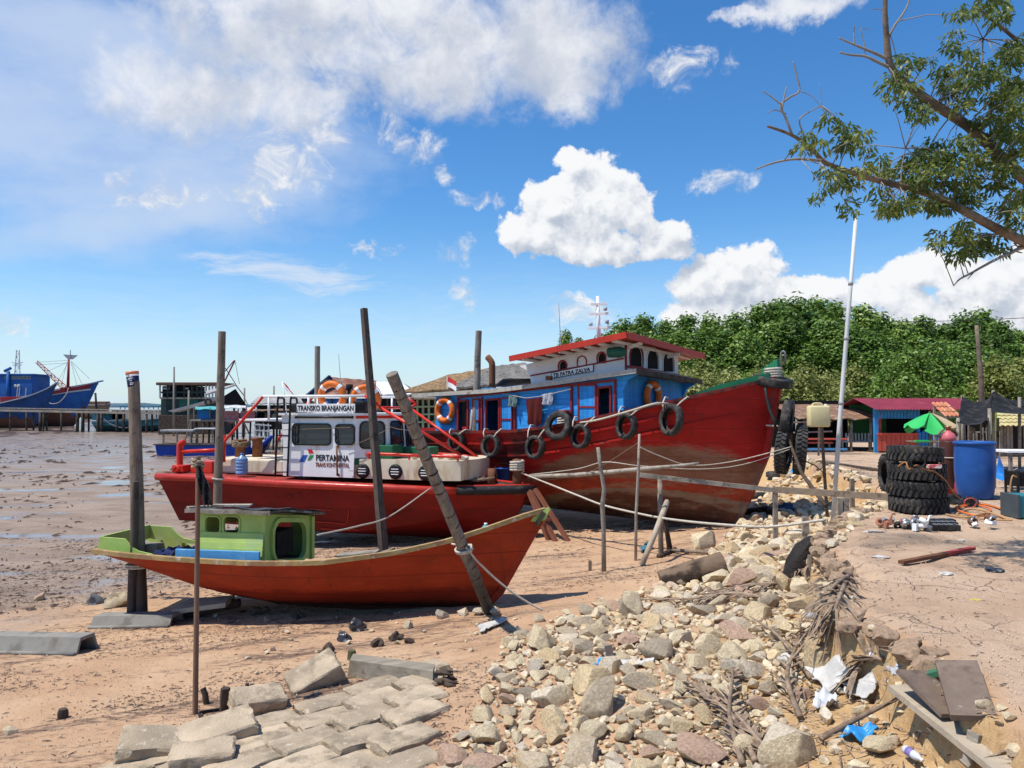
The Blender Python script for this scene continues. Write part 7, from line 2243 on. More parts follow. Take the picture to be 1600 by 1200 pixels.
# ================================================================== POSTS AND POLES
def pole(nm,label,base,top,r0,r1,m_,cat='post',wob=.06,n=8,group=None,sink=.4,seg=10):
 b,t = Vector(base),Vector(top)
 o = thing(nm,label,cat,b,0,group)
 mb = SM()
 d = t - b
 pts,rr = [],[]
 for i in range(n + 1):
  u = i / n
  pts.append(d * u + Vector((rng.uniform(-1,1),rng.uniform(-1,1),0)) * r0 * wob * (0 if i in (0,n) else 1)); rr.append(r0 + (r1 - r0) * u)
 pts[0] = pts[0] - d.normalized() * sink
 mb.tube(pts,rr,seg,wob=wob * .5)
 mb.build('shaft',m_,o,auto=50)
 return o
def pile_mat(name,colr,wetz,scale=1.0):
 """weathered pile, soaked dark below the tide mark"""
 m_,n,b = new_mat(name)
 co = n.n('ShaderNodeTexCoord').outputs['Object']
 x,y,z = n.xyz(co)
 f = n.noise(n.vm('MULTIPLY',co,(1,1,.12)),22.0,6,.65)
 g = n.noise(co,5.0,7,.65)
 k = n.ss(f,.25,.75,.6,1.35)
 c_ = n.mix(1.0,colr,n.comb(k,k,k),'MULTIPLY')
 c_ = n.mix(n.ss(g,.52,.66),c_,tuple(q * .45 for q in colr))
 w = n.ss(n.m('ADD',z,n.m('MULTIPLY',n.m('SUBTRACT',g,.5),.5)),wetz - .25,wetz + .25,1,0)
 c_ = n.mix(n.m('MULTIPLY',w,.8),c_,(0.020,0.016,0.013))
 n.put(b.inputs['Base Color'],c_); n.put(b.inputs['Roughness'],n.m('SUBTRACT',.9,n.m('MULTIPLY',w,.3)))
 n.put(b.inputs['Normal'],n.bump(n.m('ADD',f,g),.6,.012))
 return m_
PILE = pile_mat('tide stained pile',(0.20,0.145,0.105),.9)
PILE2 = pile_mat('old dark pile',(0.085,0.062,0.048),.5)
b0 = G(219,971); r_ = W(10,b0.y)
pp = pole('mooring_pile','thick brown pile with an old paint tin on its top',b0,P(209,596,b0.y + .1),r_ * 1.15,r_ * .85,PILE,wob=.04)
pole('mooring_pile','shorter dark pile lashed to the pile with the paint tin',G(210,972) + Vector((-.02,-.05,0)),P(212,752,b0.y - .08),W(7,b0.y),W(5,b0.y),PILE2)
tc_ = P(209,606,b0.y + .1)
tn = thing('paint_tin','old navy labelled paint tin with orange inside, upside on the thick pile','tin',tc_,0)
tn.rotation_euler = (0,-.12,0)
rt,ht = W(9.5,b0.y),W(26,b0.y)
mb = SM(); mb.lathe([(0,0),(rt * .9,0),(rt,ht * .97),(rt * .93,ht * .97),(rt * .93,ht * .85),(0,ht * .85)],seg=20)
mb.build('tin',lib('white tin',(0.58,0.58,0.60),.45,.1,6),tn)
mb = SM(); mb.lathe([(rt * .915,ht * .05),(rt * .99,ht * .70)],seg=20); mb.build('navy_label',lib('navy tin label',(0.02,0.025,0.07),.5,.2,10,(0.45,0.45,0.5),16,.62,.66),tn)
mb = SM(); mb.lathe([(rt * .95,ht * .80),(rt * 1.03,ht * .82),(rt * 1.04,ht * 1.0),(rt * .94,ht * 1.0)],seg=20,closed=True); mb.build('orange_rim',lib('orange tin rim',(0.62,0.20,0.10),.5),tn)
mb = SM(); mb.lathe([(0,ht * .86),(rt * .93,ht * .88)],seg=20); mb.build('orange_lid',MT['orange tin rim'],tn)
for k,(w_,y_) in enumerate(((.5,.52),(.38,.40),(.6,.26),(.5,.17))):
 mb = SM()
 mb.grid([[Vector((rt * .975 * math.sin(a),-rt * .975 * math.cos(a),ht * (y_ + dz_) )) * 1.0 for a in [(-.1 + w_ * (q / 5)) for q in range(6)]] for dz_ in (0,.05)]); mb.build('label_print',WHITE,tn)
mb = SM()
for zz_ in (0,.03):
 mb.tube([b0 + Vector((-.03 + 1.75 * r_ * math.cos(k * .4),-.02 + 1.5 * r_ * math.sin(k * .4),P(215,885,b0.y).z - b0.z + zz_)) for k in range(16)],.014,6,closed=True)
tag(mb.build('lashing_rope',ROPE),'pale rope lashing the two piles together beside the small boat','rope')
mb = SM(); mb.tube(sag(P(222,883,b0.y - .1),SF.w(SF.px(244,858,.15)),.03),.014,6); tag(mb.build('mooring_rope',ROPE),'short mooring rope from the double pile to the small boat stern post','rope')
b1 = G(338,838); b1 = P(338,838,14.2); b1.z = hz(b1.x,b1.y)
pole('mooring_pile','tall straight grey brown pile in front of the red work boat stern',b1,P(347,518,14.2),W(7,14.2),W(5.6,14.2),pile_mat('grey brown pile',(0.19,0.145,0.11),.3),wob=.05)
mb = SM(); c0 = P(341,748,14.2); mb.tube([c0 + Vector((.1 * math.cos(k * .5),.1 * math.sin(k * .5),.01 * math.sin(k))) for k in range(13)],.015,5,closed=True); tag(mb.build('rope_ring',ROPE),'pale rope ring round the tall straight pile','rope')
c2_ = P(602,880,13.2); c2_.z = hz(c2_.x,c2_.y)
pole('mooring_pile','dark squared post leaning left in front of the white wheelhouse',c2_,P(568.5,482,13.6),W(7.2,13.2) * 1.15,W(5.2,13.2) * 1.15,PILE2,wob=.05,seg=4)
b4_ = G(766,958)
PY_ = lambda py: b4_.y - 1.6 * (955 - py) / 371
pl4 = pole('palm_trunk_post','grey ringed palm trunk leaning over the small boat bow',b4_,P(612,584,PY_(584)),W(8.8,b4_.y),W(9.6,PY_(584)),pile_mat('grey palm trunk',(0.205,0.17,0.135),.55),wob=.07,n=16)
d_ = P(612,584,PY_(584)) - b4_
for k in range(1,22):
 c0 = d_ * (k / 22 + rng.uniform(-.008,.008)); dn = d_.normalized()
 mb = SM(); rr = W(8.8,b4_.y) + (W(9.6,PY_(584)) - W(8.8,b4_.y)) * k / 22
 mb.tube([c0 - dn * .012,c0 + dn * .0,c0 + dn * .012],[rr * .97,rr * 1.025,rr * .97],12,wob=.03); mb.build('ring_scar',MT['dark wet wood'],pl4)
dn = d_.normalized()
mb = SM()
f0 = (P(715,858,PY_(858)) - b4_).length / d_.length
mb.tube([b4_ + d_ * (f0 + .006 * (k // 12)) + Vector((W(12.5,b4_.y) * math.cos(k * .52),W(12.5,b4_.y) * math.sin(k * .52),.03 * math.sin(k * .52 + .5))) for k in range(26)],.014,6)
tag(mb.build('lashing_rope',ROPE),'cream rope wound round the leaning palm trunk at the small boat gunwale','rope')
mb = SM()
pts = [P(706,850,PY_(855) + .2),P(727,855,PY_(855) - .12),P(745,876,PY_(876) - .12),P(775,905,b4_.y - .35),P(810,932,b4_.y - .3),P(850,954,b4_.y - .25),P(890,963,b4_.y - .25)]
e_ = G(945,968); pts += [G(915,966) + Vector((0,0,.02)),e_ + Vector((0,0,.02))]
mb.tube(smooth_path(pts,5),.013,6); tag(mb.build('mooring_rope',ROPE),'cream rope sagging from the leaning palm trunk down to the sand','rope')
c5 = P(738,790,19.2); c5.z = hz(c5.x,c5.y)
pole('mooring_pile','tall thin grey post standing against the tugboat side',c5,P(748,517,19.4),W(7,19.2),W(5,19.2),pile_mat('pale grey pile',(0.22,0.19,0.16),0.2),wob=.06)
mb = SM(); mb.tube([P(732,712,19.0),P(738,640,19.1)],.035,6); tag(mb.build('short_stick',GREYWOOD),'short pale stick tied beside the tall thin grey post','stick')
c6 = P(496,640,36); c6.z = -.05
pole('far_post','plain grey post standing far behind the work boat lifebuoy',c6,P(496,541,36),W(4.6,36),W(4.2,36),JW,wob=.03)
b7 = G(305,1116)
s7 = pole('thin_stake','long thin brown stake standing alone in the near sand',b7,P(310,713,b7.y),W(4.2,b7.y),W(3.4,b7.y),lib('brown stake wood',(0.20,0.12,0.08),.85,.25,5,(0.10,.06,.04),6,stretch=(1,1,.2)),wob=.05)
# black plastic bag and rag at its top
def crumple(nm,label,cat,c_,sx,sy,sz,m_,seed=1,n=12,lift=.0):
 r0 = random.Random(seed)
 bm = bmesh.new(); bmesh.ops.create_icosphere(bm,subdivisions=3,radius=1)
 ax = [Vector((r0.uniform(-1,1),r0.uniform(-1,1),r0.uniform(-1,1))).normalized() for _ in range(n)]
 fr = [r0.uniform(3,9) for _ in range(n)]; ph = [r0.uniform(0,6) for _ in range(n)]
 for v in bm.verts:
  q = v.co.normalized(); s_ = 1.0
  for a,f,p in zip(ax,fr,ph):
   s_ += .085 * math.sin(q.dot(a) * f + p)
  z = q.z * sz * s_
  v.co = Vector((q.x * sx * s_,q.y * sy * s_,z if z > -sz * .35 else -sz * .35)) + Vector((0,0,sz * .35 + lift))
 mb = MB(); mb.bm(bm); mb.v = [tuple(Vector(p) + Vector(c_)) for p in mb.v]
 return tag(mb.build(nm,m_,auto=35),label,cat)
BAGB = lib('black plastic bag',(0.035,0.036,0.042),.3,.3,8,(0.25,.26,.28),9,.58,.66,bump=.4,bscale=20)
c0 = P(320,768,b7.y - .02)
r0_ = random.Random(5)
rows = []
for i in range(9):
 v = i / 8
 rows.append([P(309 + (v * 14) + (6 + 10 * math.sin(v * 2.6)) * (k / 6 - .35),728 + 62 * v + 3 * math.sin(k * 2 + i),b7.y - .03 + .05 * math.sin(k * 1.9 + i * 1.3)) for k in range(7)])
mb = SM(); mb.shell(rows,(0,.01,0)); tag(mb.build('plastic_bag',BAGB),'torn dark grey plastic bag hanging from the top of the thin brown stake','bag')
mb = SM(); c0 = P(309,731,b7.y); mb.tube([c0 + Vector((.045 * math.cos(k * .6),.045 * math.sin(k * .6),.012 * math.sin(k * 1.7) + .0025 * k)) for k in range(30)],.012,6); tag(mb.build('knotted_rag',lib('tan rag',(0.32,0.24,0.17),.9)),'tan rag knotted round the top of the thin brown stake','rag')
# sticks, rails and ropes between the boats and the bank
def stick(label,pts,r,m_=GREYWOOD,nm='driftwood_stick',cat='stick',group=None,seg=7,wob=.12):
 mb = SM(); mb.tube(pts,r,seg,wob=wob); return tag(mb.build(nm,m_),label,cat,group)
GSK = 'upright sticks in the sand before the tugboat'
a = G(944,893); stick('knobbly upright stick nearest the small boat bow in front of the tugboat',[a - Vector((0,0,.2)),P(943,830,a.y),P(941,790,a.y),P(944,765,a.y),P(938,730,a.y),P(934,699,a.y)],[.04,.036,.04,.034,.03,.028],GREYWOOD,group=GSK)
a = G(993,876); stick('thin straight upright stick, middle of those before the tugboat',[a - Vector((0,0,.2)),P(994,800,a.y),P(997,740,a.y),P(999,678,a.y)],[.026,.026,.024,.02],GREYWOOD,group=GSK)
aR = G(1033,866); stick('thick upright post under the rail end before the tugboat',[aR - Vector((0,0,.2)),P(1032,810,aR.y),P(1031,746,aR.y)],[.05,.045,.045],GREYWOOD,group=GSK)
a = G(1003,884); stick('pale stick leaning right against the thick post before the tugboat',[a,P(1024,832,a.y + .15),P(1042,784,aR.y - .08)],[.045,.05,.05],lib('pale split wood',(0.40,0.33,0.25),.9,.2,6),nm='leaning_stick')
a = G(1047,862); stick('dark stick leaning left against the thick post before the tugboat',[a,P(1043,835,a.y),P(1037,806,aR.y + .06)],[.05,.045,.04],DKWOOD,nm='leaning_stick')
a,b = G(1030,872),G(1055,862); stick('short dark board end lying at the foot of the thick post',[a + Vector((0,0,.03)),b + Vector((0,0,.04))],[.05,.04],DKWOOD,nm='board_end')
a,b = G(1120,868) + Vector((0,0,.04)),G(1045,864) + Vector((0,0,.05)); stick('long tan pole lying on the sand right of the thick post',[a,b],[.035,.03],WOOD,nm='lying_pole')
aP = G(1212,848)
mb = MB(); mb.beam(aP - Vector((0,0,.2)),P(1211,767,aP.y),.07,.07); tag(mb.build('rail_post',GREYWOOD),'square grey post standing in the rubble under the long rail','post')
rl0,rl1,rl2 = P(1000,742,aR.y - .1),P(1211,766,aP.y - .02),P(1392,777,11.4)
mb = MB(); mb.beam(rl0,rl1,.045,.075); tag(mb.build('rail_plank',GREYWOOD),'long grey rail plank from the upright sticks to the square post','plank')
mb = MB(); mb.beam(rl1 + Vector((-.02,.03,.01)),rl2,.05,.10); tag(mb.build('rail_plank',WOOD),'brown rail plank from the square post to the tyre stack','plank')
for px,py,yb in ((1312,778,815),(1322,778,812)):
 a = P(px,yb,10.9); mb = MB(); mb.beam((a.x,a.y,hz(a.x,a.y) - .1),P(px,py,10.9),.07,.05); tag(mb.build('rail_post',GREYWOOD),('left' if px < 1320 else 'right') + ' short grey post of the pair under the brown rail plank','post')
a = P(1332,772,12.6); mb = MB(); mb.beam((a.x,a.y,hz(a.x,a.y) - .1),P(1331,748,12.6),.06,.06); tag(mb.build('rail_post',WOOD),'small brown stump post behind the brown rail plank','post')
stick('thin grey pole reaching from the work boat bow to the upright sticks',[P(826,745,16.8),P(900,742,15.5),P(960,737,14.4),P(1012,732,13.2),P(1060,728,13.0),P(1092,724,12.9)],[.045,.045,.04,.04,.03,.025],GREYWOOD,nm='rail_pole',cat='pole')
# planks laid on the bank below the tyres
mb = MB(); a,b = G(1232,716),G(1390,739); mb.beam(a + Vector((0,0,.03)),b + Vector((0,0,.03)),.18,.05); tag(mb.build('bank_plank',DKWOOD),'long dark plank lying along the far bank edge behind the white pole','plank')
stick('bare bent branch standing between the tugboat tyres and the white pole',[P(1222,640,15.6),P(1228,672,15.5),P(1238,702,15.0),P(1252,738,14.2),P(1272,766,13.2),P(1290,790,12.4)],[.02,.028,.03,.034,.036,.04],DKWOOD,nm='bare_branch',cat='branch')
stick('thin twig branch crossing the bent branch near the bank',[P(1215,690,15.5),P(1240,712,15.2),P(1275,728,15.0),P(1290,742,14.8)],[.014,.016,.014,.008],DKWOOD,nm='bare_branch',cat='branch')
RP = [('thick pale mooring rope from the tugboat post over the bow to the bent branch',[BF.w(e) if False else BF.w(BF.px(884,663,1.5)),BF.w(BF.px(930,657,bb(-5) + .05)),BF.w(BF.px(985,642,bb(-3) + .06)),BF.w(BF.px(1032,630,bb(-2) + .06)),P(1075,640,17.0),P(1120,653,16.5),P(1175,662,16.0),P(1228,667,15.5)],.022,ROPE),
      ('thick pale rope from the work boat bow post down to the white pole foot',[TF.w(TF.px(812,738,.05)),P(860,757,16.2),P(905,775,15.0),P(945,790,14.2),P(1010,805,13.0),P(1060,813,12.2),P(1120,819,11.4),P(1200,823,10.6),P(1290,812,10.0)],.018,ROPE),
      ('thin grey line from the thin stick across the tug bow to the bent branch',[P(999,698,14),P(1030,712,14.2),P(1080,727,14.6),P(1150,720,15),P(1237,698,15)],.010,ROPE),
      ('thin grey line sagging low across the tug bow',[P(825,742,16.8),P(900,733,15.5),P(945,722,14.3),P(1000,728,14.0),P(1090,733,14.4),P(1160,726,15),P(1234,702,15)],.009,ROPE),
      ('thin brown line running from the tug side down to the work boat bow',[P(1000,690,14),P(940,728,15),P(900,744,15.6),P(830,752,16.8)],.007,DKROPE)]
for lab,pts,r_,m_ in RP:
 mb = SM(); mb.tube(smooth_path(pts,6),r_,6); tag(mb.build('mooring_rope',m_),lab,'rope')
mb = SM(); mb.tube(smooth_path([SF.w(SF.px(496,836,.3)),P(560,822,12.0),P(610,806,13.5),TF.w(TF.px(672,763,1.5))],8),.013,6); tag(mb.build('mooring_rope',ROPE),'taut cream rope from the lime cabin to the red work boat side','rope')
# trestle of red brown timbers at the work boat bow
tr0 = G(868,862); tr_ = thing('boat_prop','red brown timber trestle propped under the work boat bow','trestle',tr0)
q = lambda px,py,Y: P(px,py,Y) - tr0
for (x0,y0),(x1,y1),dy in (((828,766),(872,846),0),((836,764),(893,846),.35),((826,768),(860,844),.5)):
 g_ = G(x1,y1); mb = MB(); mb.beam(P(x0,y0,16.6) - tr0,g_ - tr0 - Vector((0,0,.1)),.09,.07); mb.build('leg',lib('red brown timber',(0.20,0.075,0.045),.8,.2,5),tr_)
g0,g1 = G(866,830),G(884,828)
mb = MB(); mb.beam(P(846,812,16.2) - tr0,P(872,812,16.3) - tr0,.06,.06); mb.build('brace',MT['red brown timber'],tr_)
# ================================================================== ROCKS
def rock_mat():
 m_,n,b = new_mat('rubble stone')
 co = n.n('ShaderNodeTexCoord').outputs['Object']
 oi = n.n('ShaderNodeObjectInfo').outputs['Random']
 ri = n.n('ShaderNodeNewGeometry').outputs['Random Per Island']
 rr = n.m('FRACT',n.m('ADD',oi,n.m('MULTIPLY',ri,.77)))
 v = n.vm('ADD',co,n.vm('SCALE',(31.0,17.0,9.0),scale=rr))
 c_ = n.mix(n.ss(rr,.0,.3),(0.60,0.45,0.26),(0.68,0.56,0.37))
 c_ = n.mix(n.ss(rr,.46,.48),c_,(0.52,0.42,0.29))
 c_ = n.mix(n.ss(rr,.68,.69),c_,(0.42,0.345,0.25))
 c_ = n.mix(n.ss(rr,.77,.78),c_,(0.48,0.32,0.23))
 c_ = n.mix(n.ss(rr,.85,.86),c_,(0.66,0.56,0.42))
 f = n.noise(v,9.0,8,.68); g = n.noise(v,3.0,5,.6); h = n.noise(v,60.0,5,.75)
 k = n.m('MULTIPLY',n.ss(f,.25,.75,.62,1.22),n.ss(h,.3,.7,.85,1.12))
 c_ = n.mix(1.0,c_,n.comb(k,k,k),'MULTIPLY')
 c_ = n.mix(n.ss(g,.52,.72,0,.4),c_,(0.50,0.32,0.14))
 c_ = n.mix(n.ss(n.noise(v,5.0,8,.7),.58,.72,0,.6),c_,(0.25,0.18,0.12))
 n.put(b.inputs['Base Color'],c_); n.put(b.inputs['Roughness'],.9); n.put(b.inputs['Specular IOR Level'],.2)
 n.put(b.inputs['Normal'],n.bump(n.m('ADD',n.m('ADD',f,n.m('MULTIPLY',h,.35)),n.m('MULTIPLY',g,.8)),.7,.03))
 return m_
ROCK = rock_mat()
def rock_np(seed,sub,cuts=11,squash=(1,.82,.64)):
 bm = bmesh.new(); bmesh.ops.create_icosphere(bm,subdivisions=sub,radius=1)
 co = np.array([v.co[:] for v in bm.verts]); fa = np.array([[v.index for v in f.verts] for f in bm.faces]); bm.free()
 r0 = np.random.default_rng(seed)
 nn = r0.normal(size=(cuts,3)); nn /= np.linalg.norm(nn,axis=1)[:,None]
 dd = r0.uniform(.40,.78,cuts)
 for a,d in zip(nn,dd):
  s_ = co @ a - d
  co = co - np.where(s_ > 0,s_,0)[:,None] * a * .96
 for f_,a_ in ((2.3,.03),(5.0,.014),(11,.008)):
  ph = r0.uniform(0,6,3)
  co = co * (1 + a_ * (np.sin(co[:,0:1] * f_ + ph[0]) * np.sin(co[:,1:2] * f_ + ph[1]) + np.sin(co[:,2:3] * f_ * 1.3 + ph[2])))
 co = co * np.array(squash)
 return co / np.abs(co[:,:2]).max(),fa
def rock_mesh(seed,sub=3,**k):
 co,fa = rock_np(seed,sub,**k)
 me = bpy.data.meshes.new('rock'); me.from_pydata(co.tolist(),[],fa.tolist()); me.materials.append(ROCK)
 me.polygons.foreach_set('use_smooth',[True] * len(fa)); me.set_sharp_from_angle(angle=R(24)); me.update()
 return me
RKM = [rock_mesh(200 + k,3,cuts=12 + k % 6,squash=(1,.66 + .06 * (k % 5),.42 + .07 * (k % 4))) for k in range(16)]
BIGM = [rock_mesh(300 + k,4,cuts=13,squash=(1,.8,.6 + .05 * k)) for k in range(5)]
rr_ = random.Random(11)
def in_poly(px,py,poly_):
 ins = False
 for i in range(len(poly_)):
  x0,y0 = poly_[i - 1]; x1,y1 = poly_[i]
  if (y0 > py) != (y1 > py) and px < (x1 - x0) * (py - y0) / (y1 - y0) + x0:
   ins = not ins
 return ins
RPOLY = [(640,1260),(770,1120),(782,1075),(800,1000),(860,985),(945,955),(1035,925),(1125,872),(1180,820),(1215,770),(1245,722),(1330,742),(1388,795),(1312,832),(1280,870),(1318,905),(1322,950),(1280,1000),(1300,1060),(1230,1085),(1200,1140),(1205,1260)]
def to_px(x,y,z):
 v = Vector((x,y,z - CZ)); f = v.y * CP + v.z * SP; u = -v.y * SP + v.z * CP
 return 800 + FPX * v.x / f,600 - FPX * u / f
placed = []
def free(x,y,r,k):
 for a,b,c_ in placed:
  if (a - x) ** 2 + (b - y) ** 2 < (k * (r + c_)) ** 2:
   return False
 return True
BIGR = [(850,1018,68,'large grey brown rock with a flat leaning face at the left rubble edge',0),(938,1118,98,'largest tan boulder near the middle of the rubble',1),(930,1160,50,'pale yellow rock just below the largest tan boulder',2),
  (1158,1008,66,'big rounded grey rock in the rubble left of the dry fronds',3),(1146,1040,56,'pale block rock below the big rounded grey rock',4),(1292,1056,92,'large tan rock beside the white sheets by the bank',1),(1245,1196,92,'square tan sandstone block at the bottom edge',4),
  (1378,1182,50,'pale yellow pointed rock beside the blue plastic',2),(1008,1128,50,'speckled grey granite rock right of the largest boulder',3),(1064,1150,44,'grey cube shaped rock in the lower rubble',4),(1018,985,44,'tan rock in the upper middle of the rubble',0),(876,1068,38,'yellow lumpy rock at the left rubble edge',2),
  (985,965,60,'flat pale rock at the sandy top edge of the rubble',0),(775,962,26,'dark grey rock right of the leaning palm trunk foot',3),(748,962,22,'pale upright rock at the leaning palm trunk foot',2),(725,962,20,'bluish grey rock left of the leaning palm trunk foot',4),(688,968,26,'tan pointed rock on the sand below the small boat hull',1),
  (636,982,22,'small tan rock alone on the open sand',0),(843,972,20,'small yellow rock under the sagging cream rope',2),(1106,856,46,'loaf shaped brown block beyond the log',4),(1148,866,34,'mossy green grey rock at the top of the rubble',0),(1260,930,44,'pale tan rock below the charred stump',1),(1258,1092,34,'greenish grey flat rock beside the white sheets',3),(1252,1112,26,'small green grey rock below the flat one',4),(1216,1002,40,'dark rounded rock among the dry fronds',3),(60,938,22,'dark rock lying alone on the mud at far left',0),(10,1150,24,'brown pointed rock at the left picture edge',1)]
def put_rock(g_,r,me,label,group,zf=.28):
 o = bpy.data.objects.new('rock',me); COL.objects.link(o)
 o.location = (g_.x,g_.y,g_.z + r * zf); s_ = r
 o.scale = (s_,s_,s_); o.rotation_euler = (rr_.uniform(-.35,.35),rr_.uniform(-.35,.35),rr_.uniform(0,6.28))
 return tag(o,label,'rock',group)
for px,py,w_,lab,k in BIGR:
 g_ = G(px,py); r = W(w_ / 2,g_.y)
 put_rock(g_ + Vector((0,r * .5,0)),r,BIGM[k],lab,'large rocks one can pick out in the rubble',.34)
 placed.append((g_.x,g_.y + r * .5,r))
cand = []
zone = []
tries = 0
YS = np.linspace(4.2,23,400)
for target,lo,hi,k in ((120,.13,.21,.86),(420,.085,.13,.84),(1500,.045,.085,.80),(1900,.02,.045,.62)):
 cnt = 0
 for _ in range(target * 14):
  y = 4.2 + 18.8 * rr_.random() ** 1.7
  if hi < .05 and y > 13:
   continue
  ex = float(np.interp(y,EDGE[:,1],EDGE[:,0]))
  x = ex + .2 - rr_.random() * (4.6 if y < 9 else 3.6)
  z = hz(x,y)
  px,py = to_px(x,y,z)
  if not in_poly(px + rr_.uniform(-22,22),py + rr_.uniform(-8,8),RPOLY):
   continue
  r = rr_.uniform(lo,hi) * (1.0 if y < 9 else 1.15)
  if not free(x,y,r,k):
   continue
  placed.append((x,y,r)); cand.append((r / y,x,y,z,r)); cnt += 1
  if cnt >= target:
   break
for _ in range(700):
 y = 3.7 + 4.5 * rr_.random(); x = float(np.interp(y,EDGE[:,1],EDGE[:,0])) - .05 - 1.3 * rr_.random() ** 1.4; r = rr_.uniform(.012,.05) if rr_.random() < .85 else rr_.uniform(.05,.09)
 if free(x,y,r,.9):
  cand.append((r / y * .3,x,y,hz(x,y),r)); placed.append((x,y,r))
# a few loose stones on the open beach
for _ in range(90):
 px,py = rr_.uniform(330,1000),rr_.uniform(955,1060)
 g_ = G(px,py); r = rr_.uniform(.015,.045)
 if free(g_.x,g_.y,r,1.0):
  cand.append((r / g_.y,g_.x,g_.y,g_.z,r)); placed.append((g_.x,g_.y,r))
cand.sort(reverse=True)
HERO = 265
for i,(s_,x,y,z,r) in enumerate(cand[:HERO]):
 where = 'upper rubble near the white pole and tug bow' if y > 9.5 else 'middle rubble between log and large tan boulder' if y > 6.3 else 'lower rubble towards the bottom edge'
 put_rock(Vector((x,y,z)),r,RKM[i % 16],'pale broken rock lying in the ' + where,'broken rocks of the rubble slope',rr_.uniform(.12,.42))
sm_rocks = [rock_np(400 + k,2,cuts=11,squash=(1,.8,.62)) for k in range(10)]
ti_rocks = [rock_np(430 + k,1,cuts=7,squash=(1,.8,.62)) for k in range(10)]
V,Fc,off = [],[],0
for i,(s_,x,y,z,r) in enumerate(cand[HERO:]):
 co,fa = (sm_rocks if r > .045 else ti_rocks)[i % 10]
 M = np.array(Euler((rr_.uniform(-.5,.5),rr_.uniform(-.5,.5),rr_.uniform(0,6.28))).to_matrix())
 V.append(co @ M.T * r + np.array([x,y,z + r * rr_.uniform(.15,.55)])); Fc.append(fa + off); off += len(co)
V,Fc = np.concatenate(V),np.concatenate(Fc)
me = bpy.data.meshes.new('loose_rubble'); me.from_pydata(V.tolist(),[],Fc.tolist()); me.materials.append(ROCK)
me.polygons.foreach_set('use_smooth',[True] * len(Fc)); me.set_sharp_from_angle(angle=R(26))
rb = bpy.data.objects.new('loose_rubble',me); COL.objects.link(rb); tag(rb,'smaller broken stones filling the gaps of the rubble slope','rubble',None,'stuff')
# ---- concrete block revetment in the foreground
blk0 = G(705,1082); blA = G(440,1196)
ad = (blA - blk0); ad.z = 0; ad.normalize(); bd_ = Vector((-ad.y,ad.x,0))
if bd_.x > 0:
 bd_ = -bd_
ramp = bpy.data.objects.new('block_pavement',None); COL.objects.link(ramp); ramp.location = (blk0.x,blk0.y,blk0.z); tag(ramp,'sunken pavement of worn concrete blocks running into the rubble',None,None,'structure')
CONC = lib('worn concrete block',(0.45,0.355,0.245),.95,.25,3,(0.27,0.215,0.15),4,.46,.64,(0.55,0.46,0.35),18,.56,.68,bump=.8,bscale=70,rnd=.14,bdist=.015)
def block_mesh(lx,ly,lz,seed):
 r0 = np.random.default_rng(seed)
 bm = bmesh.new(); bmesh.ops.create_cube(bm,size=1)
 for v in bm.verts:
  v.co = Vector((v.co.x * lx * (1 + r0.uniform(-.04,.04)),v.co.y * ly * (1 + r0.uniform(-.05,.05)),v.co.z * lz))
 bmesh.ops.bevel(bm,geom=list(bm.edges),offset=.018,segments=2,affect='EDGES',profile=.5)
 bmesh.ops.subdivide_edges(bm,edges=[e for e in bm.edges if e.calc_length() > .12],cuts=5,use_grid_fill=True)
 bmesh.ops.triangulate(bm,faces=[f for f in bm.faces if len(f.verts) > 4])
 for v in bm.verts:
  p = v.co * 7 + Vector((seed,0,0))
  n_ = math.sin(p.x * 2.1 + p.y) * math.sin(p.y * 1.7 + p.z * 2) + .6 * math.sin(p.x * 4.3 + 1) * math.sin(p.y * 5.1) + .5 * math.sin(p.z * 6 + p.x * 7)
  e_ = max(abs(v.co.x) / (lx / 2),abs(v.co.y) / (ly / 2)) ** 6
  v.co += v.normal * (.003 * n_ + r0.uniform(-.003,.003)) + Vector((r0.uniform(-.008,.008) * e_,r0.uniform(-.008,.008) * e_,-.006 * e_ + r0.uniform(-.008,.008) * e_))
 mb = MB(); mb.bm(bm)
 me = mb.mesh('block',CONC)
 me.polygons.foreach_set('use_smooth',[True] * len(me.polygons)); me.set_sharp_from_angle(angle=R(22))
 return me
BKM = [block_mesh(.475,.29,.16,k) for k in range(6)]
yaw = math.atan2(ad.y,ad.x)
for i in range(-1,7):
 for j in range(-3,7):
  if (i < 0 and j not in (1,2)) or (i == 0 and j > 4) or (j > 4 and i < 2) or (j < -1 and i in (0,4)) or (j < -2 and i > 4):
   continue
  c_ = blk0 + ad * (.30 + i * .49 + (.2 if j % 2 else 0) + rr_.uniform(-.02,.02)) + bd_ * (.10 + j * .30 + rr_.uniform(-.015,.015))
  px,py = to_px(c_.x,c_.y,.8)
  z = hz(c_.x,c_.y,False) - .02 - (.03 * j if j > 2 else 0) + (.012 * j if j < 0 else 0)
  o = bpy.data.objects.new('block',BKM[(i * 3 + j) % 6]); COL.objects.link(o); o.parent = ramp
  o.location = (c_.x - blk0.x,c_.y - blk0.y,z - blk0.z + .02 + rr_.uniform(-.008,.010))
  o.rotation_euler = (rr_.uniform(-.045,.045) + (.12 if j > 3 else 0),rr_.uniform(-.04,.04),yaw + rr_.uniform(-.03,.03))
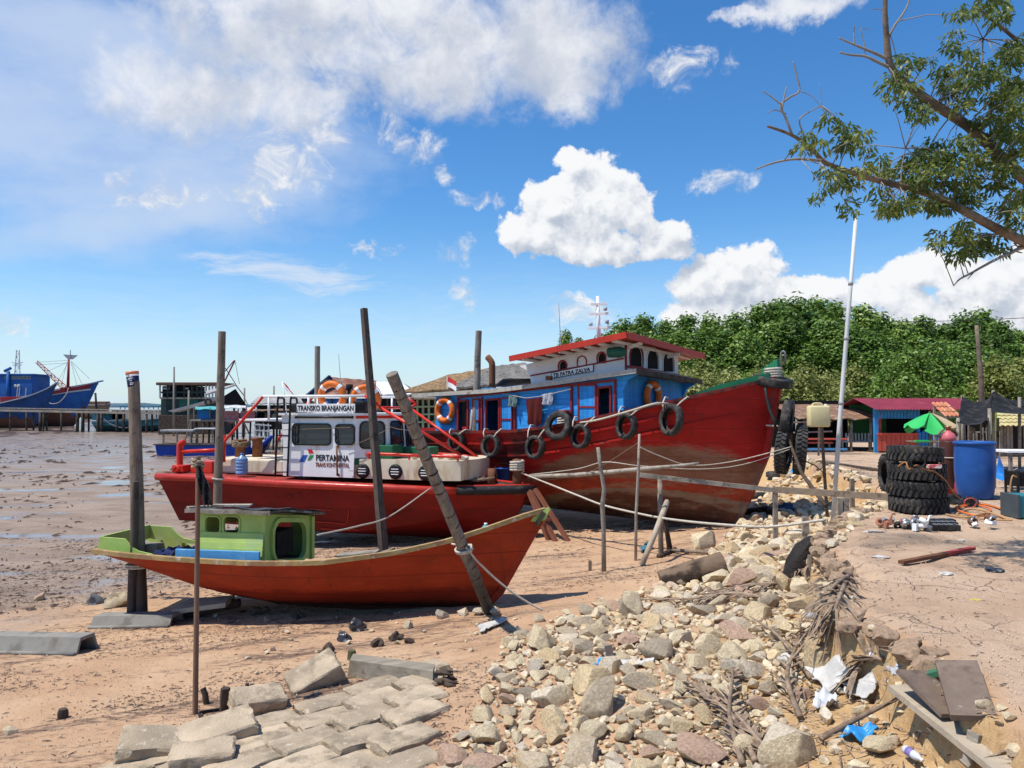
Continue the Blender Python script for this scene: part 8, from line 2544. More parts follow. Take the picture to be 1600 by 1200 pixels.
for px,py,s_,rot,lab in ((486,1078,1.0,(.5,-.45,.4),'tipped concrete block leaning on the pavement edge'),(235,1200,1.15,(.15,.1,.3),'thick concrete block at the lower left of the pavement'),(330,1180,1.15,(.2,-.15,.5),'pale sunlit concrete block beside the thick one'),(395,1120,.9,(.3,.1,.6),'mossy concrete block sunk in the sand by the stumps'),(305,1216,.9,(.1,0,.3),'half visible concrete block at the bottom edge')):
 g_ = G(px,py); o = bpy.data.objects.new('concrete_block',BKM[px % 6]); COL.objects.link(o); o.location = g_ + Vector((0,.12,.08)); o.rotation_euler = rot; o.scale = (s_,s_,s_ * 1.2); tag(o,lab,'block','loose concrete blocks')
# ================================================================== BEACH OBJECTS
def gz(x,y):
 return hz(x,y)
CONCG = lib('grey concrete gutter',(0.25,0.235,0.205),.9,.2,3,(0.17,0.155,0.13),3,.5,.68,(0.20,0.21,0.10),5,.64,.75,bump=.4,bscale=50)
def gutter(label,pa,pb,wid,hgt):
 a,b = G(*pa),G(*pb)
 t = thing('gutter_channel',label,'gutter',a)
 d = b - a; L_ = d.length; u = d.normalized(); s_ = Vector((-u.y,u.x,0)).normalized()
 prof = [(-.02,.03),(0,.03),(.02,.06),(wid * .2,hgt),(wid * .8,hgt),(wid - .02,.06),(wid,.03),(wid + .02,.03),(wid + .02,0),(wid - .03,0),(wid * .76,hgt - .04),(wid * .24,hgt - .04),(.03,0),(-.02,0)]
 mb = MB(); mb.prism([s_ * x + Vector((0,0,z - .02)) for x,z in prof],d); mb.build('channel',CONCG,t,auto=30)
 mb = SM(); mb.tube([s_ * -.02 + Vector((0,0,.015)),d + s_ * -.02 + Vector((0,0,.015))],.025,7); mb.build('lip',CONCG,t)
gutter('grey upturned concrete gutter lying below the double pile',(140,982),(264,980),.34,.16)
gutter('greenish upturned concrete gutter at the far left',(-30,1020),(118,1024),.34,.20)
crumple('grey_basin','dark grey broken bowl lying left of the double pile','bowl',G(148,944),.12,.09,.10,lib('grey plastic',(0.12,0.125,0.13),.6),3)
crumple('sand_mound','small pale sand mound against the double pile foot','mound',G(185,946),.18,.16,.14,lib('pale sand mound',(0.36,0.29,0.19),.95,.2,8,bump=.6),4)
# weathered slab by the gutter
def log_thing(nm,label,cat,pts,rr,m_,seg=9,wob=.14,extra=None):
 o = Vector(pts[0]); t = thing(nm,label,cat,o)
 mb = SM(); mb.tube([Vector(p) - o for p in pts],rr,seg,wob=wob); mb.build('wood',m_,t,auto=45)
 return t
a,b = G(268,972),G(352,966)
mb = MB(); mb.prism([a + Vector((0,0,.16)),b + Vector((0,0,.20)),b + Vector((.0,.35,.22)),a + Vector((.05,.42,.2))],(0,0,-.06)); tag(mb.build('wood_slab',lib('bleached slab wood',(0.37,0.315,0.235),.9,.2,6,(0.2,.16,.115),7)),'bleached wood slab propped up next to the grey gutter','slab')
stick('black charred log end under the bleached wood slab',[a + Vector((.1,.2,.02)),a.lerp(b,.6) + Vector((0,.2,.1)),b + Vector((.1,.25,.14))],[.07,.08,.06],DKWOOD,nm='charred_log',cat='log')
# stumps and rubber ring
for px,py,hpx,w_,lean,lab in ((352,1112,36,9,0,'thick short dark stump at the left of the block pavement'),(325,1100,24,5,-.35,'thin leaning dark stump beside the long thin stake'),(392,1092,22,5,.1,'dark broken stump at the pavement corner'),(386,1095,26,4,0,'slim dark stump just left of the pavement corner'),(98,1122,14,8,0,'squat dark stump on the open sand at left'),(1148,1,0,0,0,'')):
 if not lab:
  continue
 g_ = G(px,py); h_ = W(hpx,g_.y); r = W(w_,g_.y)
 log_thing('stump',lab,'stump',[g_ - Vector((0,0,.1)),g_ + Vector((lean * h_ * .5,0,h_ * .6)),g_ + Vector((lean * h_,0,h_))],[r,r * .95,r * .8],DKWOOD)
g_ = G(336,1118)
mb = SM(); mb.tube([g_ + Vector((.13 * math.cos(k * .42),.10 * math.sin(k * .42),.015 + .01 * math.sin(k))) for k in range(15)],.012,6,closed=True); tag(mb.build('rubber_ring',BLACK),'thin black rubber ring lying by the thick dark stump','ring')
# split log plank lying on the block pavement
a,b = G(543,1058),G(676,1072)
t = thing('split_log','weathered split log with rotten dark end lying above the blocks','log',a)
mb = MB(); d = b - a; mb.prism([Vector((0,0,0)),d + Vector((0,0,0)),d + Vector((0,.02,.12)),Vector((.02,0,.16))],(0,.16,.01)); mb.build('plank',lib('grey plank wood',(0.25,0.215,0.165),.9,.25,5,(0.13,0.11,.085),6,stretch=(.4,2,2)),t)
for k in range(14):
 mb = MB(); p = d * (1 + .012 * k) + Vector((0,rng.uniform(0,.15),rng.uniform(0,.1))); mb.use(0,True); mb.tube([p,p + Vector((rng.uniform(.05,.13),rng.uniform(-.05,.05),rng.uniform(-.05,.03)))],[.03,.008],5); mb.build('rotten_end',DKWOOD,t)
g_ = G(550,1030); log_thing('stump','small mossy stump behind the split log','stump',[g_ - Vector((0,0,.05)),g_ + Vector((0,0,.09))],[.05,.04],lib('mossy wood',(0.10,0.10,0.05),.9))
for px,py,w_,lab in ((557,985,13,'lump of black charcoal on the sand under the red hull'),(537,1001,10,'dark burnt wood piece left of the charcoal lump'),(590,1010,10,'small dark weed clump on the open sand'),(640,1005,7,'upright black chip standing in the sand'),(618,1000,10,'purple grey weed clump on the sand'),(466,965,8,'black pebble in the shadow edge of the small boat'),(400,960,10,'violet scrap in the shadow of the small boat'),(512,1022,11,'purple shell like lump on the sand')):
 g_ = G(px,py); r = W(w_,g_.y); crumple('charcoal_lump',lab,'lump',g_,r,r * .8,r * .9,BAGB if 'charcoal' in lab else DKWOOD,px)
# big log and charred stump by the rubble
a,b = G(1032,918),G(1134,905)
log_thing('driftwood_log','big brown driftwood log lying at the top of the rubble','log',[a + Vector((0,0,.10)),a.lerp(b,.5) + Vector((0,.05,.15)),b + Vector((0,.1,.2))],[.11,.13,.14],lib('brown log',(0.19,0.13,0.085),.9,.3,4,(0.05,.035,.025),4,.48,.62,bump=.8,bscale=16,stretch=(.5,1,1)))
a = G(1232,905)
t = log_thing('charred_stump','big charred black stump leaning at the bank corner','stump',[a,P(1248,880,a.y + .05),P(1262,862,a.y + .15),P(1270,845,a.y + .25)],[.10,.15,.14,.09],lib('charred wood',(0.022,0.018,0.016),.8,.4,6,(0.12,.085,.06),5,.52,.66,bump=1.0,bscale=14,bdist=.03),wob=.28)
g_ = G(1262,905); log_thing('peg','brown wooden peg standing before the charred stump','peg',[g_ - Vector((0,0,.1)),g_ + Vector((.03,0,W(36,g_.y)))],[.035,.03],WOOD)
g_ = G(1262,850)
mb = MB(); p0 = g_; mb.prism([p0 + Vector((-.08,0,-.05)),p0 + Vector((.12,0,-.05)),p0 + Vector((.03,0,.22)),p0 + Vector((.02,0,.42)),p0 + Vector((-.07,0,.42))],(0,.05,0)); tag(mb.build('sawn_board',GREYWOOD),'grey sawn board standing upright in the rubble left of the white pole','board')
g_ = G(957,1038); mb = MB(); mb.beam(g_ - Vector((0,0,.05)),g_ + Vector((-.04,0,.17)),.065,.045); tag(mb.build('peg',lib('grey brown peg',(0.24,0.19,0.15),.9)),'flat grey peg standing in the middle of the rubble','peg')
g_ = G(922,892); mb = MB(); mb.beam(g_ - Vector((0,0,.05)),g_ + Vector((0,0,.16)),.05,.04); tag(mb.build('peg',WOOD),'tiny peg in the sand left of the knobbly stick','peg')
# dry palm fronds
FROND = lib('dry palm frond',(0.27,0.195,0.135),.85,.3,8,(0.15,.10,.07),9,.5,.62,(0.42,.35,.27),14,.58,.7,bump=.3,rnd=.2)
def frond(label,pix,lift,n=26,ll=.34,seed=0,dens=1.0):
 r0 = random.Random(seed)
 pts = smooth_path([G(*p) + Vector((0,0,.04 + .4 * lift * math.sin(math.pi * i / (len(pix) - 1)) + (.03 if i else 0))) for i,p in enumerate(pix)],5)
 o = Vector(pts[0]); t = thing('dry_palm_frond',label,'palm frond',o,0,'dry palm fronds on the rubble')
 mb = SM(); m_ = len(pts); mb.tube([p - o for p in pts],[.022 * (1 - .75 * i / (m_ - 1)) for i in range(m_)],6); mb.build('midrib',FROND,t)
 mb = MB()
 for k in range(n):
  i = int((.12 + .85 * k / n) * (m_ - 1)); p = pts[i]; d = (pts[min(i + 1,m_ - 1)] - pts[i - 1]).normalized()
  for sg in (-1,1):
   if r0.random() > dens:
    continue
   side = Vector((-d.y,d.x,0)) * sg
   q = (d * .8 + side * r0.uniform(.25,.7) + Vector((0,0,r0.uniform(-.2,.10)))).normalized()
   L_ = ll * r0.uniform(.6,1.2); w_ = r0.uniform(.006,.012)
   e = p + q * L_; e.z = max(e.z - .06,hz(e.x,e.y) + .02)
   m1 = p.lerp(e,.5) + Vector((0,0,.03)); wv = q.cross(Vector((0,0,1))).normalized() * w_
   mb.add([p - wv - o,p + wv - o,m1 + wv * 1.2 - o,m1 - wv * 1.2 - o,e - o,m1 + Vector((0,0,-.01)) - o],[(0,1,2,3),(3,2,4),(0,3,5),(1,5,2)])
 lo = mb.build('leaflets',FROND,t,fix=False); lo['kind'] = 'stuff'
fl = [([(1215,945),(1150,940),(1080,948),(1000,946)],.06,'long dry frond lying flat along the top of the rubble'),([(1240,918),(1170,928),(1090,944)],.08,'dry frond lying just above the long flat one'),([(1330,905),(1300,940),(1275,990),(1262,1010)],.10,'dry frond hanging down the bank below the charred stump'),
      ([(1322,915),(1310,960),(1290,1005)],.08,'second dry frond down the bank nearest the clay edge'),([(1290,900),(1290,950),(1300,1010)],.08,'tangled dry frond in the bank corner'),([(1268,1068),(1215,1015),(1172,975)],.12,'dark frond stem reaching up left among the rubble'),
      ([(1180,1200),(1150,1150),(1105,1105),(1088,1085)],.06,'dry frond fanning down to the bottom edge of the rubble'),([(1160,1205),(1140,1140),(1145,1080),(1142,1036)],.10,'dry frond rising straight among the lower rubble'),([(1205,1195),(1170,1160),(1130,1110)],.05,'short dry frond at the lower right of the rubble'),
      ([(1282,1165),(1340,1145),(1400,1120),(1420,1108)],.04,'dark frond stem lying by the blue plastic'),([(1380,1040),(1350,1055),(1330,1085)],.03,'small brown frond litter under the bank'),([(1200,905),(1245,905),(1300,890)],.06,'dry frond lying left of the charred stump'),([(1250,1130),(1230,1080),(1248,1020),(1250,985)],.10,'dark twiggy frond standing before the green grey rocks')]
for k,(pix,lift,lab) in enumerate(fl):
 frond(lab,pix,lift,24 if k not in (5,9) else 10,.36 if k < 5 else .28,k,.95 if k not in (5,9,12) else .5)
# rubbish
PLW = lib('white plastic sheet',(0.52,0.50,0.46),.5,.2,8,(0.32,.27,.21),7,.52,.66,bump=.3,bscale=16)
PLB = lib('blue plastic sheet',(0.03,0.25,0.58),.4,.1,8,(0.12,.4,.7),9,.55,.68,bump=.4,bscale=14)
PLC = lib('clear plastic',(0.55,0.57,0.60),.25,.1,8,bump=.3)
def GS_(px,py):
 g_ = G(px,py)
 g_.z = sum(hz(g_.x + a,g_.y + b) for a,b in ((-.08,-.08),(.08,-.08),(.08,.08),(-.08,.08),(0,0))) / 5
 return g_
def sheet(label,poly_,m_,nm='plastic_sheet',amp=.03,seed=0):
 r0 = random.Random(seed)
 (x0,y0),(x1,y1),(x2,y2),(x3,y3) = poly_
 rows = []
 for i in range(11):
  u = i / 10; r_ = []
  for k in range(9):
   v = k / 8
   px = (x0 * (1 - u) + x1 * u) * (1 - v) + (x3 * (1 - u) + x2 * u) * v; py = (y0 * (1 - u) + y1 * u) * (1 - v) + (y3 * (1 - u) + y2 * u) * v
   e = (1 - (2 * u - 1) ** 4) * (1 - (2 * v - 1) ** 4)
   g_ = GS_(px + r0.uniform(-1,1) * (1.5 - e),py + r0.uniform(-.7,.7) * (1.5 - e))
   r_.append(g_ + Vector((0,0,.035 + amp * (math.sin(u * 7 + v * 4 + seed) + math.sin(v * 9 - u * 5 + 2 * seed)) * .45 + amp * r0.uniform(-.12,.2) + amp * .3)))
  rows.append(r_)
 mb = SM(); mb.shell(rows,(0,0,-.006)); return tag(mb.build(nm,m_,auto=75),label,'plastic sheet','plastic rubbish below the bank')
sheet('white plastic sheet spread below the large tan rock by the bank',((1258,1058),(1320,1062),(1334,1082),(1292,1090)),PLW,amp=.03,seed=1)
sheet('white plastic sheet lying left of the large tan rock',((1200,1024),(1236,1032),(1240,1052),(1222,1044)),PLW,amp=.03,seed=2)
sheet('white torn strip trailing right of the white sheets',((1318,1084),(1370,1096),(1368,1104),(1325,1098)),PLW,amp=.02,seed=3)
sheet('crumpled clear white bag beside the green grey rocks',((1275,1094),(1305,1092),(1308,1110),(1270,1116)),PLC,amp=.05,seed=4)
sheet('bright blue plastic bag lying in the sand before the bank',((1310,1158),(1352,1142),(1374,1156),(1350,1170)),PLB,amp=.04,seed=5)
sheet('long white plastic strip lying among the middle rubble',((965,1040),(1022,1036),(1020,1044),(968,1050)),PLW,amp=.02,seed=6)
sheet('small blue scrap in the weeds of the middle rubble',((922,1038),(940,1036),(938,1046),(924,1050)),PLB,amp=.02,seed=7)
sheet('white scrap on the sand right of the leaning palm trunk',((745,984),(790,968),(792,974),(752,992)),PLW,amp=.015,seed=8)
sheet('bluish scrap of net on the sand under the tug bow',((998,858),(1014,850),(1020,858),(1004,866)),lib('blue net',(0.05,0.16,0.2),.9),amp=.03,seed=9)
sheet('crumpled silver bag lying on top of the bank slope',((1384,1042),(1420,1036),(1424,1054),(1392,1058)),PLC,amp=.05,seed=10)
sheet('blue plastic bag beyond the white pole by the lying tyre',((1232,742),(1250,736),(1250,744),(1236,750)),PLB,amp=.06,seed=11)
def bottle(label,px,py,ang,m_,cap,r=.03,L_=.2,band=None):
 g_ = G(px,py); t = thing('plastic_bottle',label,'bottle',g_ + Vector((0,0,r + .03)),0,None)
 t.rotation_euler = (R(90),R(8),R(ang))
 mb = SM(); mb.lathe([(0,0),(r * .9,0),(r,.01),(r,L_ * .62),(r * .85,L_ * .74),(r * .36,L_ * .9),(r * .36,L_),(0,L_)],seg=14); mb.build('body',m_,t)
 mb = SM(); mb.lathe([(r * .42,L_ * .93),(r * .42,L_ * 1.02),(0,L_ * 1.02)],seg=10); mb.build('cap',cap,t)
 if band:
  mb = SM(); mb.lathe([(r * 1.03,L_ * .2),(r * 1.03,L_ * .5)],seg=14); mb.build('label_band',band,t)
bottle('plastic bottle with red label lying below the bank lip',1358,1040,70,PLC,ORANGE,band=REDCLOTH)
bottle('clear bottle with violet label at the bottom edge near the pointed rock',1414,1186,10,PLC,WHITE,r=.024,L_=.14,band=lib('violet label',(0.22,0.17,0.42),.5))
bottle('yellow plastic bottle lying among the fronds',1232,982,60,lib('pale yellow plastic',(0.62,0.52,0.22),.4),WHITE,r=.022,L_=.14)
bottle('white plastic cup lying beside the yellow bottle',1258,972,80,PLC,PLC,r=.03,L_=.12)
bottle('orange bottle lying by the weeds in the middle rubble',925,1066,100,lib('orange plastic',(0.65,0.28,0.03),.4),WHITE,r=.02,L_=.1)
# planks at the lower right
def board(nm,label,quad_,z0,th,m_,dz_=(0,0,0,0)):
 vs = [G(px,py) for px,py in quad_]
 vs = [Vector((p.x,p.y,p.z + z0 + d)) for p,d in zip(vs,dz_)]
 mb = MB(); mb.prism(vs,(0,0,-th)); return tag(mb.build(nm,m_),label,'board','old boards at the foot of the bank')
PLK = lib('pale sawn plank',(0.40,0.335,0.25),.85,.15,4,(0.30,0.24,.175),7,.52,.68,(0.20,.15,.11),16,.64,.7,bump=.4,bscale=40)
BRD = lib('brown old board',(0.17,0.125,0.095),.8,.25,4,(0.11,.08,.06),5,.5,.64,(0.36,.32,.28),12,.62,.7,bump=.4)
def rboard(nm,label,pA,pB,wid,th,z0,m_,tilt=0.0,grp='old boards at the foot of the bank'):
 a,b = Vector(pA),Vector(pB)
 mb = MB(); d = (b - a).normalized(); up = Vector((math.sin(tilt) * d.y,-math.sin(tilt) * d.x,math.cos(tilt))); mb.beam(a + Vector((0,0,z0)),b + Vector((0,0,z0)),wid,th,up=up); return tag(mb.build(nm,m_),label,'board',grp)
rboard('long_plank','long pale sawn plank running down to the bottom right corner',P(1408,1074,4.6),P(1620,1240,3.5),.16,.035,0,PLK)
rboard('old_board','flat brown board between the long plank and the tilted board',P(1424,1052,4.5),P(1496,1122,4.15),.20,.025,.01,BRD,-.1)
rboard('old_board','large grey brown board tilted on top of the other boards',P(1494,1044,4.35),P(1522,1132,3.95),.21,.035,.03,BRD,.12)
rboard('green_board','narrow green painted board behind the tilted board',P(1450,1054,4.5),P(1508,1040,4.4),.08,.03,.0,lib('faded green board',(0.05,0.16,0.09),.7))
rboard('old_board','dark board end sticking out right of the tilted board',P(1530,1112,4.15),P(1574,1126,4.05),.12,.03,.0,BRD)
g_ = P(1518,1200,3.95); g_.z = hz(g_.x,g_.y)
log_thing('stake','thick grey split stake at the bottom right corner','stake',[g_ - Vector((0,0,.1)),P(1520,1180,3.95),P(1526,1144,3.95)],[.05,.045,.042],GREYWOOD)
log_thing('stake','shorter grey stake left of the thick split stake','stake',[g_ + Vector((-.06,-.05,-.1)),P(1514,1190,3.9),P(1516,1166,3.9)],[.03,.03,.026],GREYWOOD)
# lumps of baked earth along the lip of the bank
LUMP = lib('baked earth lump',(0.47,0.325,0.215),.95,.2,4,(0.34,0.225,.14),5,.5,.68,(0.52,.40,.29),12,.6,.7,bump=.8,bscale=30,bdist=.02,rnd=.1)
LM = []
for k in range(6):
 co,fa = rock_np(500 + k,4,cuts=9,squash=(1,.88,.8))
 for f_,a_ in ((3.1,.05),(6.3,.05),(13,.035),(27,.025)):
  co = co * (1 + a_ * (np.sin(co[:,0:1] * f_ + k) * np.sin(co[:,1:2] * f_ * 1.1 + 2 * k) + np.sin(co[:,2:3] * f_ * .9 + k) * np.sin(co[:,0:1] * f_ * 1.3)))
 co[:,2] = np.minimum(co[:,2],.42 + .05 * np.sin(co[:,0] * 7) * np.sin(co[:,1] * 6))
 me = bpy.data.meshes.new('earth_lump'); me.from_pydata(co.tolist(),[],fa.tolist()); me.materials.append(LUMP); me.polygons.foreach_set('use_smooth',[True] * len(fa)); LM.append(me)
lk = random.Random(3)
nl = 0
for i in range(len(EDGE) - 1):
 (ax,ay),(bx_,by_) = EDGE[i],EDGE[i + 1]
 if ay < 4.3 or ay > 10:
  continue
 L_ = math.hypot(bx_ - ax,by_ - ay); n_ = int(L_ / .11)
 for k in range(n_):
  u = (k + lk.random() * .6) / n_
  x,y = ax + (bx_ - ax) * u + lk.uniform(-.17,-.03),ay + (by_ - ay) * u
  r = lk.uniform(.05,.115)
  o = bpy.data.objects.new('earth_lump',LM[nl % 6]); COL.objects.link(o); o.parent = ground
  o.location = (x,y,1.715 - r * lk.uniform(.32,.6)); o.scale = (r,r * 1.1,r * lk.uniform(.8,1.2)); o.rotation_euler = (lk.uniform(-.3,.3),lk.uniform(-.3,.3),lk.uniform(0,6)); nl += 1
# things lying on the bank top
a,b = G(1408,884),G(1520,862)
mb = MB(); mb.beam(a + Vector((0,0,.03)),a.lerp(b,.6) + Vector((0,0,.03)),.06,.03); mb.use(1); mb.beam(a.lerp(b,.6) + Vector((0,0,.03)),b + Vector((0,0,.035)),.06,.03); tag(mb.build('batten',[RUST,lib('red batten paint',(0.42,0.06,0.045),.7)]),'long brown and red batten lying on the bank top','batten')
SCR = lib('scrap metal',(0.42,0.42,0.42),.4,.3,8,(0.1,.09,.085),9,.5,.62,metal=.6,bump=.3)
def scrap(label,px,py,n,sz,mats,seed):
 r0 = random.Random(seed); g_ = G(px,py); t = thing('scrap_heap',label,'scrap',g_)
 for k in range(n):
  c_ = Vector((r0.uniform(-sz,sz),r0.uniform(-sz * .6,sz * .6),r0.uniform(.02,.10)))
  mb = MB()
  typ = k % 3
  if typ == 0:
   mb.box(c_,(r0.uniform(.04,.12),r0.uniform(.03,.08),r0.uniform(.03,.09)),(r0.uniform(-.5,.5),r0.uniform(-.5,.5),r0.uniform(0,3)))
  elif typ == 1:
   mb.use(0,True); mb.lathe([(.03,0),(.055,.01),(.055,.05),(.03,.06),(.02,.03)],c_,12,closed=True,M=Euler((r0.uniform(-1.4,1.4),r0.uniform(-1,1),0)).to_matrix())
  else:
   mb.use(0,True); e = c_ + Vector((r0.uniform(-.15,.15),r0.uniform(-.1,.1),r0.uniform(-.03,.1))); mb.tube([c_,c_.lerp(e,.5) + Vector((0,0,.05)),e],.012,6)
  mb.build(('metal_block','metal_ring','bent_pipe')[typ],mats[k % len(mats)],t)
scrap('heap of scrap metal and bricks lying left in front of the tyre stack',1412,826,22,.24,[SCR,lib('brick scrap',(0.38,0.16,0.10),.9),BLACK,SCR],1)
scrap('small silver scrap pieces left of the black battery plates',1440,830,8,.12,[SCR,WHITE],2)
scrap('rusty and white scrap parts lying right of the black battery plates',1534,826,10,.14,[WHITE,RUST,SCR],3)
g_ = G(1474,828); t = thing('battery_plates','stack of flat black battery cases lying on the bank','battery',g_)
for k in range(3):
 mb = MB(); mb.rbox((-.17 + k * .03,-.10 + k * .1,.005 + k * .025),(.16 + k * .03,.0 + k * .1,.07 + k * .02),.008); c_ = mb.build('case',BLACK,t)
 for q in range(5):
  mb = MB(); mb.rbox((-.15 + q * .06 + k * .03,-.09 + k * .1,.072 + k * .02),(-.11 + q * .06 + k * .03,-.02 + k * .1,.082 + k * .02),.003); mb.build('cell_cap',SCR,c_)
# hoses on the ground
HOSE = lib('yellow brown hose',(0.42,0.24,0.11),.6,.15,5)
for lab,pix in (('tan hose looping on the bank right of the tyres',[(1478,806),(1510,812),(1545,806),(1575,814),(1560,808),(1520,800),(1495,806),(1530,814),(1582,818)]),('orange hose curling on the bank below the drum',[(1490,798),(1520,792),(1548,800),(1530,808),(1500,802),(1495,796),(1535,790),(1570,800)]),('pale hose running from the drum foot to the teal machine',[(1500,776),(1530,786),(1560,796),(1590,802)])):
 mb = SM(); mb.tube(smooth_path([G(*p) + Vector((0,0,.02 + .01 * (i % 3))) for i,p in enumerate(pix)],6),.012,6); tag(mb.build('hose',HOSE if 'tan' in lab else ORANGE if 'orange' in lab else lib('pale hose',(0.5,0.42,0.32),.6)),lab,'hose','hoses on the bank')
crumple('welding_mask','black welding mask lying against the tyre stack','mask',G(1490,788),.12,.10,.12,BLACK,5)
crumple('grinder_bag','grey black tool bag with red strap lying below the gas bottle','bag',G(1512,792),.12,.09,.11,BAGB,6)
mb = SM(); c_ = G(1510,792) + Vector((0,-.05,.07)); mb.tube([c_ + Vector((.09 * math.cos(k * .5),-.05,.07 * math.sin(k * .5))) for k in range(12)],.009,5,closed=True); tag(mb.build('coiled_cable',lib('red cable',(0.5,0.09,0.07),.5)),'red cable coil on the grey black tool bag','cable')
mb = MB(); mb.rbox(P(1478,772,11.2),P(1492,764,11.2) + Vector((0,.08,0)),.01); tag(mb.build('red_tool',REDPIPE),'red tool case wedged between the tyre stack and the gas bottle','tool')
g_ = G(1612,812)
wm = thing('welding_machine','teal welding machine box at the right edge of the bank','welding machine',g_)
TLM = lib('teal machine paint',(0.02,0.17,0.20),.5,.1)
mb = MB(); mb.rbox((-.17,0,.02),(.42,.35,.32),.015); wb = mb.build('case',TLM,wm)
mb = MB(); mb.rbox((-.19,-.012,.015),(-.15,.36,.33),.006); mb.build('front_frame',lib('dark grey frame',(0.07,0.09,0.1),.5),wb)
for k in range(5):
 mb = MB(); mb.rbox((-.10,-.006,.09 + k * .035),(.06,.003,.10 + k * .035),.001); mb.build('vent_slot',BLACK,wb)
mb = SM(); mb.lathe([(0,-.02),(.03,-.02),(.035,0),(0,0)],(.16,0,.2),12,'y'); mb.build('dial',WHITE,wb)
g2 = G(1622,790); fr = thing('steel_frame','black steel frame standing behind the teal welding machine','frame',g2 + Vector((0,.3,0)))
for x in (-.1,.5):
 for y in (0,.3):
  mb = MB(); mb.beam((x,y,0),(x,y,.5),.03,.03); mb.build('upright',BLACK,fr)
mb = MB(); mb.rbox((-.1,0,.25),(.5,.3,.48),.01); mb.build('engine_block',DARK,fr)
mb = SM(); mb.tube(smooth_path([(-.12,0,.4),(-.22,-.05,.42),(-.26,-.05,.2),(-.25,-.05,.0)],5),.012,6); mb.build('bent_wire',HOSE,fr)
for k,(px,py,m_,lab) in enumerate(((1555,893,BAGB,'black plastic scrap on the bank top at right'),(1480,898,PLW,'white paper scraps on the bank top'),(1376,872,PLW,'white scrap at the bank lip near the charred stump'),(1524,938,lib('yellow leaf',(0.6,.5,.1),.8),'yellow leaf lying on the cracked bank'),(1505,845,PLW,'small white scrap above the red batten'),(1365,832,PLW,'crumpled white scrap by the white pole foot'),(1305,822,PLW,'white plastic lump at the foot of the white pole'))):
 g_ = G(px,py); r = W(14 if k == 0 else 6 if k in (3,4) else 11,g_.y); crumple('litter',lab,'litter',g_,r,r * .7,r * .25,m_,20 + k)
tyre('old car tyre lying on the sand beyond the white pole',G(1215,746) + Vector((0,0,.08)),(R(90),0,0),.33,.17,.6)
tyre('half buried dark tyre lying behind the tug stem',G(1176,778) + Vector((0,0,.05)),(R(84),0,.4),.36,.18,.6)
crumple('blue_can','dark blue dented can lying in the rubble shadow','can',G(1228,800),.2,.14,.14,lib('dark blue can',(0.02,0.05,0.1),.5),8)
stick('dark driftwood log lying in the rubble left of the square post',[G(1150,806) + Vector((0,0,.06)),G(1200,803) + Vector((0,0,.1)),G(1232,812) + Vector((0,0,.08))],[.07,.08,.06],DKWOOD,nm='driftwood_log',cat='log')
# ================================================================== LITTER THAT NOBODY COULD COUNT
def scatter_sticks(nm,label,n,region,lmin,lmax,wmin,wmax,m_,seed,cat,zl=.006,flat=.5,pow_=1.0,dens=None):
 r0 = np.random.default_rng(seed)
 xs,ys = region(r0,n)
 z = height(xs,ys,True); d = edge_d(xs,ys)
 if dens is not None:
  keep = dens(r0,xs,ys,d); xs,ys,z,d = xs[keep],ys[keep],z[keep],d[keep]
 n = len(xs)
 L_ = lmin + (lmax - lmin) * r0.random(n) ** 2.5; w_ = r0.uniform(wmin,wmax,n); a = r0.normal(.25,.75,n)
 sc = np.clip(ys / 12,.8,4); L_ = L_ * sc; w_ = w_ * sc
 ux,uy = np.cos(a),np.sin(a)
 bendz = r0.uniform(0,.3,n) * w_
 c_ = np.stack([xs,ys,z + zl],1)
 u = np.stack([ux,uy,r0.normal(0,.10,n)],1) * (L_ / 2)[:,None]; v = np.stack([-uy,ux,np.zeros(n)],1) * (w_ / 2)[:,None]; up = np.stack([np.zeros(n),np.zeros(n),w_ * flat + bendz],1)
 vs = np.stack([c_ - u - v * .5,c_ - u + v * .5,c_ + v + up * .2,c_ + u * .98,c_ - v,c_ + up * 1.2],1).reshape(-1,3)
 base = np.arange(n)[:,None] * 6
 tris = np.concatenate([base + np.array(t_) for t_ in ((0,5,1),(1,5,2),(2,5,3),(3,5,4),(4,5,0))],0)
 me = bpy.data.meshes.new(nm); me.vertices.add(len(vs)); me.vertices.foreach_set('co',vs.ravel())
 me.loops.add(tris.size); me.polygons.add(len(tris)); me.loops.foreach_set('vertex_index',tris.ravel()); me.polygons.foreach_set('loop_start',np.arange(len(tris)) * 3)
 me.update(calc_edges=True); me.materials.append(m_)
 o = bpy.data.objects.new(nm,me); COL.objects.link(o); tag(o,label,cat,None,'stuff'); return o
def reg_beach(r0,n):
 y = 4.5 + 14 * r0.random(n) ** 1.4
 return r0.uniform(-1.0,.30,n) * (y + 1.5),y
def wrack_d(r0,x,y,d):
 f = fbm(x * .35 + y * .12,y * .9 - x * .2,77,4) + .5
 k = sstep(f,.42,.60) * sstep(d,1.6,3.2)
 return r0.random(len(x)) < k * .9 + .06 * (d > 1.2)
WRK = lib('dark tide wrack',(0.055,0.036,0.030),.9,.4,5,(0.13,0.085,.065),3,.5,.65,bump=0)
scatter_sticks('tide_wrack','dark twigs and weed strewn in bands over the beach',60000,reg_beach,.012,.13,.004,.013,WRK,1,'litter',dens=wrack_d)
def reg_mud(r0,n):
 y = 10 + 55 * r0.random(n) ** 1.6
 return r0.uniform(-.95,.1,n) * y,y
def mud_d(r0,x,y,d):
 f = fbm(x * .18,y * .45,88,4) + .5
 return r0.random(len(x)) < sstep(f,.38,.62) * (d > 7) * .85
scatter_sticks('mud_litter','dark sticks and leaves strewn over the wet mud',5000,reg_mud,.03,.30,.012,.04,WRK,2,'litter',dens=mud_d)
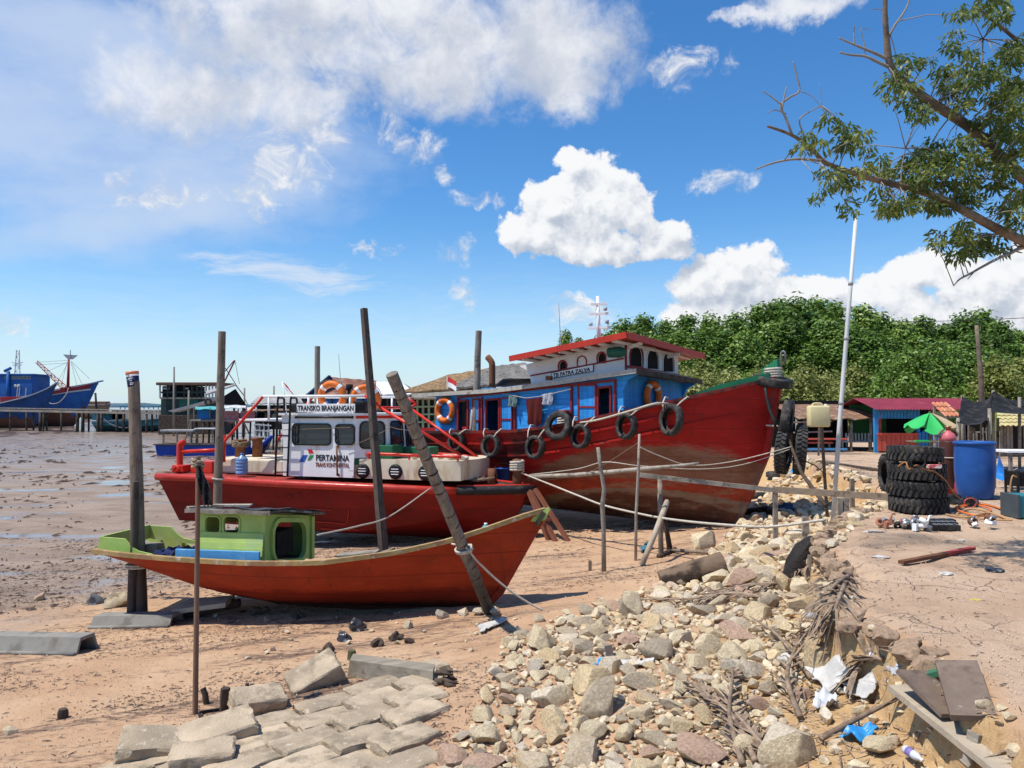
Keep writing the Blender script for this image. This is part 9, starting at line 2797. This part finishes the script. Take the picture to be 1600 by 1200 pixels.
SHELL = lib('pale chips',(0.44,0.36,0.27),.8,.25,4,(0.36,.25,.17),3,.5,.6,bump=0)
scatter_sticks('shell_chips','pale chips of stone and shell over the beach',16000,reg_beach,.010,.035,.008,.02,SHELL,3,'litter',flat=.8,dens=lambda r0,x,y,d: r0.random(len(x)) < .5 * (d > .6) * (.35 + fbm(x,y,5,3) + .5))
def reg_slope(r0,n):
 y = 3.6 + 6.5 * r0.random(n)
 return np.interp(y,EDGE[:,1],EDGE[:,0]) - .1 - 1.5 * r0.random(n) ** 1.3,y
scatter_sticks('frond_litter','dry brown frond strips and twigs strewn over the clay slope below the bank',2600,reg_slope,.03,.34,.006,.016,FROND,6,'litter',zl=.02,flat=.3)
def reg_top(r0,n):
 y = 3.2 + 17 * r0.random(n) ** 1.5
 ex = np.interp(y,EDGE[:,1],EDGE[:,0])
 return ex + r0.random(n) ** 1.3 * (2 + .5 * y),y
scatter_sticks('bank_litter','twigs, leaves and pale grit over the bank top',7000,reg_top,.010,.08,.004,.011,WRK,4,'litter',dens=lambda r0,x,y,d: r0.random(len(x)) < .2 + .6 * sstep(fbm(x * .8,y * .8,15,3) + .5,.45,.65))
scatter_sticks('bank_grit','pale grit and chips over the bank top',9000,reg_top,.006,.020,.006,.014,SHELL,5,'grit',flat=.8)
# ================================================================== TREE OVERHANGING FROM THE RIGHT
TY = 7.6
tb0 = Vector((6.2,TY + .2,hz(6.2,TY + .2)))
ft = thing('gum_tree','tree with bare twigs and drooping narrow leaves overhanging from the right','tree',tb0)
GBK = lib('gum bark',(0.20,0.145,0.10),.9,.3,6,(0.10,.075,.055),5,.48,.62,(0.34,.27,.2),10,.6,.7,bump=.7,bscale=30)
TWG = lib('bare grey twig',(0.27,0.235,0.20),.85,.25,8,(0.14,.115,.1),8,bump=.4)
def tp_(px,py,dy=0.0):
 return P(px,py,TY + dy) - tb0
mb = SM()
fork = tp_(1790,470); fork2 = tp_(1755,330,.2)
mb.tube(smooth_path([(0,0,-.4),(.05,0,.8),(fork.x * .6,fork.y * .6,fork.z * .6),fork],5),[.30 - .12 * i / 15 for i in range(16)],12,wob=.04)
mb.build('trunk',GBK,ft)
BR = []
def branch(pix,r0,r1,m_=GBK,dy0=0.0,dy1=0.0,start=None,nm='branch'):
 pts = [tp_(px,py,dy0 + (dy1 - dy0) * i / max(len(pix) - 1,1)) for i,(px,py) in enumerate(pix)]
 if start is not None:
  pts = [start] + pts
 pts = smooth_path(pts,5)
 n = len(pts)
 mb = SM(); mb.tube(pts,[.86 * (r0 + (r1 - r0) * (i / (n - 1)) ** .8) for i in range(n)],8,wob=.06)
 mb.build(nm,m_,ft); BR.extend(pts)
branch([(1700,340),(1600,278),(1525,207),(1463,165),(1414,130),(1391,101),(1385,57),(1383,20),(1384,-30)],.085,.022,dy0=.2,dy1=-.1,start=fork)
branch([(1387,92),(1360,80),(1333,69),(1310,59)],.022,.008,TWG)
branch([(1389,105),(1370,96),(1352,88),(1330,86),(1312,82)],.022,.010,TWG)
branch([(1387,61),(1398,40),(1410,23),(1419,6),(1421,-12)],.016,.008,TWG)
branch([(1388,30),(1378,16),(1360,14)],.008,.003,TWG)
branch([(1335,69),(1334,55),(1335,40)],.010,.006,TWG)
branch([(1352,88),(1350,66),(1345,45),(1358,47)],.008,.003,TWG)
branch([(1720,430),(1600,377),(1544,350),(1486,318),(1448,302),(1394,287),(1345,274),(1291,255),(1268,232),(1237,211),(1199,197)],.075,.014,dy0=.0,dy1=-.5,start=fork)
branch([(1283,251),(1260,249),(1237,249),(1207,255),(1182,264)],.020,.008,TWG,-.4,-.55)
branch([(1237,209),(1228,185),(1220,165),(1234,152),(1249,142),(1245,118),(1239,96)],.016,.007,TWG,-.45,-.5)
branch([(1220,163),(1206,152),(1191,142)],.010,.005,TWG,-.5,-.5)
branch([(1222,170),(1226,148),(1229,136)],.010,.006,TWG,-.5,-.5)
branch([(1258,215),(1249,188),(1266,174),(1283,165)],.011,.005,TWG,-.45,-.4)
branch([(1228,178),(1212,172),(1200,176)],.008,.004,TWG,-.45,-.5)
branch([(1249,142),(1268,150),(1284,165),(1280,130)],.006,.002,TWG,-.45,-.5)
branch([(1597,387),(1580,395),(1563,402),(1540,414),(1517,427),(1500,436),(1490,446)],.026,.008,TWG,0,-.3,start=tp_(1640,380))
branch([(1522,425),(1512,436)],.008,.004,TWG,-.2,-.3)
branch([(1660,140),(1600,77),(1582,57),(1540,23),(1525,8)],.045,.012,GBK,.3,.2,start=fork2 + Vector((.2,0,.4)))
branch([(1590,66),(1560,62),(1536,61)],.012,.005,TWG,.3,.2)
branch([(1597,303),(1570,290),(1548,280),(1513,281)],.022,.008,TWG,.1,0,start=tp_(1680,330,.2))
branch([(1585,372),(1560,366),(1535,370)],.016,.006,TWG,0,-.1)
branch([(1408,292),(1409,262),(1415,232)],.011,.004,TWG,-.2,-.2)
branch([(1700,300),(1740,200),(1790,90),(1850,-40)],.08,.03,GBK,.2,.5,start=fork)
branch([(1860,380),(1960,300),(2050,220)],.08,.03,GBK,.2,.8,start=fork)
# sprays of drooping sickle leaves
def spray_mesh(seed,n=52,R_=.16):
 r0 = random.Random(seed); mb = MB()
 for k in range(n):
  a,b = r0.uniform(0,6.28),r0.uniform(-.5,1)
  st = Vector((math.cos(a) * R_ * r0.uniform(0,.8),math.sin(a) * R_ * r0.uniform(0,.8),R_ * .55 * b))
  d = Vector((math.cos(a) * .8,math.sin(a) * .8,r0.uniform(-1.4,.35))).normalized()
  L_ = r0.uniform(.05,.095); w_ = r0.uniform(.010,.017)
  sd = d.cross(Vector((r0.uniform(-1,1),r0.uniform(-1,1),r0.uniform(-.3,1)))).normalized()
  nr = d.cross(sd)
  p1 = st + d * L_ * .35 + nr * .008; p2 = st + d * L_ * .72 + nr * .006 + Vector((0,0,-.008)); p3 = st + d * L_ + Vector((0,0,-.02)) - nr * .004
  mb.add([st,p1 + sd * w_,p2 + sd * w_ * .75,p3,p2 - sd * w_ * .75,p1 - sd * w_],[(0,1,5),(1,2,4,5),(2,3,4)])
 return mb.mesh('leaf_spray',LEAF_T)
SPM = [spray_mesh(70 + k) for k in range(6)]
CL = [(600,240),(560,300),(540,360),(610,380),(640,440),(690,480),(740,270),(820,200),(850,230),(780,360),(830,330),(880,310),(940,300),(1000,320),(960,380),(1040,420),(1080,400),(860,450),(950,500),(1020,520),(1070,560),(830,580),(880,600),(910,650),
      (720,640),(760,640),(700,680),(750,700),(660,650),(630,690),(850,740),(900,780),(860,830),(800,840),(760,860),(690,840),(600,830),(560,840),(540,860),(520,690),(500,770),(740,950),(840,950),(880,1000),(920,960),(960,1010),(1010,870),(1040,900),(1080,860),(1080,800),
      (1000,760),(960,700),(380,540),(400,570),(440,560),(350,600),(330,720),(380,740),(300,720),(270,800),(360,810),(410,680),(180,590),(240,570),(1070,250),(1060,180),(960,40),(880,60),(1000,90),(1040,220),(920,320),(1080,650),(1040,700),(1000,650),(840,1040),(780,740),(720,720),(800,690),(1060,470),(1000,430),(1090,330),(1090,520),(980,560),(680,760),(310,480)]
bare_zone = lambda px,py: px < 1290 and py < 190
tr_ = random.Random(9)
tw = MB(); tw.use(0,True)
BRV = [Vector(p) for p in BR]
def add_spray(px,py,dy,s_):
 p = tp_(px,py,dy)
 q = min(BRV,key=lambda b: (b - p).length)
 if (q - p).length > .03:
  tw.tube([q,q.lerp(p,.5) + Vector((0,0,.03)),p],[.006,.0045,.003],4)
 o = bpy.data.objects.new('leaf_spray',SPM[tr_.randrange(6)]); COL.objects.link(o); o.parent = ft; o['kind'] = 'stuff'
 o.location = p; o.rotation_euler = (tr_.uniform(-.3,.3),tr_.uniform(-.3,.3),tr_.uniform(0,6.28)); o.scale = (s_,s_,s_)
for zx,zy in CL:
 px,py = 1180 + zx * .383,zy * .383
 sparse = zx < 480
 for k in range(1 if zx in (180,310) else 2 if sparse else 3):
  add_spray(px + tr_.gauss(0,9),py + tr_.gauss(0,9),tr_.gauss(0,.25) - (.35 if sparse else 0),tr_.uniform(.6,.95) if sparse else tr_.uniform(.6,.95))
for k in range(50):
 add_spray(tr_.uniform(1610,1960),tr_.uniform(-60,420),tr_.gauss(.2,.5),tr_.uniform(.8,1.2))
tw.build('twigs',TWG,ft)['kind'] = 'stuff'
# overhead wire above the trees
mb = SM(); mb.tube(sag(P(1380,503,52),P(1760,486,44),.15),.02,4); tag(mb.build('overhead_wire',BLACK),'thin overhead wire crossing above the trees at right','wire')
